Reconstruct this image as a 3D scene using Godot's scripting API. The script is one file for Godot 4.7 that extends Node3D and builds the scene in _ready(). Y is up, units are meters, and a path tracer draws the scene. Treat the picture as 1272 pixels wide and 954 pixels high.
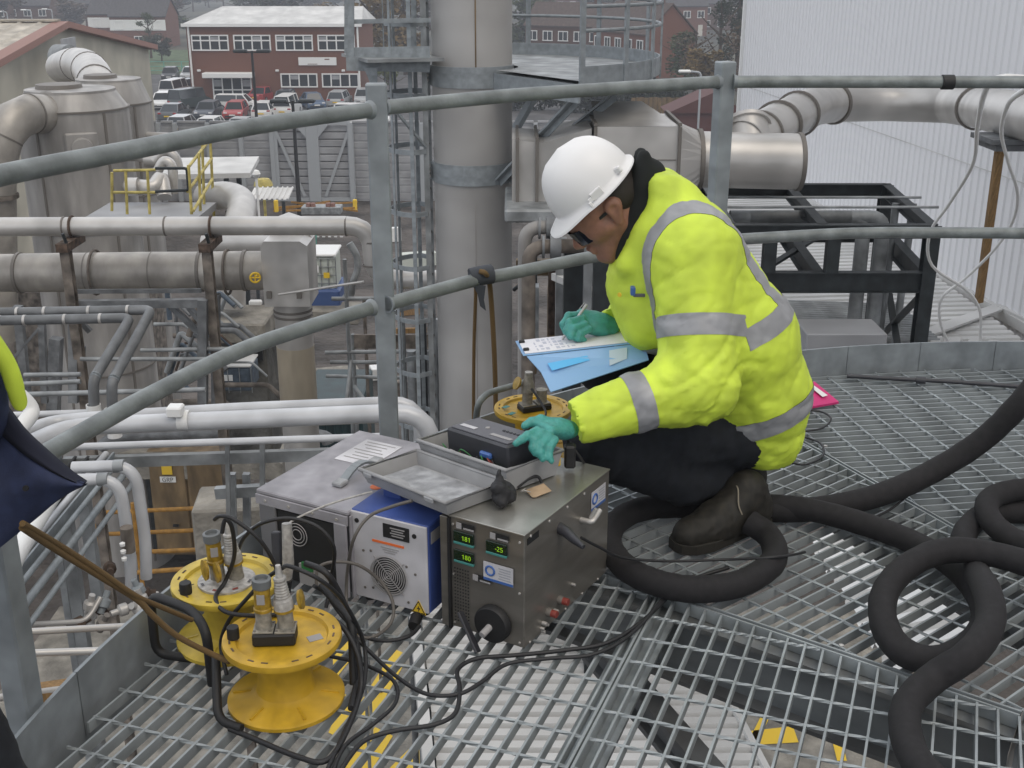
extends Node3D
# A technician crouches over gas-sampling instruments on the grating of a ring platform above a process plant.
# Metres; the platform deck is y = 0, the yard lies 11.3 m below, the camera stands on the deck and looks towards -z.

const YARD := -11.3
const HUB := Vector3(1.87, 0, -1.47)      # middle of the ring platform

func _ready() -> void:
	rng.seed = 4711
	var cam := Camera3D.new()
	cam.name = "camera"; cam.position = Vector3(0, 1.465, 0); cam.rotation_degrees = Vector3(-19.7, 0, 0)
	cam.fov = 36.42; cam.near = 0.05; cam.far = 4000.0
	add_child(cam)
	var env := Environment.new()
	env.background_mode = Environment.BG_SKY
	var sm := ProceduralSkyMaterial.new()
	sm.sky_top_color = Color(0.82, 0.835, 0.86); sm.sky_horizon_color = Color(0.79, 0.80, 0.815); sm.sky_curve = 0.12
	sm.ground_bottom_color = Color(0.3, 0.3, 0.3); sm.ground_horizon_color = Color(0.55, 0.56, 0.57)
	sm.sky_energy_multiplier = 1.0
	env.sky = Sky.new(); env.sky.sky_material = sm
	env.tonemap_mode = Environment.TONE_MAPPER_LINEAR
	env.tonemap_exposure = 2.0
	env.sdfgi_enabled = true; env.ssao_enabled = true; env.ssil_enabled = true
	env.fog_enabled = true; env.fog_density = 0.0011; env.fog_light_color = Color(0.78, 0.80, 0.84)
	var we := WorldEnvironment.new()
	we.name = "overcast_air"; we.environment = env
	add_child(we)
	var sun := DirectionalLight3D.new()
	sun.name = "veiled_sun"; sun.light_energy = 0.22; sun.light_color = Color(1.0, 0.97, 0.93); sun.light_angular_distance = 40.0
	sun.rotation_degrees = Vector3(-58, 35, 0); sun.shadow_enabled = true
	add_child(sun)
	materials()
	setting()
	town()
	car_park()
	barn_and_tanks()
	duct_run()
	yard_clutter()
	pipe_rack()
	chimney()
	right_side()
	under_deck()
	deck()
	instruments()
	reels()
	hoses()
	technician()
	colleague()
	cables()

# ---------- mesh building ----------
class B:
	var v := PackedVector3Array()
	var n := PackedVector3Array()
	func tri(a: Vector3, b: Vector3, c: Vector3, na: Vector3, nb: Vector3, nc: Vector3) -> void:
		if (c - a).cross(b - a).dot(na + nb + nc) >= 0.0:
			v.append(a); v.append(b); v.append(c); n.append(na); n.append(nb); n.append(nc)
		else:
			v.append(a); v.append(c); v.append(b); n.append(na); n.append(nc); n.append(nb)
	func flat(a: Vector3, b: Vector3, c: Vector3, out: Vector3) -> void:
		var m := (c - a).cross(b - a).normalized()
		if m.dot(out) < 0.0: m = -m
		tri(a, b, c, m, m, m)
	func quad(a: Vector3, b: Vector3, c: Vector3, d: Vector3, out := Vector3.UP) -> void:
		flat(a, b, c, out); flat(a, c, d, out)
	func box(c: Vector3, size: Vector3, bas := Basis.IDENTITY, bev := 0.0) -> void:
		var h := size * 0.5
		if bev <= 0.0:
			for ax in 3:
				for s in [-1.0, 1.0]:
					var i := (ax + 1) % 3
					var j := (ax + 2) % 3
					var q := []
					for k in [[-1, -1], [1, -1], [1, 1], [-1, 1]]:
						var p := Vector3.ZERO
						p[ax] = s * h[ax]; p[i] = k[0] * h[i]; p[j] = k[1] * h[j]
						q.append(c + bas * p)
					var o := Vector3.ZERO
					o[ax] = s
					quad(q[0], q[1], q[2], q[3], bas * o)
			return
		for ax in 3:
			var i := (ax + 1) % 3
			var j := (ax + 2) % 3
			for s in [-1.0, 1.0]:
				var q := []
				for k in [[-1, -1], [1, -1], [1, 1], [-1, 1]]:
					var p := Vector3.ZERO
					p[ax] = s * h[ax]; p[i] = k[0] * (h[i] - bev); p[j] = k[1] * (h[j] - bev)
					q.append(c + bas * p)
				var o := Vector3.ZERO
				o[ax] = s
				quad(q[0], q[1], q[2], q[3], bas * o)
				for s2 in [-1.0, 1.0]:
					var e := []
					for k in [-1.0, 1.0]:
						var p1 := Vector3.ZERO
						p1[i] = s * h[i]; p1[j] = s2 * (h[j] - bev); p1[ax] = k * (h[ax] - bev)
						var p2 := Vector3.ZERO
						p2[i] = s * (h[i] - bev); p2[j] = s2 * h[j]; p2[ax] = k * (h[ax] - bev)
						e.append([c + bas * p1, c + bas * p2])
					var o2 := Vector3.ZERO
					o2[i] = s; o2[j] = s2
					quad(e[0][0], e[1][0], e[1][1], e[0][1], bas * o2)
		for sx in [-1.0, 1.0]:
			for sy in [-1.0, 1.0]:
				for sz in [-1.0, 1.0]:
					var s3 := Vector3(sx, sy, sz)
					flat(c + bas * (s3 * Vector3(h.x, h.y - bev, h.z - bev)), c + bas * (s3 * Vector3(h.x - bev, h.y, h.z - bev)), c + bas * (s3 * Vector3(h.x - bev, h.y - bev, h.z)), bas * s3)
	static func look(d: Vector3, up := Vector3.UP) -> Basis:   # z along d, y near up
		var z := d.normalized()
		if absf(z.dot(up.normalized())) > 0.995: up = Vector3.FORWARD if absf(z.y) > 0.9 else Vector3.UP
		var x := up.cross(z).normalized()
		return Basis(x, z.cross(x), z)
	func beam(a: Vector3, b: Vector3, w: float, h: float, up := Vector3.UP, bev := 0.0) -> void:
		box((a + b) * 0.5, Vector3(w, h, a.distance_to(b)), B.look(b - a, up), bev)
	func ibeam(a: Vector3, b: Vector3, w: float, h: float, t := 0.012, up := Vector3.UP) -> void:
		var k := B.look(b - a, up)
		for s in [-1.0, 1.0]:
			box((a + b) * 0.5 + k.y * s * (h - t) * 0.5, Vector3(w, t, a.distance_to(b)), k)
		box((a + b) * 0.5, Vector3(t, h - 2.0 * t, a.distance_to(b)), k)
	func tube(pts: Array, r, sides := 10, cap := true, closed := false, into = null) -> void:   # into: an array that gets each run as a mesh of its own
		var m := pts.size()
		var up := Vector3.UP
		var d0: Vector3 = (pts[1] - pts[0]).normalized()
		if absf(d0.y) > 0.9: up = Vector3.RIGHT
		var x := up.cross(d0).normalized()
		var rings := []
		var norms := []
		for i in m:
			var a: Vector3 = pts[(i - 1 + m) % m] if closed or i > 0 else pts[i]
			var c: Vector3 = pts[(i + 1) % m] if closed or i < m - 1 else pts[i]
			var d := (c - a).normalized()
			x = (x - d * x.dot(d)).normalized()
			var y := d.cross(x)
			var rad: float = r[i] if r is Array else r
			var ring := PackedVector3Array()
			var nn := PackedVector3Array()
			for k in sides:
				var t := TAU * k / sides
				var u := x * cos(t) + y * sin(t)
				nn.append(u); ring.append(pts[i] + u * rad)
			rings.append(ring); norms.append(nn)
		for i in (m if closed else m - 1):
			var to := self
			if into != null:
				to = B.new(); into.append(to)
			var p: PackedVector3Array = rings[i]
			var q: PackedVector3Array = rings[(i + 1) % m]
			var np: PackedVector3Array = norms[i]
			var nq: PackedVector3Array = norms[(i + 1) % m]
			for k in sides:
				var l := (k + 1) % sides
				to.tri(p[k], q[k], q[l], np[k], nq[k], nq[l])
				to.tri(p[k], q[l], p[l], np[k], nq[l], np[l])
		if cap and not closed:
			for e in [0, m - 1]:
				var o: Vector3 = (pts[0] - pts[1]) if e == 0 else (pts[m - 1] - pts[m - 2])
				for k in sides:
					flat(pts[e], rings[e][k], rings[e][(k + 1) % sides], o)
	func rod(a: Vector3, b: Vector3, r: float, sides := 8) -> void:
		tube([a, b], r, sides)
	func lathe(prof: Array, xf: Transform3D, seg := 24, soft := 40.0) -> void:   # profile of (radius, height) turned about xf's y
		var m := prof.size()
		var fn := []
		for i in m - 1:
			var d: Vector2 = prof[i + 1] - prof[i]
			fn.append(Vector2(d.y, -d.x).normalized())
		for i in m - 1:
			var n0: Vector2 = fn[i]
			var n1: Vector2 = fn[i]
			if i > 0 and absf(rad_to_deg(fn[i].angle_to(fn[i - 1]))) < soft: n0 = (fn[i] + fn[i - 1]).normalized()
			if i < m - 2 and absf(rad_to_deg(fn[i].angle_to(fn[i + 1]))) < soft: n1 = (fn[i] + fn[i + 1]).normalized()
			for k in seg:
				var t := TAU * k / seg
				var u := TAU * (k + 1) / seg
				var e := [cos(t), sin(t), cos(u), sin(u)]
				var p := [xf * Vector3(prof[i].x * e[0], prof[i].y, prof[i].x * e[1]), xf * Vector3(prof[i].x * e[2], prof[i].y, prof[i].x * e[3]), xf * Vector3(prof[i + 1].x * e[2], prof[i + 1].y, prof[i + 1].x * e[3]), xf * Vector3(prof[i + 1].x * e[0], prof[i + 1].y, prof[i + 1].x * e[1])]
				var q := [xf.basis * Vector3(n0.x * e[0], n0.y, n0.x * e[1]), xf.basis * Vector3(n0.x * e[2], n0.y, n0.x * e[3]), xf.basis * Vector3(n1.x * e[2], n1.y, n1.x * e[3]), xf.basis * Vector3(n1.x * e[0], n1.y, n1.x * e[1])]
				tri(p[0], p[1], p[2], q[0], q[1], q[2]); tri(p[0], p[2], p[3], q[0], q[2], q[3])
	func prism(poly: PackedVector2Array, xf: Transform3D, depth: float) -> void:   # polygon in xf's xy, drawn out along xf's z
		var ids := Geometry2D.triangulate_polygon(poly)
		for i in range(0, ids.size(), 3):
			for z in [0.0, depth]:
				var o := xf.basis.z * (1.0 if z > 0.0 else -1.0) * signf(depth)
				flat(xf * Vector3(poly[ids[i]].x, poly[ids[i]].y, z), xf * Vector3(poly[ids[i + 1]].x, poly[ids[i + 1]].y, z), xf * Vector3(poly[ids[i + 2]].x, poly[ids[i + 2]].y, z), o)
		var turn := 1.0 if Geometry2D.is_polygon_clockwise(poly) else -1.0
		for i in poly.size():
			var a := poly[i]
			var b := poly[(i + 1) % poly.size()]
			var e := b - a
			quad(xf * Vector3(a.x, a.y, 0), xf * Vector3(b.x, b.y, 0), xf * Vector3(b.x, b.y, depth), xf * Vector3(a.x, a.y, depth), xf.basis * Vector3(-e.y * turn, e.x * turn, 0))
	func ribs(o: Vector3, across: Vector3, along: Vector3, pitch: float, rise: float, flat_part := 0.55) -> void:   # profiled sheet: ribs run along
		var nrm := across.cross(along).normalized()
		if nrm.y < -0.01: nrm = -nrm
		var len := across.length()
		var d := across / len
		var k := int(ceil(len / pitch))
		for i in k:
			var s := i * pitch
			var pts := [Vector2(s, 0), Vector2(s + pitch * flat_part, 0), Vector2(s + pitch * (flat_part + 0.12), rise), Vector2(s + pitch * 0.88, rise), Vector2(s + pitch, 0)]
			for j in 4:
				var a: Vector2 = pts[j]
				var b: Vector2 = pts[j + 1]
				if a.x >= len: break
				if b.x > len: b = a.lerp(b, (len - a.x) / (b.x - a.x))
				var pa := o + d * a.x + nrm * a.y
				var pb := o + d * b.x + nrm * b.y
				quad(pa, pb, pb + along, pa + along, nrm)
	func mesh() -> ArrayMesh:
		var arr := []
		arr.resize(Mesh.ARRAY_MAX)
		arr[Mesh.ARRAY_VERTEX] = v
		arr[Mesh.ARRAY_NORMAL] = n
		var am := ArrayMesh.new()
		if v.size() > 0: am.add_surface_from_arrays(Mesh.PRIMITIVE_TRIANGLES, arr)
		return am

# ---------- distance fields for bodies ----------
class Field:
	var o: Vector3
	var s: float
	var nx: int
	var ny: int
	var nz: int
	var f := PackedFloat32Array()
	func _init(lo: Vector3, hi: Vector3, cell: float) -> void:
		o = lo; s = cell
		nx = int((hi.x - lo.x) / cell) + 2; ny = int((hi.y - lo.y) / cell) + 2; nz = int((hi.z - lo.z) / cell) + 2
		f.resize(nx * ny * nz); f.fill(1.0)
	func bone(a: Vector3, b: Vector3, ra: float, rb: float, k := 0.03, ax := Vector3.ZERO, sq := 1.0, minus := false) -> void:   # tapered capsule, squeezed by sq along ax
		var m := maxf(ra, rb) * maxf(1.0, sq) + k + 2.0 * s
		var i0 := maxi(0, int((minf(a.x, b.x) - m - o.x) / s)); var i1 := mini(nx - 1, int((maxf(a.x, b.x) + m - o.x) / s) + 1)
		var j0 := maxi(0, int((minf(a.y, b.y) - m - o.y) / s)); var j1 := mini(ny - 1, int((maxf(a.y, b.y) + m - o.y) / s) + 1)
		var k0 := maxi(0, int((minf(a.z, b.z) - m - o.z) / s)); var k1 := mini(nz - 1, int((maxf(a.z, b.z) + m - o.z) / s) + 1)
		var ab := b - a
		var squeezed := ax != Vector3.ZERO
		if squeezed:
			ax = ax.normalized()
			ab += ax * ax.dot(ab) * (1.0 / sq - 1.0)
		var l2 := maxf(ab.length_squared(), 1e-9)
		var kk := maxf(k, 1e-4)
		var shrink := minf(1.0, sq)
		for kz in range(k0, k1 + 1):
			for jy in range(j0, j1 + 1):
				var row := (kz * ny + jy) * nx
				for ix in range(i0, i1 + 1):
					var p := Vector3(o.x + ix * s - a.x, o.y + jy * s - a.y, o.z + kz * s - a.z)
					if squeezed: p += ax * ax.dot(p) * (1.0 / sq - 1.0)
					var t := clampf(p.dot(ab) / l2, 0.0, 1.0)
					var d := ((p - ab * t).length() - ra - (rb - ra) * t) * shrink
					var e := f[row + ix]
					if minus:
						d = -d
						var h2 := maxf(kk - absf(d - e), 0.0) / kk
						f[row + ix] = maxf(d, e) + h2 * h2 * kk * 0.25
					elif d < e + kk:
						var h := maxf(kk - absf(d - e), 0.0) / kk
						f[row + ix] = minf(d, e) - h * h * kk * 0.25
	func chain(pts: Array, rad: Array, k := 0.03) -> void:
		for i in pts.size() - 1: bone(pts[i], pts[i + 1], rad[i], rad[i + 1], k)
	func net(disp = null, relax := 1) -> Array:   # [vertices, normals, indices]
		var id := PackedInt32Array()
		id.resize(nx * ny * nz); id.fill(-1)
		var V := PackedVector3Array()
		var sy := nx
		var sz := nx * ny
		var off := [0, 1, sy, sy + 1, sz, sz + 1, sz + sy, sz + sy + 1]
		var cor := [Vector3(0, 0, 0), Vector3(1, 0, 0), Vector3(0, 1, 0), Vector3(1, 1, 0), Vector3(0, 0, 1), Vector3(1, 0, 1), Vector3(0, 1, 1), Vector3(1, 1, 1)]
		var edges := [[0, 1], [2, 3], [4, 5], [6, 7], [0, 2], [1, 3], [4, 6], [5, 7], [0, 4], [1, 5], [2, 6], [3, 7]]
		var lim := s * 3.0
		for kz in nz - 1:
			for jy in ny - 1:
				var row := kz * sz + jy * sy
				for ix in nx - 1:
					var w := row + ix
					var f0 := f[w]
					if f0 > lim or f0 < -lim: continue
					var neg := 0
					for c in 8:
						if f[w + off[c]] < 0.0: neg += 1
					if neg == 0 or neg == 8: continue
					var sum := Vector3.ZERO
					var cnt := 0
					for e in edges:
						var fa := f[w + off[e[0]]]
						var fb := f[w + off[e[1]]]
						if (fa < 0.0) != (fb < 0.0):
							sum += cor[e[0]].lerp(cor[e[1]], fa / (fa - fb)); cnt += 1
					id[w] = V.size()
					V.append(o + (Vector3(ix, jy, kz) + sum / cnt) * s)
		var I := PackedInt32Array()
		for kz in range(1, nz - 1):
			for jy in range(1, ny - 1):
				var row := kz * sz + jy * sy
				for ix in range(1, nx - 1):
					var w := row + ix
					var f0 := f[w]
					if f0 > lim or f0 < -lim: continue
					var ins := f0 < 0.0
					if ins != (f[w + 1] < 0.0): _q(I, id[w - sy - sz], id[w - sz], id[w], id[w - sy], ins)
					if ins != (f[w + sy] < 0.0): _q(I, id[w - 1 - sz], id[w - 1], id[w], id[w - sz], ins)
					if ins != (f[w + sz] < 0.0): _q(I, id[w - 1 - sy], id[w - sy], id[w], id[w - 1], ins)
		for r in relax:
			var S := PackedVector3Array()
			S.resize(V.size())
			var C := PackedFloat32Array()
			C.resize(V.size())
			for t in range(0, I.size(), 3):
				var a := I[t]; var b := I[t + 1]; var c := I[t + 2]
				S[a] += V[b] + V[c]; S[b] += V[a] + V[c]; S[c] += V[a] + V[b]
				C[a] += 2.0; C[b] += 2.0; C[c] += 2.0
			for i in V.size():
				if C[i] > 0.0: V[i] = V[i].lerp(S[i] / C[i], 0.5)
		var N := norm(V, I)
		if disp != null:
			for i in V.size(): V[i] += N[i] * float(disp.call(V[i]))
			N = norm(V, I)
		return [V, N, I]
	func _q(I: PackedInt32Array, a: int, b: int, c: int, d: int, ins: bool) -> void:
		if a < 0 or b < 0 or c < 0 or d < 0: return
		if ins: I.append_array(PackedInt32Array([a, c, b, a, d, c]))
		else: I.append_array(PackedInt32Array([a, b, c, a, c, d]))
	static func norm(V: PackedVector3Array, I: PackedInt32Array) -> PackedVector3Array:
		var N := PackedVector3Array()
		N.resize(V.size())
		for t in range(0, I.size(), 3):
			var m := (V[I[t + 2]] - V[I[t]]).cross(V[I[t + 1]] - V[I[t]])
			N[I[t]] += m; N[I[t + 1]] += m; N[I[t + 2]] += m
		for i in N.size(): N[i] = N[i].normalized()
		return N

static func soup(net: Array) -> B:
	var b := B.new()
	for i in net[2]:
		b.v.append(net[0][i]); b.n.append(net[1][i])
	return b

static func cut(src: B, score: Callable, lift: float) -> Array:   # [rest, piece where score > 0, lifted off the surface]
	var rest := B.new()
	var got := B.new()
	for t in range(0, src.v.size(), 3):
		var sc := [0.0, 0.0, 0.0]
		for k in 3: sc[k] = float(score.call(src.v[t + k], src.n[t + k]))
		if sc[0] <= 0.0 and sc[1] <= 0.0 and sc[2] <= 0.0:
			for k in 3: rest.v.append(src.v[t + k]); rest.n.append(src.n[t + k])
			continue
		for side in [1.0, -1.0]:
			var P := []
			var Q := []
			for k in 3:
				var l := (k + 1) % 3
				var a: float = sc[k] * side
				var b: float = sc[l] * side
				if a > 0.0: P.append(src.v[t + k]); Q.append(src.n[t + k])
				if (a > 0.0) != (b > 0.0):
					var w := a / (a - b)
					P.append(src.v[t + k].lerp(src.v[t + l], w)); Q.append(src.n[t + k].lerp(src.n[t + l], w).normalized())
			var into := got if side > 0.0 else rest
			for k in range(1, P.size() - 1):
				for m in [0, k, k + 1]:
					into.v.append(P[m] + (Q[m] * lift if side > 0.0 else Vector3.ZERO)); into.n.append(Q[m])
	return [rest, got]

static func v3(x: float, y: float, z: float) -> Vector3:
	return Vector3(x, y, z)

# ---------- nodes ----------
var used := {}
var M := {}
var rng := RandomNumberGenerator.new()

func numbered(called: String) -> String:
	used[called] = used.get(called, -1) + 1
	return called if used[called] == 0 else "%s_%03d" % [called, used[called]]

func tag(o: Node3D, label: String, category: String, group := "") -> Node3D:
	o.set_meta("label", label); o.set_meta("category", category)
	if group: o.set_meta("group", group)
	return o

func thing(called: String, label: String, category: String, group := "", at := Vector3.ZERO) -> Node3D:
	var o := Node3D.new()
	o.name = numbered(called); o.position = at
	add_child(o)
	return tag(o, label, category, group)

func mi(called: String, m: Mesh, mat: Material, parent: Node) -> MeshInstance3D:
	var o := MeshInstance3D.new()
	o.name = called; o.mesh = m; o.material_override = mat
	parent.add_child(o, true)
	return o

func part(parent: Node, called: String, b: B, mat: Material, label := "") -> MeshInstance3D:
	var o := mi(called, b.mesh(), mat, parent)
	if label: o.set_meta("label", label)
	return o

func solo(called: String, b: B, mat: Material, label: String, category: String, group := "") -> MeshInstance3D:
	var o := mi(numbered(called), b.mesh(), mat, self)
	tag(o, label, category, group)
	return o

func struct(called: String, b: B, mat: Material) -> MeshInstance3D:
	var o := mi(numbered(called), b.mesh(), mat, self)
	o.set_meta("kind", "structure")
	return o

func copy_of(src: Node3D, at: Vector3, turn: float, label: String) -> Node3D:
	var o: Node3D = src.duplicate()
	o.name = numbered(str(src.name).rstrip("0123456789").rstrip("_")); add_child(o)
	o.position = at; o.rotation.y = turn; o.set_meta("label", label)
	return o

static func spline(p: Array, per := 8) -> Array:   # smooth curve through the points
	var out := []
	for i in p.size() - 1:
		var a: Vector3 = p[maxi(i - 1, 0)]
		var d: Vector3 = p[mini(i + 2, p.size() - 1)]
		for k in per: out.append(p[i].cubic_interpolate(p[i + 1], a, d, float(k) / per))
	out.append(p[-1])
	return out

static func bent(p: Array, r: float, per := 5) -> Array:   # straight runs with rounded corners of radius r
	var out := [p[0]]
	for i in range(1, p.size() - 1):
		var a: Vector3 = p[i - 1]
		var b: Vector3 = p[i]
		var c: Vector3 = p[i + 1]
		var r1 := minf(r, minf(a.distance_to(b), b.distance_to(c)) * 0.49)
		var s: Vector3 = b + (a - b).normalized() * r1
		var e: Vector3 = b + (c - b).normalized() * r1
		for k in per + 1:
			var t := float(k) / per
			out.append(s.lerp(b, t).lerp(b.lerp(e, t), t))
	out.append(p[-1])
	return out

# ---------- materials ----------
var tex := {}
func noise_tex(key: String, freq: float, oct: int, lo: float, hi: float, nseed: int, bump := 0.0, type := FastNoiseLite.TYPE_SIMPLEX_SMOOTH, mid := 0.5) -> void:
	var fn := FastNoiseLite.new()
	fn.seed = nseed; fn.frequency = freq; fn.fractal_octaves = oct; fn.noise_type = type
	var t := NoiseTexture2D.new()
	t.width = 512; t.height = 512; t.seamless = true; t.noise = fn
	if bump > 0.0:
		t.as_normal_map = true; t.bump_strength = bump
	else:
		var g := Gradient.new()
		g.offsets = PackedFloat32Array([0.0, mid, 1.0])
		g.colors = PackedColorArray([Color(lo, lo, lo), Color((lo + hi) * 0.5, (lo + hi) * 0.5, (lo + hi) * 0.5), Color(hi, hi, hi)])
		t.color_ramp = g
	tex[key] = t

func mk(key: String, c: Color, rough := 0.7, metal := 0.0, albedo := "", scale := Vector3.ONE, bump := "", amount := 0.4) -> StandardMaterial3D:   # c holds linear base colours
	var m := StandardMaterial3D.new()
	m.resource_name = key
	m.albedo_color = c.linear_to_srgb(); m.roughness = rough; m.metallic = metal
	if albedo or bump:
		m.uv1_triplanar = true; m.uv1_world_triplanar = true; m.uv1_scale = scale
	if albedo: m.albedo_texture = tex[albedo]
	if bump:
		m.normal_enabled = true; m.normal_texture = tex[bump]; m.normal_scale = amount
	M[key] = m
	return m

func materials() -> void:
	noise_tex("fine", 0.09, 3, 0.86, 1.0, 1)
	noise_tex("blotch", 0.012, 5, 0.62, 1.0, 2)
	noise_tex("stain", 0.008, 5, 0.35, 1.0, 3, 0.0, FastNoiseLite.TYPE_SIMPLEX_SMOOTH, 0.42)
	noise_tex("spangle", 0.05, 2, 0.78, 1.0, 4, 0.0, FastNoiseLite.TYPE_CELLULAR)
	noise_tex("soft", 0.006, 3, 0.8, 1.0, 5)
	noise_tex("grit", 0.2, 2, 0.55, 1.0, 6)
	noise_tex("b_fine", 0.08, 4, 0, 1, 7, 4.0)
	noise_tex("b_dent", 0.008, 3, 0, 1, 8, 6.0)
	noise_tex("b_weave", 0.25, 2, 0, 1, 9, 3.0)
	var V := Vector3.ONE
	mk("yard_dirt", Color(0.155, 0.135, 0.122), 0.95, 0, "stain", V * 0.06, "b_fine", 0.6)
	mk("earth", Color(0.10, 0.095, 0.06), 1.0, 0, "stain", V * 0.012)
	mk("asphalt", Color(0.11, 0.105, 0.105), 0.9, 0, "blotch", V * 0.07)
	mk("concrete", Color(0.36, 0.335, 0.29), 0.9, 0, "blotch", V * 0.25, "b_fine", 0.4)
	mk("concrete_dark", Color(0.15, 0.145, 0.13), 0.9, 0, "stain", V * 0.2, "b_fine", 0.4)
	mk("lawn", Color(0.10, 0.15, 0.06), 1.0, 0, "blotch", V * 0.1)
	mk("galv", Color(0.30, 0.33, 0.35), 0.55, 0.15, "soft", V * 3.0, "b_fine", 0.08)
	mk("galv_bar", Color(0.37, 0.405, 0.42), 0.5, 0.2, "soft", V * 2.2)
	mk("galv_far", Color(0.40, 0.42, 0.43), 0.55, 0.3, "blotch", V * 0.5)
	mk("rail_tube", Color(0.30, 0.33, 0.33), 0.5, 0.15, "blotch", V * 1.5, "b_fine", 0.15)
	mk("steel_warm", Color(0.52, 0.485, 0.44), 0.45, 0.25, "blotch", Vector3(0.35, 0.22, 0.35), "b_dent", 0.25)
	mk("steel_stack", Color(0.42, 0.41, 0.40), 0.65, 0.05, "soft", Vector3(0.3, 0.3, 0.3))
	mk("steel_clean", Color(0.60, 0.58, 0.555), 0.42, 0.45, "soft", V * 0.5, "b_dent", 0.2)
	mk("steel_tank", Color(0.47, 0.45, 0.43), 0.55, 0.15, "blotch", Vector3(0.3, 0.07, 0.3), "b_dent", 0.25)
	mk("seam", Color(0.17, 0.155, 0.14), 0.6, 0.3)
	mk("dark_steel", Color(0.035, 0.043, 0.047), 0.55, 0.2, "blotch", V * 0.8)
	mk("grey_steel", Color(0.23, 0.24, 0.25), 0.6, 0.2, "blotch", V * 0.6)
	mk("rust", Color(0.17, 0.115, 0.085), 0.9, 0.1, "stain", V * 1.5)
	mk("shed_red", Color(0.085, 0.03, 0.026), 0.8)
	mk("gold_clad", Color(0.55, 0.48, 0.37), 0.4, 0.4, "soft", Vector3(1, 0.3, 1))
	mk("rusty_grey", Color(0.28, 0.24, 0.205), 0.85, 0.1, "stain", V * 0.8)
	mk("white_clad", Color(0.60, 0.61, 0.63), 0.35, 0.1, "soft", V * 0.8)
	mk("white_wall", Color(0.67, 0.67, 0.685), 0.5)
	mk("white_roof", Color(0.64, 0.635, 0.62), 0.6, 0.0, "soft", V * 0.15)
	mk("white_paint", Color(0.72, 0.72, 0.71), 0.5)
	mk("fence_grey", Color(0.36, 0.365, 0.38), 0.6, 0.0, "soft", V * 0.2)
	mk("fence_post", Color(0.34, 0.36, 0.38), 0.6)
	mk("barn_wall", Color(0.46, 0.43, 0.35), 0.7, 0, "soft", V * 0.1)
	mk("barn_roof", Color(0.62, 0.56, 0.47), 0.7, 0, "blotch", V * 0.12)
	mk("barn_trim", Color(0.25, 0.135, 0.11), 0.7)
	mk("brick", Color(0.25, 0.10, 0.06), 0.9, 0, "grit", Vector3(1.2, 3.0, 1.2))
	mk("brick_brown", Color(0.17, 0.085, 0.055), 0.9, 0, "grit", Vector3(1.2, 3.0, 1.2))
	mk("slate", Color(0.085, 0.078, 0.08), 0.8, 0, "blotch", V * 0.3)
	mk("tile_brown", Color(0.11, 0.075, 0.06), 0.9, 0, "blotch", V * 0.3)
	mk("render", Color(0.55, 0.53, 0.48), 0.9)
	mk("pane", Color(0.025, 0.03, 0.035), 0.08, 0.0)
	mk("black", Color(0.012, 0.012, 0.013), 0.6)
	mk("tyre", Color(0.015, 0.015, 0.015), 0.9)
	mk("yellow_rail", Color(0.70, 0.58, 0.17), 0.6, 0, "blotch", V * 0.8)
	mk("orange_rail", Color(0.50, 0.25, 0.035), 0.6, 0, "blotch", V * 0.8)
	mk("wood", Color(0.42, 0.25, 0.10), 0.8, 0, "blotch", Vector3(6, 0.6, 6))
	mk("bark", Color(0.07, 0.05, 0.035), 1.0)
	for k in [["leaf_green", Color(0.045, 0.06, 0.02)], ["leaf_dark", Color(0.022, 0.03, 0.015)], ["leaf_autumn", Color(0.13, 0.085, 0.025)], ["leaf_brown", Color(0.085, 0.06, 0.04)], ["leaf_lime", Color(0.11, 0.13, 0.03)]]:
		var m := mk(k[0], k[1], 0.9)
		m.vertex_color_use_as_albedo = false
		m.backlight_enabled = true; m.backlight = Color(0.1, 0.1, 0.05)
	mk("teal_box", Color(0.10, 0.33, 0.27), 0.6)
	mk("green_box", Color(0.012, 0.045, 0.05), 0.5, 0, "blotch", V * 0.3)
	mk("blue_bund", Color(0.045, 0.085, 0.22), 0.55)
	mk("ibc", Color(0.5, 0.53, 0.48), 0.5)
	mk("kiosk", Color(0.25, 0.17, 0.085), 0.7, 0, "blotch", Vector3(0.4, 0.15, 0.4))
	mk("sign_yellow", Color(0.75, 0.5, 0.03), 0.6)
	mk("tin_roof", Color(0.26, 0.25, 0.235), 0.8, 0, "blotch", V * 0.2)

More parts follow.
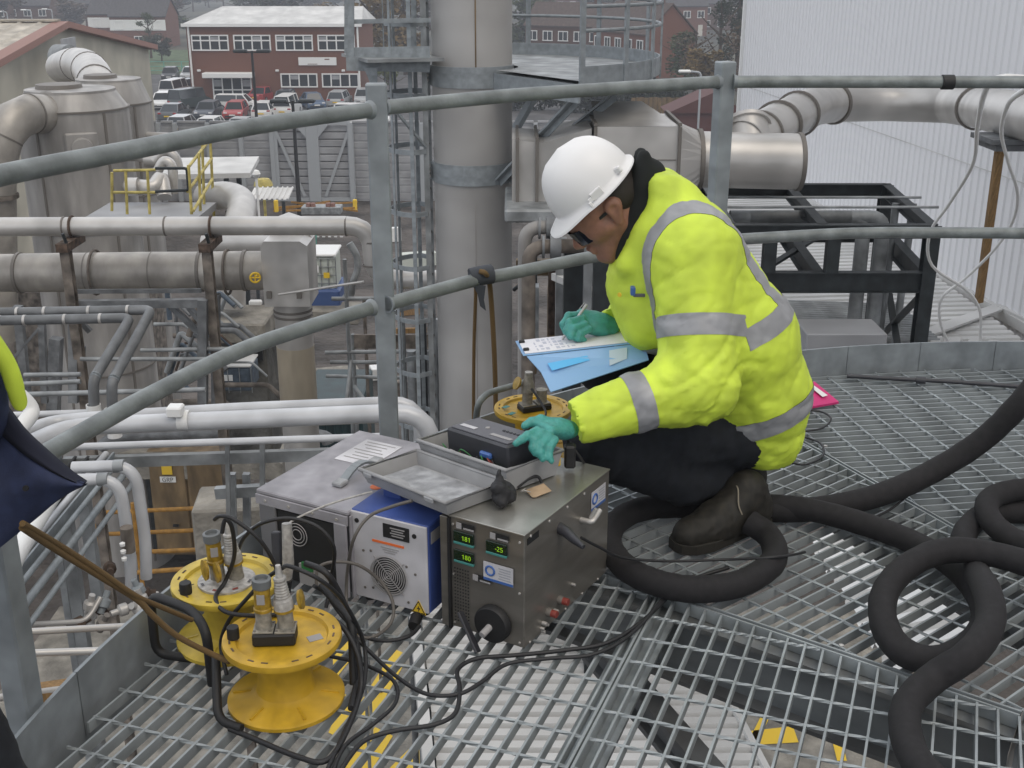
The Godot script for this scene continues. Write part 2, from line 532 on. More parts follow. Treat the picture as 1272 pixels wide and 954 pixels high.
func setting() -> void:
	var b := B.new()
	b.quad(Vector3(-1600, YARD, 40), Vector3(1600, YARD, 40), Vector3(1600, YARD, -2600), Vector3(-1600, YARD, -2600))
	struct("ground", b, M.earth)
	b = B.new()
	b.quad(Vector3(-60, YARD + 0.004, 20), Vector3(60, YARD + 0.004, 20), Vector3(60, YARD + 0.004, -69), Vector3(-60, YARD + 0.004, -69))
	struct("yard_ground", b, M.yard_dirt)
	b = B.new()
	b.quad(Vector3(-75, YARD + 0.004, -69.5), Vector3(14, YARD + 0.004, -69.5), Vector3(14, YARD + 0.004, -150), Vector3(-75, YARD + 0.004, -150))
	struct("car_park_surface", b, M.asphalt)
	b = B.new()
	b.quad(Vector3(-90, YARD + 0.008, -151), Vector3(-26, YARD + 0.008, -151), Vector3(-26, YARD + 0.008, -196), Vector3(-90, YARD + 0.008, -196))
	struct("lawn_ground", b, M.lawn)
	# concrete apron below the platform with yellow hatching
	b = B.new()
	b.box(Vector3(-1, YARD + 0.06, -16.5), Vector3(17, 0.12, 10), Basis.IDENTITY, 0.02)
	struct("concrete_apron_ground", b, M.concrete)
	b = B.new()
	for q in [[v3(-2.31, -11.17, -19.845), v3(-2.006, -11.17, -19.618), v3(-2.489, -11.17, -17.508), v3(-2.84, -11.17, -17.793)], [v3(-3.174, -11.17, -20.677), v3(-2.845, -11.17, -20.374), v3(-3.392, -11.17, -18.592), v3(-3.712, -11.17, -18.906)], [v3(-3.087, -11.17, -18.336), v3(-2.861, -11.17, -18.185), v3(-2.963, -11.17, -17.003), v3(-3.214, -11.17, -17.184)], [v3(-1.445, -11.17, -17.298), v3(-1.118, -11.17, -17.003), v3(-1.651, -11.17, -15.978), v3(-2.048, -11.17, -16.225)], [v3(-2.414, -11.17, -17.344), v3(-2.077, -11.17, -17.093), v3(-2.396, -11.17, -15.978), v3(-2.802, -11.17, -16.225)],
		[v3(4.114, -11.17, -18.185), v3(4.607, -11.17, -18.438), v3(5.274, -11.17, -17.793), v3(4.971, -11.17, -17.414)], [v3(5.118, -11.17, -17.745), v3(5.747, -11.17, -17.275), v3(5.518, -11.17, -17.048), v3(5.008, -11.17, -17.578)], [v3(4.153, -11.17, -17.229), v3(4.961, -11.17, -17.368), v3(4.955, -11.17, -16.914), v3(4.02, -11.17, -16.825)], [v3(5.583, -11.17, -17.298), v3(5.759, -11.17, -17.321), v3(5.655, -11.17, -16.414), v3(5.492, -11.17, -16.414)], [v3(4.57, -11.17, -17.89), v3(4.755, -11.17, -17.939), v3(4.218, -11.17, -16.847), v3(4.101, -11.17, -16.958)]]:
		b.quad(q[0], q[1], q[2], q[3])
	struct("yellow_road_marking", b, M.sign_yellow)

# ---------- trees and houses ----------
func leaf_blob(seed_: int, quads: int, size: float, shape: Array) -> ArrayMesh:   # small leaf clumps spread through uneven lobes of radius 1
	var r := RandomNumberGenerator.new()
	r.seed = seed_
	var b := B.new()
	for i in quads:
		var l: Array = shape[r.randi() % shape.size()]
		var d := Vector3(r.randfn(), r.randfn(), r.randfn()).normalized() * pow(r.randf(), 0.45)
		var p: Vector3 = l[0] + d * l[1]
		var nrm := Vector3(r.randfn(), r.randfn() + 0.4, r.randfn()).normalized()
		var k := B.look(nrm)
		var s := size * r.randf_range(0.6, 1.4)
		b.quad(p - k.x * s, p - k.y * s * 0.7, p + k.x * s, p + k.y * s * 0.7, nrm)
	return b.mesh()

func lobes(seed_: int, count: int, tall: float) -> Array:
	var r := RandomNumberGenerator.new()
	r.seed = seed_
	var out := []
	for i in count:
		var y := r.randf_range(0.0, tall)
		var w := 1.0 - 0.6 * absf(y / tall - 0.4)
		out.append([Vector3(r.randf_range(-0.6, 0.6) * w, y, r.randf_range(-0.6, 0.6) * w), Vector3(0.42, 0.36, 0.42) * r.randf_range(0.7, 1.15)])
	return out

var crowns := []
func tree(called: String, at: Vector3, h: float, w: float, leaf: String, kind: int, label: String, group := "") -> void:
	if crowns.is_empty():
		for i in 4: crowns.append(leaf_blob(50 + i, 1500, 0.075, lobes(70 + i, 12, 1.7)))
		crowns.append(leaf_blob(60, 1300, 0.05, lobes(80, 9, 2.6)))       # narrow and dark
		crowns.append(leaf_blob(61, 420, 0.05, lobes(81, 10, 1.8)))       # thin, half bare
	var t := thing(called, label, "tree", group, at)
	var b := B.new()
	b.tube([Vector3(0, -0.2, 0), Vector3(0.05, h * 0.3, 0), Vector3(-0.05, h * 0.6, 0.05), Vector3(0, h * 0.85, 0)], [h * 0.03, h * 0.022, h * 0.014, h * 0.004], 7)
	for i in 7:
		var a := i * 2.4
		var y := h * (0.3 + 0.07 * i)
		b.tube([Vector3(0, y, 0), Vector3(cos(a) * w * 0.28, y + h * 0.1, sin(a) * w * 0.28), Vector3(cos(a) * w * 0.5, y + h * 0.2, sin(a) * w * 0.5)], [h * 0.012, h * 0.008, h * 0.003], 5)
	part(t, "trunk", b, M.bark)
	var c := mi("crown", crowns[kind], M[leaf], t)
	c.position = Vector3(0, h * 0.28, 0)
	c.scale = Vector3(w * 0.5, h * 0.72 / (2.9 if kind == 4 else 2.0), w * 0.5)
	c.rotation.y = fmod(at.x * 3.7 + at.z, TAU)

func house(called: String, at: Vector3, turn: float, w: float, d: float, h: float, rise: float, wall: String, roof: String, label: String, group := "", cols := 3, band := false) -> void:
	var t := thing(called, label, "house", group, at)
	t.rotation.y = turn
	var b := B.new()
	b.box(Vector3(0, h / 2, 0), Vector3(w, h, d))
	b.prism(PackedVector2Array([Vector2(-d / 2, h), Vector2(d / 2, h), Vector2(0, h + rise)]), Transform3D(Basis(Vector3(0, 0, 1), Vector3.UP, Vector3(-1, 0, 0)), Vector3(w / 2, 0, 0)), w)
	part(t, "wall", b, M[wall])
	b = B.new()
	for s in [-1.0, 1.0]:
		var e := Vector3(0, -rise, s * d / 2)
		var o := e.normalized() * 0.3
		b.prism(PackedVector2Array([Vector2(0, h + rise + 0.05), Vector2(s * (d / 2 + 0.3), h - 0.3 * rise / (d / 2) + 0.05), Vector2(s * (d / 2 + 0.3), h - 0.3 * rise / (d / 2) + 0.2), Vector2(0, h + rise + 0.22)]), Transform3D(Basis(Vector3(0, 0, 1), Vector3.UP, Vector3(-1, 0, 0)), Vector3(w / 2 + 0.2, 0, 0)), w + 0.4)
	var r := part(t, "roof", b, M[roof])
	b = B.new()
	b.box(Vector3(w * 0.3, h + rise + 0.3, 0), Vector3(0.9, 1.4, 0.7))
	for k in [-0.22, 0.22]: b.lathe([Vector2(0.13, 0), Vector2(0.11, 0.35), Vector2(0.0, 0.35)], Transform3D(Basis.IDENTITY, Vector3(w * 0.3 + k, h + rise + 1.0, 0)), 8)
	part(r, "chimney", b, M.brick_brown)
	if band:
		b = B.new()
		b.box(Vector3(0, h * 0.72, d / 2 + 0.06), Vector3(w, h * 0.34, 0.1))
		part(t, "cladding_band", b, M.white_paint)
	for fl in 2:
		for i in cols:
			var c := Vector3(-w / 2 + w * (i + 0.5) / cols, h * (0.24 + 0.48 * fl), d / 2 + 0.12)
			if fl == 0 and i == cols - 1:
				b = B.new(); b.box(c + Vector3(0, -h * 0.24 + 1.05, 0), Vector3(0.95, 2.1, 0.1))
				part(t, "door", b, M.render)
				continue
			b = B.new()
			for q in [[Vector3(0, 0.62, 0), Vector3(1.5, 0.12, 0.12)], [Vector3(0, -0.62, 0), Vector3(1.6, 0.12, 0.16)], [Vector3(-0.7, 0, 0), Vector3(0.1, 1.12, 0.12)], [Vector3(0.7, 0, 0), Vector3(0.1, 1.12, 0.12)], [Vector3(0, 0, 0), Vector3(0.08, 1.12, 0.1)]]: b.box(c + q[0], q[1])
			var f := part(t, "window", b, M.white_paint)
			b = B.new(); b.box(c + Vector3(0, 0, -0.03), Vector3(1.32, 1.12, 0.03))
			part(f, "pane", b, M.pane)

func town() -> void:
	# brick office block beyond the car park
	var o := v3(-32.117, -11.3, -120.341)
	var w := 17.021
	var t := thing("brick_office_block", "two-storey red brick office block with pale hipped roof behind the car park", "building", "", Vector3(o.x, YARD, -120))
	var h := 7.386
	var b := B.new()
	b.box(Vector3(w / 2, h / 2, -6), Vector3(w, h, 12))
	part(t, "wall", b, M.brick)
	b = B.new()
	var e := 0.35
	var p := [Vector3(-e, h, e), Vector3(w + e, h, e), Vector3(w + e, h, -12 - e), Vector3(-e, h, -12 - e), Vector3(2.4, h + 1.5, -6), Vector3(w - 0.2, h + 1.5, -6)]
	b.quad(p[0], p[1], p[5], p[4]); b.quad(p[2], p[3], p[4], p[5]); b.flat(p[3], p[0], p[4], Vector3(-1, 1, 0)); b.flat(p[1], p[2], p[5], Vector3(1, 1, 0))
	b.quad(p[0], p[3], p[2], p[1], Vector3.DOWN)
	var roof := part(t, "roof", b, M.white_roof)
	b = B.new()
	b.beam(Vector3(-e, h - 0.08, e + 0.06), Vector3(w + e, h - 0.08, e + 0.06), 0.12, 0.3)
	part(roof, "gutter", b, M.white_paint)
	for x in [0.25, w - 0.12]:
		b = B.new(); b.rod(Vector3(x, 0, 0.15), Vector3(x, h - 0.25, 0.15), 0.1)
		part(t, "downpipe", b, M.white_paint)
	var m := 0.08
	for i in 4:
		office_window(t, Vector3(0.438 + i * 52.0 * m, 4.868, 0), 46.0 * m, 19.0 * m, 4, 0.36)
	for i in 2:
		office_window(t, Vector3(9.023 + i * 51.5 * m, 1.335, 0), 46.0 * m, 17.0 * m, 4, 0.0)
	office_window(t, Vector3(2.181, 0.194, 0), 49.0 * m, 27.0 * m, 4, 0.58)
	b = B.new()
	b.box(Vector3(4.015, 2.586, 0.7), Vector3(62 * m, 0.5, 1.4), Basis.IDENTITY, 0.05)
	part(t, "entrance_canopy", b, M.white_paint)
	b = B.new()
	b.box(Vector3(12.797, 3.866, 0.08), Vector3(47 * m, 9.5 * m, 0.1))
	var sg := part(t, "sign_board", b, M.white_paint)
	b = B.new()
	b.box(Vector3(12.304, 3.595, 0.14), Vector3(12 * m, 0.06, 0.02))
	b.box(Vector3(13.765, 4.059, 0.14), Vector3(6 * m, 0.1, 0.02))
	part(sg, "sign_print", b, M.brick)
	for x in [8.742, 15.322, 0.955]:
		b = B.new(); b.box(Vector3(x, 2.975, 0.12), Vector3(0.32, 0.2, 0.24), Basis.IDENTITY, 0.03)
		part(t, "wall_lamp", b, M.white_paint)
	# bin store by the corner
	b = B.new()
	var q := v3(-31.168, -11.3, -121.093)
	b.box(q + Vector3(0, 0.7, 0), Vector3(1.3, 1.3, 1.0), Basis.IDENTITY, 0.06)
	b.box(q + Vector3(0, 1.42, 0.03), Vector3(1.4, 0.12, 1.1), Basis.IDENTITY, 0.03)
	solo("wheeled_bin", b, M.black, "dark wheeled bin against the brick office wall beside its downpipe", "bin")
	# terraced houses
	house("terraced_house", Vector3(-61.674, YARD, -205), 0.0, 9.2, 8, 5.0, 2.6, "brick", "slate", "brick terraced house with white upper band left of the office block", "terraced houses beyond the lawn", 3, true)
	house("terraced_house", Vector3(-68.673, YARD, -214), 0.0, 8.5, 8, 5.0, 2.6, "brick", "slate", "brick terraced house with white upper band rising behind the barn eave", "terraced houses beyond the lawn", 3, true)
	var far := [[20, 24, 250, 0.1, "slate"], [70, 20, 255, 0.05, "slate"], [118, 16, 265, 0.0, "slate"], [2, 12, 330, 0.0, "tile_brown"], [55, 8, 340, 0.1, "slate"], [170, 8, 320, 0.0, "slate"], [215, 6, 330, 0.2, "tile_brown"]]
	var say := ["long slate-roofed house seen just above the barn ridge, outermost", "slate-roofed house above the middle of the barn ridge", "slate-roofed house behind the white-banded terrace", "brown-roofed house far behind the slate roofs at the edge of view", "small slate-roofed house far above the barn apex", "distant slate-roofed house above the white-banded terrace", "distant brown-roofed house behind the office roof"]
	for i in far.size():
		var a: Array = far[i]
		house("distant_house", Vector3(a[0] * 0.0 + (a[0] - 636) / 1450.0 * a[2] * 1.03, YARD, -a[2]), a[3], 15.0, 8.5, 5.2, 3.0, "brick_brown", a[4], say[i], "houses far beyond the plant", 5)
	house("gable_house", Vector3(16.338, YARD, -152), -1.15, 13.5, 6.8, 5.2, 3.2, "brick", "tile_brown", "red brick house with its tall blank gable turned this way behind the hedge", "", 5)
	house("brick_house", Vector3(8.814, YARD, -172), -0.5, 12.0, 7.0, 5.0, 2.8, "brick_brown", "tile_brown", "brown brick house with small white windows seen through the ring platform railing", "", 5)
	house("brick_house", Vector3(32.092, YARD, -238), 0.35, 9.0, 8.0, 5.6, 3.0, "brick", "slate", "brick house with slate roof above the bare trees near the white wall", "", 3)
	house("pale_house", Vector3(28.341, YARD, -246), 0.9, 9.0, 8.0, 5.6, 3.0, "render", "slate", "cream rendered house left of the slate-roofed brick house", "", 3)
	house("brick_house", Vector3(43.471, YARD, -262), -0.2, 12.0, 8.0, 5.4, 3.0, "brick_brown", "slate", "brick house partly hidden behind the far corner of the white wall", "", 4)
	house("brick_house", Vector3(10.649, YARD, -305), 0.3, 16.0, 8.0, 5.4, 3.0, "brick_brown", "slate", "distant brick house just right of the chimney top", "", 5)
	house("brick_house", Vector3(23.447, YARD, -310), -0.3, 16.0, 8.0, 5.4, 3.0, "brick_brown", "tile_brown", "distant brick house above the gable of the red house", "", 5)
	# trees
	var near := [
		["autumn_tree", 470, 100, 145, 11.0, 8.0, "leaf_autumn", 0, "tall yellow-brown tree beside the office block behind the ladder cage"],
		["autumn_tree", 512, 100, 150, 12.5, 9.0, "leaf_autumn", 1, "tall yellow-brown tree between the ladder cage and the chimney"],
		["autumn_tree", 492, 118, 122, 4.5, 3.6, "leaf_lime", 2, "small yellow-green tree below the ladder landing"],
		["bare_tree", 850, 118, 125, 7.5, 6.0, "leaf_brown", 5, "half-bare brown tree standing in front of the red gable house"],
		["conifer_tree", 878, 112, 124, 10.5, 4.6, "leaf_dark", 4, "tall dark conifer near the corner of the white wall"],
		["conifer_tree", 898, 112, 130, 11.5, 5.0, "leaf_dark", 4, "tall dark conifer touching the edge of the white wall"],
		["bare_tree", 905, 118, 118, 8.5, 5.5, "leaf_brown", 5, "half-bare brown tree right beside the white wall edge"],
		["green_tree", 838, 116, 132, 6.2, 6.0, "leaf_green", 3, "rounded green tree between the red gable and the conifers"],
		["autumn_tree", 862, 116, 120, 5.2, 5.0, "leaf_autumn", 2, "low rust-coloured tree in front of the conifers"],
		["green_tree", 655, 60, 178, 9.5, 8.0, "leaf_green", 1, "green tree showing just right of the chimney under the ring platform railing"],
		["bare_tree", 745, 70, 190, 8.0, 8.0, "leaf_brown", 5, "thin brown tree behind the brown brick house"],
		["green_tree", 216, 68, 178, 7.0, 4.0, "leaf_green", 4, "narrow dark green tree at the corner of the white-banded terrace"],
		["green_tree", 228, 72, 172, 4.0, 4.5, "leaf_dark", 0, "low round dark shrub-like tree beside the office corner"]]
	for a in near:
		tree(a[0], Vector3((a[1] - 636) / 1450.0 * a[3] * 1.03, YARD, -a[3]), a[4], a[5], a[6], a[7], a[8])
	for i in 78:
		var z := 215.0 + 260.0 * float(i) / 78.0
		var x := rng.randf_range(-0.48, 0.24) * z
		var l: String = ["leaf_brown", "leaf_green", "leaf_autumn", "leaf_brown", "leaf_dark"][rng.randi() % 5]
		tree("distant_tree", Vector3(x, YARD, -z), rng.randf_range(6.5, 11.0), rng.randf_range(7, 12), l, rng.randi() % 4, far_label(x, z, l), "trees among the far houses")
	# hedge, fence and shed beyond the duct
	var hm := leaf_blob(33, 5200, 0.16, [[Vector3(-3, 1.2, 0), Vector3(3.2, 1.3, 1)], [Vector3(1, 1.5, 0), Vector3(3.2, 1.5, 1.1)], [Vector3(5, 1.3, 0), Vector3(3, 1.4, 1)], [Vector3(-6, 1.1, 0.3), Vector3(2.5, 1.2, 1)]])
	for a in [[690, 112, 0], [765, 110, 1]]:
		var hg := mi(numbered("hedge"), hm, M.leaf_dark, self)
		hg.position = Vector3((a[0] - 636) / 1450.0 * a[1] * 1.03, YARD, -a[1]); hg.scale = Vector3(0.75, 1.15, 1)
		hg.rotation.y = a[2] * PI
		tag(hg, ["dense dark green hedge under the ring platform, nearer the chimney", "dense dark green hedge in front of the red gable house"][a[2]], "hedge", "hedges behind the yard")
	t = thing("wooden_fence", "pale brown board fence end beyond the big steel duct", "fence")
	for i in 12:
		b = B.new(); b.box(Vector3(9.84 + i * 0.36, YARD + 1.35, -97), Vector3(0.33, 2.7 + 0.05 * (i % 3), 0.05))
		part(t, "plank", b, M.kiosk)
	t = thing("red_shed", "dark red shed with a pitched roof and small white notice near the white wall", "shed", "", Vector3(14.7, YARD, -92))
	b = B.new(); b.box(Vector3(0, 1.2, 0), Vector3(5.4, 2.4, 4))
	part(t, "wall", b, M.shed_red)
	b = B.new()
	b.prism(PackedVector2Array([Vector2(-3, 2.3), Vector2(3, 2.3), Vector2(0.6, 3.9)]), Transform3D(Basis.IDENTITY, Vector3(0, 0, -2.2)), 4.4)
	part(t, "roof", b, M.shed_red)
	b = B.new()
	for k in 3: b.box(Vector3(1.5, 1.5 - k * 0.33, 2.03), Vector3(1.5 - 0.2 * (k % 2), 0.12, 0.03))
	part(t, "notice_print", b, M.white_paint)
	# street lamps
	for a in [[857, 90, 88, 118, 0], [605 - 145, 38, 128, 120, 1], [22, 17, 190, 60, 2], [55, 15, 195, 60, 3], [83, 13, 200, 60, 4], [107, 12, 205, 60, 5]]:
		street_lamp(a)
	lamp_post(Vector3(-16.115, YARD, -75), 7.829, "slim black lamp post with a flat double head before the brick office")
	lamp_post(Vector3(-11.205, YARD, -61), 6.295, "slim black lamp post with double head in front of the grey gate")
	t = thing("park_railing", "thin green railing along the lawn behind the parked cars", "railing")
	for k in 9:
		b = B.new(); b.rod(Vector3(-50 + k * 2.2, YARD, -150.4), Vector3(-50 + k * 2.2, YARD + 1.6, -150.4), 0.05, 6)
		part(t, "post", b, M.teal_box)
	b = B.new()
	for y in [0.5, 1.0, 1.55]: b.rod(Vector3(-50, YARD + y, -150.4), Vector3(-32.4, YARD + y, -150.4), 0.035, 6)
	part(t, "rail", b, M.teal_box)

func far_label(x: float, z: float, l: String) -> String:
	var kind: String = {"leaf_brown": "bare brown", "leaf_green": "mid green", "leaf_autumn": "yellow-brown", "leaf_dark": "dark green"}[l]
	var k := x / z
	var side := "above the barn roof" if k < -0.36 else "above the white-banded terrace" if k < -0.28 else "above the left half of the office roof" if k < -0.2 else "above the right half of the office roof" if k < -0.12 else "behind the ladder cage" if k < -0.06 else "behind the chimney" if k < 0.01 else "above the ring platform" if k < 0.12 else "beside the white wall"
	var deep := "nearest" if z < 270 else "in the middle distance" if z < 350 else "far back" if z < 420 else "at the very horizon"
	return "%s tree %s, %s" % [kind, side, deep]

func office_window(t: Node3D, at: Vector3, w: float, h: float, n: int, top: float) -> void:
	var b := B.new()
	var f := 0.12
	b.box(at + Vector3(w / 2, f / 2, 0.05), Vector3(w, f, 0.16)); b.box(at + Vector3(w / 2, h - f / 2, 0.05), Vector3(w, f, 0.16))
	for i in n + 1: b.box(at + Vector3(clampf(w * i / n, f / 2, w - f / 2), h / 2, 0.045), Vector3(f, h - 2 * f, 0.14))
	if top > 0.0: b.box(at + Vector3(w / 2, h * (1.0 - top), 0.04), Vector3(w - 2 * f, f, 0.12))
	var fr := part(t, "window", b, M.white_paint)
	for i in n:
		b = B.new(); b.box(at + Vector3(w * (i + 0.5) / n, h / 2, 0.01), Vector3(w / n - f, h - 2 * f, 0.03))
		part(fr, "pane", b, M.pane)
		if (i * 5 + int(at.x * 3.0) + int(at.y)) % 3 == 0:
			b = B.new(); b.box(at + Vector3(w * (i + 0.5) / n, h * 0.72, 0.03), Vector3(w / n - f - 0.06, h * 0.3, 0.012))
			part(fr, "blind", b, M.fence_grey)

func street_lamp(a: Array) -> void:
	var say := ["slim street lamp with a bright head above the red shed", "street lamp beside the office block seen through the ladder cage", "street lamp with pale head above the barn roof, outermost of the row", "second street lamp of the row above the barn roof", "third street lamp of the row above the barn roof", "last street lamp of the row near the white-banded terrace"]
	var z: float = a[2]
	var dep := deg_to_rad(19.7) - atan((477.0 - a[1]) / 1450.0)
	var top := 1.465 - z * tan(dep)
	var x: float = (a[0] - 636) / 1450.0 * z * 1.03
	var t := thing("street_lamp", say[a[4]], "street lamp", "street lamps in the town", Vector3(x, YARD, -z))
	var b := B.new()
	b.tube(bent([Vector3.ZERO, Vector3(0, top - YARD, 0), Vector3(-1.1, top - YARD + 0.1, 0)], 0.3), 0.08, 8)
	part(t, "pole", b, M.fence_post)
	b = B.new()
	b.box(Vector3(-1.2, top - YARD + 0.08, 0), Vector3(0.9, 0.22, 0.4), Basis.IDENTITY, 0.08)
	part(t, "lamp_head", b, M.white_paint)

func lamp_post(at: Vector3, h: float, label: String) -> void:
	var t := thing("lamp_post", label, "lamp post", "black lamp posts around the gate", at)
	var b := B.new()
	b.tube([Vector3.ZERO, Vector3(0, h * 0.5, 0), Vector3(0, h, 0)], [0.13, 0.1, 0.075], 10)
	part(t, "pole", b, M.black)
	b = B.new()
	b.rod(Vector3(-0.75, h - 0.1, 0), Vector3(0.75, h - 0.1, 0), 0.04)
	part(t, "arm", b, M.black)
	for s in [-1.0, 1.0]:
		b = B.new(); b.box(Vector3(s * 0.72, h - 0.02, 0), Vector3(0.85, 0.2, 0.45), Basis.IDENTITY, 0.06)
		part(t, "lamp_head", b, M.dark_steel)

# ---------- cars ----------
func make_car(kind: int) -> Array:
	# kind 0 hatchback, 1 estate, 2 van-like tall car, 3 saloon: [body, glass, trim]; nose towards +z
	var L: float = [3.9, 4.5, 4.6, 4.4][kind]
	var H: float = [1.45, 1.47, 1.85, 1.42][kind]
	var belt: float = [0.88, 0.88, 1.05, 0.86][kind]
	var prof: Array = [[0.5, 0.42, 0.12, -0.42, -0.49], [0.5, 0.40, 0.13, -0.44, -0.49], [0.5, 0.46, 0.26, -0.47, -0.5], [0.5, 0.36, 0.12, -0.22, -0.38]][kind]   # bumper, scuttle, roof front, roof back, tail foot (share of L)
	var hw := 0.86
	var body := B.new()
	var xf := Transform3D(Basis(Vector3(0, 0, 1), Vector3.UP, Vector3(-1, 0, 0)), Vector3(hw, 0, 0))
	var scut: float = prof[1] * L * 0.62
	body.prism(PackedVector2Array([Vector2(-L / 2, 0.3), Vector2(-L / 2 + 0.06, 0.22), Vector2(L / 2 - 0.06, 0.22), Vector2(L / 2, 0.34), Vector2(L / 2 - 0.03, 0.62), Vector2(L / 2 - 0.2, 0.74), Vector2(scut, belt), Vector2(-L / 2 + 0.12, belt + 0.02), Vector2(-L / 2 + 0.01, 0.7)]), xf, hw * 2)
	var top := [Vector3(-0.6, H, prof[2] * L), Vector3(0.6, H, prof[2] * L), Vector3(0.6, H - 0.03, prof[3] * L), Vector3(-0.6, H - 0.03, prof[3] * L)]
	body.box(Vector3(0, H, (prof[2] + prof[3]) * L / 2), Vector3(1.24, 0.06, (prof[2] - prof[3]) * L), Basis.IDENTITY, 0.025)
	var low := [Vector3(-0.8, belt, scut), Vector3(0.8, belt, scut), Vector3(0.8, belt, prof[4] * L + 0.05), Vector3(-0.8, belt, prof[4] * L + 0.05)]
	for i in 4: body.beam(low[i], top[i], 0.09, 0.07)
	for s in [-1.0, 1.0]: body.beam(Vector3(s * 0.79, belt, 0.0), Vector3(s * 0.61, H, 0.0), 0.05, 0.09)
	var g := B.new()
	for i in 4:
		var j := (i + 1) % 4
		g.quad(low[i], low[j], top[j], top[i], (low[i] + low[j]) * Vector3(1, 0, 1))
	var trim := B.new()
	trim.box(Vector3(0, 0.4, L / 2 + 0.01), Vector3(1.3, 0.14, 0.04), Basis.IDENTITY, 0.01)
	return [body.mesh(), g.mesh(), trim.mesh(), L]

func car_park() -> void:
	var kinds := []
	for k in 4: kinds.append(make_car(k))
	var wheel := B.new()
	wheel.lathe([Vector2(0.0, -0.1), Vector2(0.29, -0.1), Vector2(0.31, -0.07), Vector2(0.31, 0.07), Vector2(0.29, 0.1), Vector2(0.0, 0.1)], Transform3D(Basis(Vector3(0, 1, 0), Vector3(1, 0, 0), Vector3(0, 0, -1)), Vector3.ZERO), 16)
	var rim := B.new()
	rim.lathe([Vector2(0.0, -0.11), Vector2(0.19, -0.11), Vector2(0.2, 0.0), Vector2(0.19, 0.11), Vector2(0.0, 0.11)], Transform3D(Basis(Vector3(0, 1, 0), Vector3(1, 0, 0), Vector3(0, 0, -1)), Vector3.ZERO), 12)
	var wm := wheel.mesh()
	var rm := rim.mesh()
	var bl := B.new(); bl.box(Vector3.ZERO, Vector3(0.3, 0.14, 0.08), Basis.IDENTITY, 0.03)
	var lamp := bl.mesh()
	var bp := B.new(); bp.box(Vector3.ZERO, Vector3(0.52, 0.11, 0.02))
	var plate := bp.mesh()
	var paint := {"black": Color(0.015, 0.016, 0.018), "white": Color(0.68, 0.68, 0.67), "silver": Color(0.36, 0.37, 0.38), "grey": Color(0.09, 0.1, 0.11), "blue": Color(0.05, 0.09, 0.16), "red": Color(0.33, 0.03, 0.03), "navy": Color(0.04, 0.048, 0.065), "green": Color(0.025, 0.04, 0.04)}
	for k in paint:
		var m := mk("car_" + k, paint[k], 0.25)
		m.clearcoat_enabled = true; m.clearcoat = 0.6
	mk("lamp_glass", Color(0.6, 0.6, 0.6), 0.15)
	mk("tail_lamp", Color(0.3, 0.01, 0.01), 0.2)
	var rows := [
		[207, 101, "black", 0, 0.15, "black hatchback parked beside the lawn railing"],
		[232, 100, "silver", 3, 0.1, "silver saloon beside the lawn railing next to the office corner"],
		[213, 123, "white", 2, 3.0, "tall white people carrier seen from behind near the barn corner"],
		[231, 117, "grey", 1, 2.8, "grey estate car beyond the tall white people carrier"],
		[197, 137, "white", 0, 0.1, "white hatchback half hidden by the steel tanks"],
		[231, 137, "green", 2, 2.7, "dark green off-road car seen from behind in the middle of the car park"],
		[211, 152, "grey", 3, 3.1, "dark grey saloon just above the grey fence"],
		[221, 169, "silver", 0, 3.1, "silver car of which only the roof shows above the fence"],
		[253, 150, "navy", 0, 0.0, "dark blue hatchback facing the plant beside the red car"],
		[288, 150, "red", 0, 0.05, "bright red hatchback facing the plant"],
		[292, 140, "white", 1, 1.5, "white estate car parked side-on behind the red hatchback"],
		[326, 149, "white", 0, 3.1, "white hatchback seen from behind at the lamp post"],
		[324, 128, "red", 3, 2.9, "dark red saloon near the office entrance"],
		[350, 134, "navy", 0, 0.0, "dark blue car parked under the office windows, nearest the entrance"],
		[353, 146, "white", 2, 3.1, "white van-like car behind the double lamp head"],
		[385, 137, "blue", 3, 0.35, "pale blue saloon under the office windows"],
		[419, 134, "silver", 1, 3.1, "silver estate seen from behind under the office windows"],
		[449, 132, "silver", 0, 0.1, "silver hatchback facing the plant at the end of the office"],
		[258, 171, "white", 0, 3.1, "white car with only its roof above the fence below the blue hatchback"],
		[295, 172, "silver", 3, 3.1, "silver saloon with only its roof above the fence below the red car"],
		[447, 160, "white", 2, 1.5, "white van-like car peeping over the gate beside the railing post"]]
	for a in rows:
		var dep := deg_to_rad(19.7) - atan((477.0 - a[1]) / 1450.0)
		var z := 12.765 / tan(dep)
		var deep := z * cos(deg_to_rad(19.7)) + 12.765 * sin(deg_to_rad(19.7))
		var t := thing("parked_car", a[5], "car", "cars in the car park", Vector3((a[0] - 636) / 1450.0 * deep, YARD, -z - 1.8))
		t.rotation.y = a[4]
		var kk: Array = kinds[a[3]]
		mi("body", kk[0], M["car_" + a[2]], t)
		mi("window", kk[1], M.pane, t)
		mi("bumper", kk[2], M.dark_steel, t)
		for s in [-1.0, 1.0]:
			for e in [-1.0, 1.0]:
				var wn := mi("wheel", wm, M.tyre, t)
				wn.position = Vector3(s * 0.78, 0.31, e * kk[3] * 0.31)
				mi("rim", rm, M.galv_far, wn)
			var hl := mi("headlight", lamp, M.lamp_glass, t); hl.position = Vector3(s * 0.62, 0.66, kk[3] / 2 - 0.07)
			var tl := mi("tail_light", lamp, M.tail_lamp, t); tl.position = Vector3(s * 0.66, 0.78, -kk[3] / 2 + 0.04)
		var pl := mi("number_plate", plate, M.white_paint, t); pl.position = Vector3(0, 0.5, kk[3] / 2 + 0.035)
		var pr := mi("number_plate", plate, M.sign_yellow, t); pr.position = Vector3(0, 0.55, -kk[3] / 2 - 0.02)
	# acoustic fence with its double gate
	var zf := 67.0
	var base := YARD
	var h := 4.549
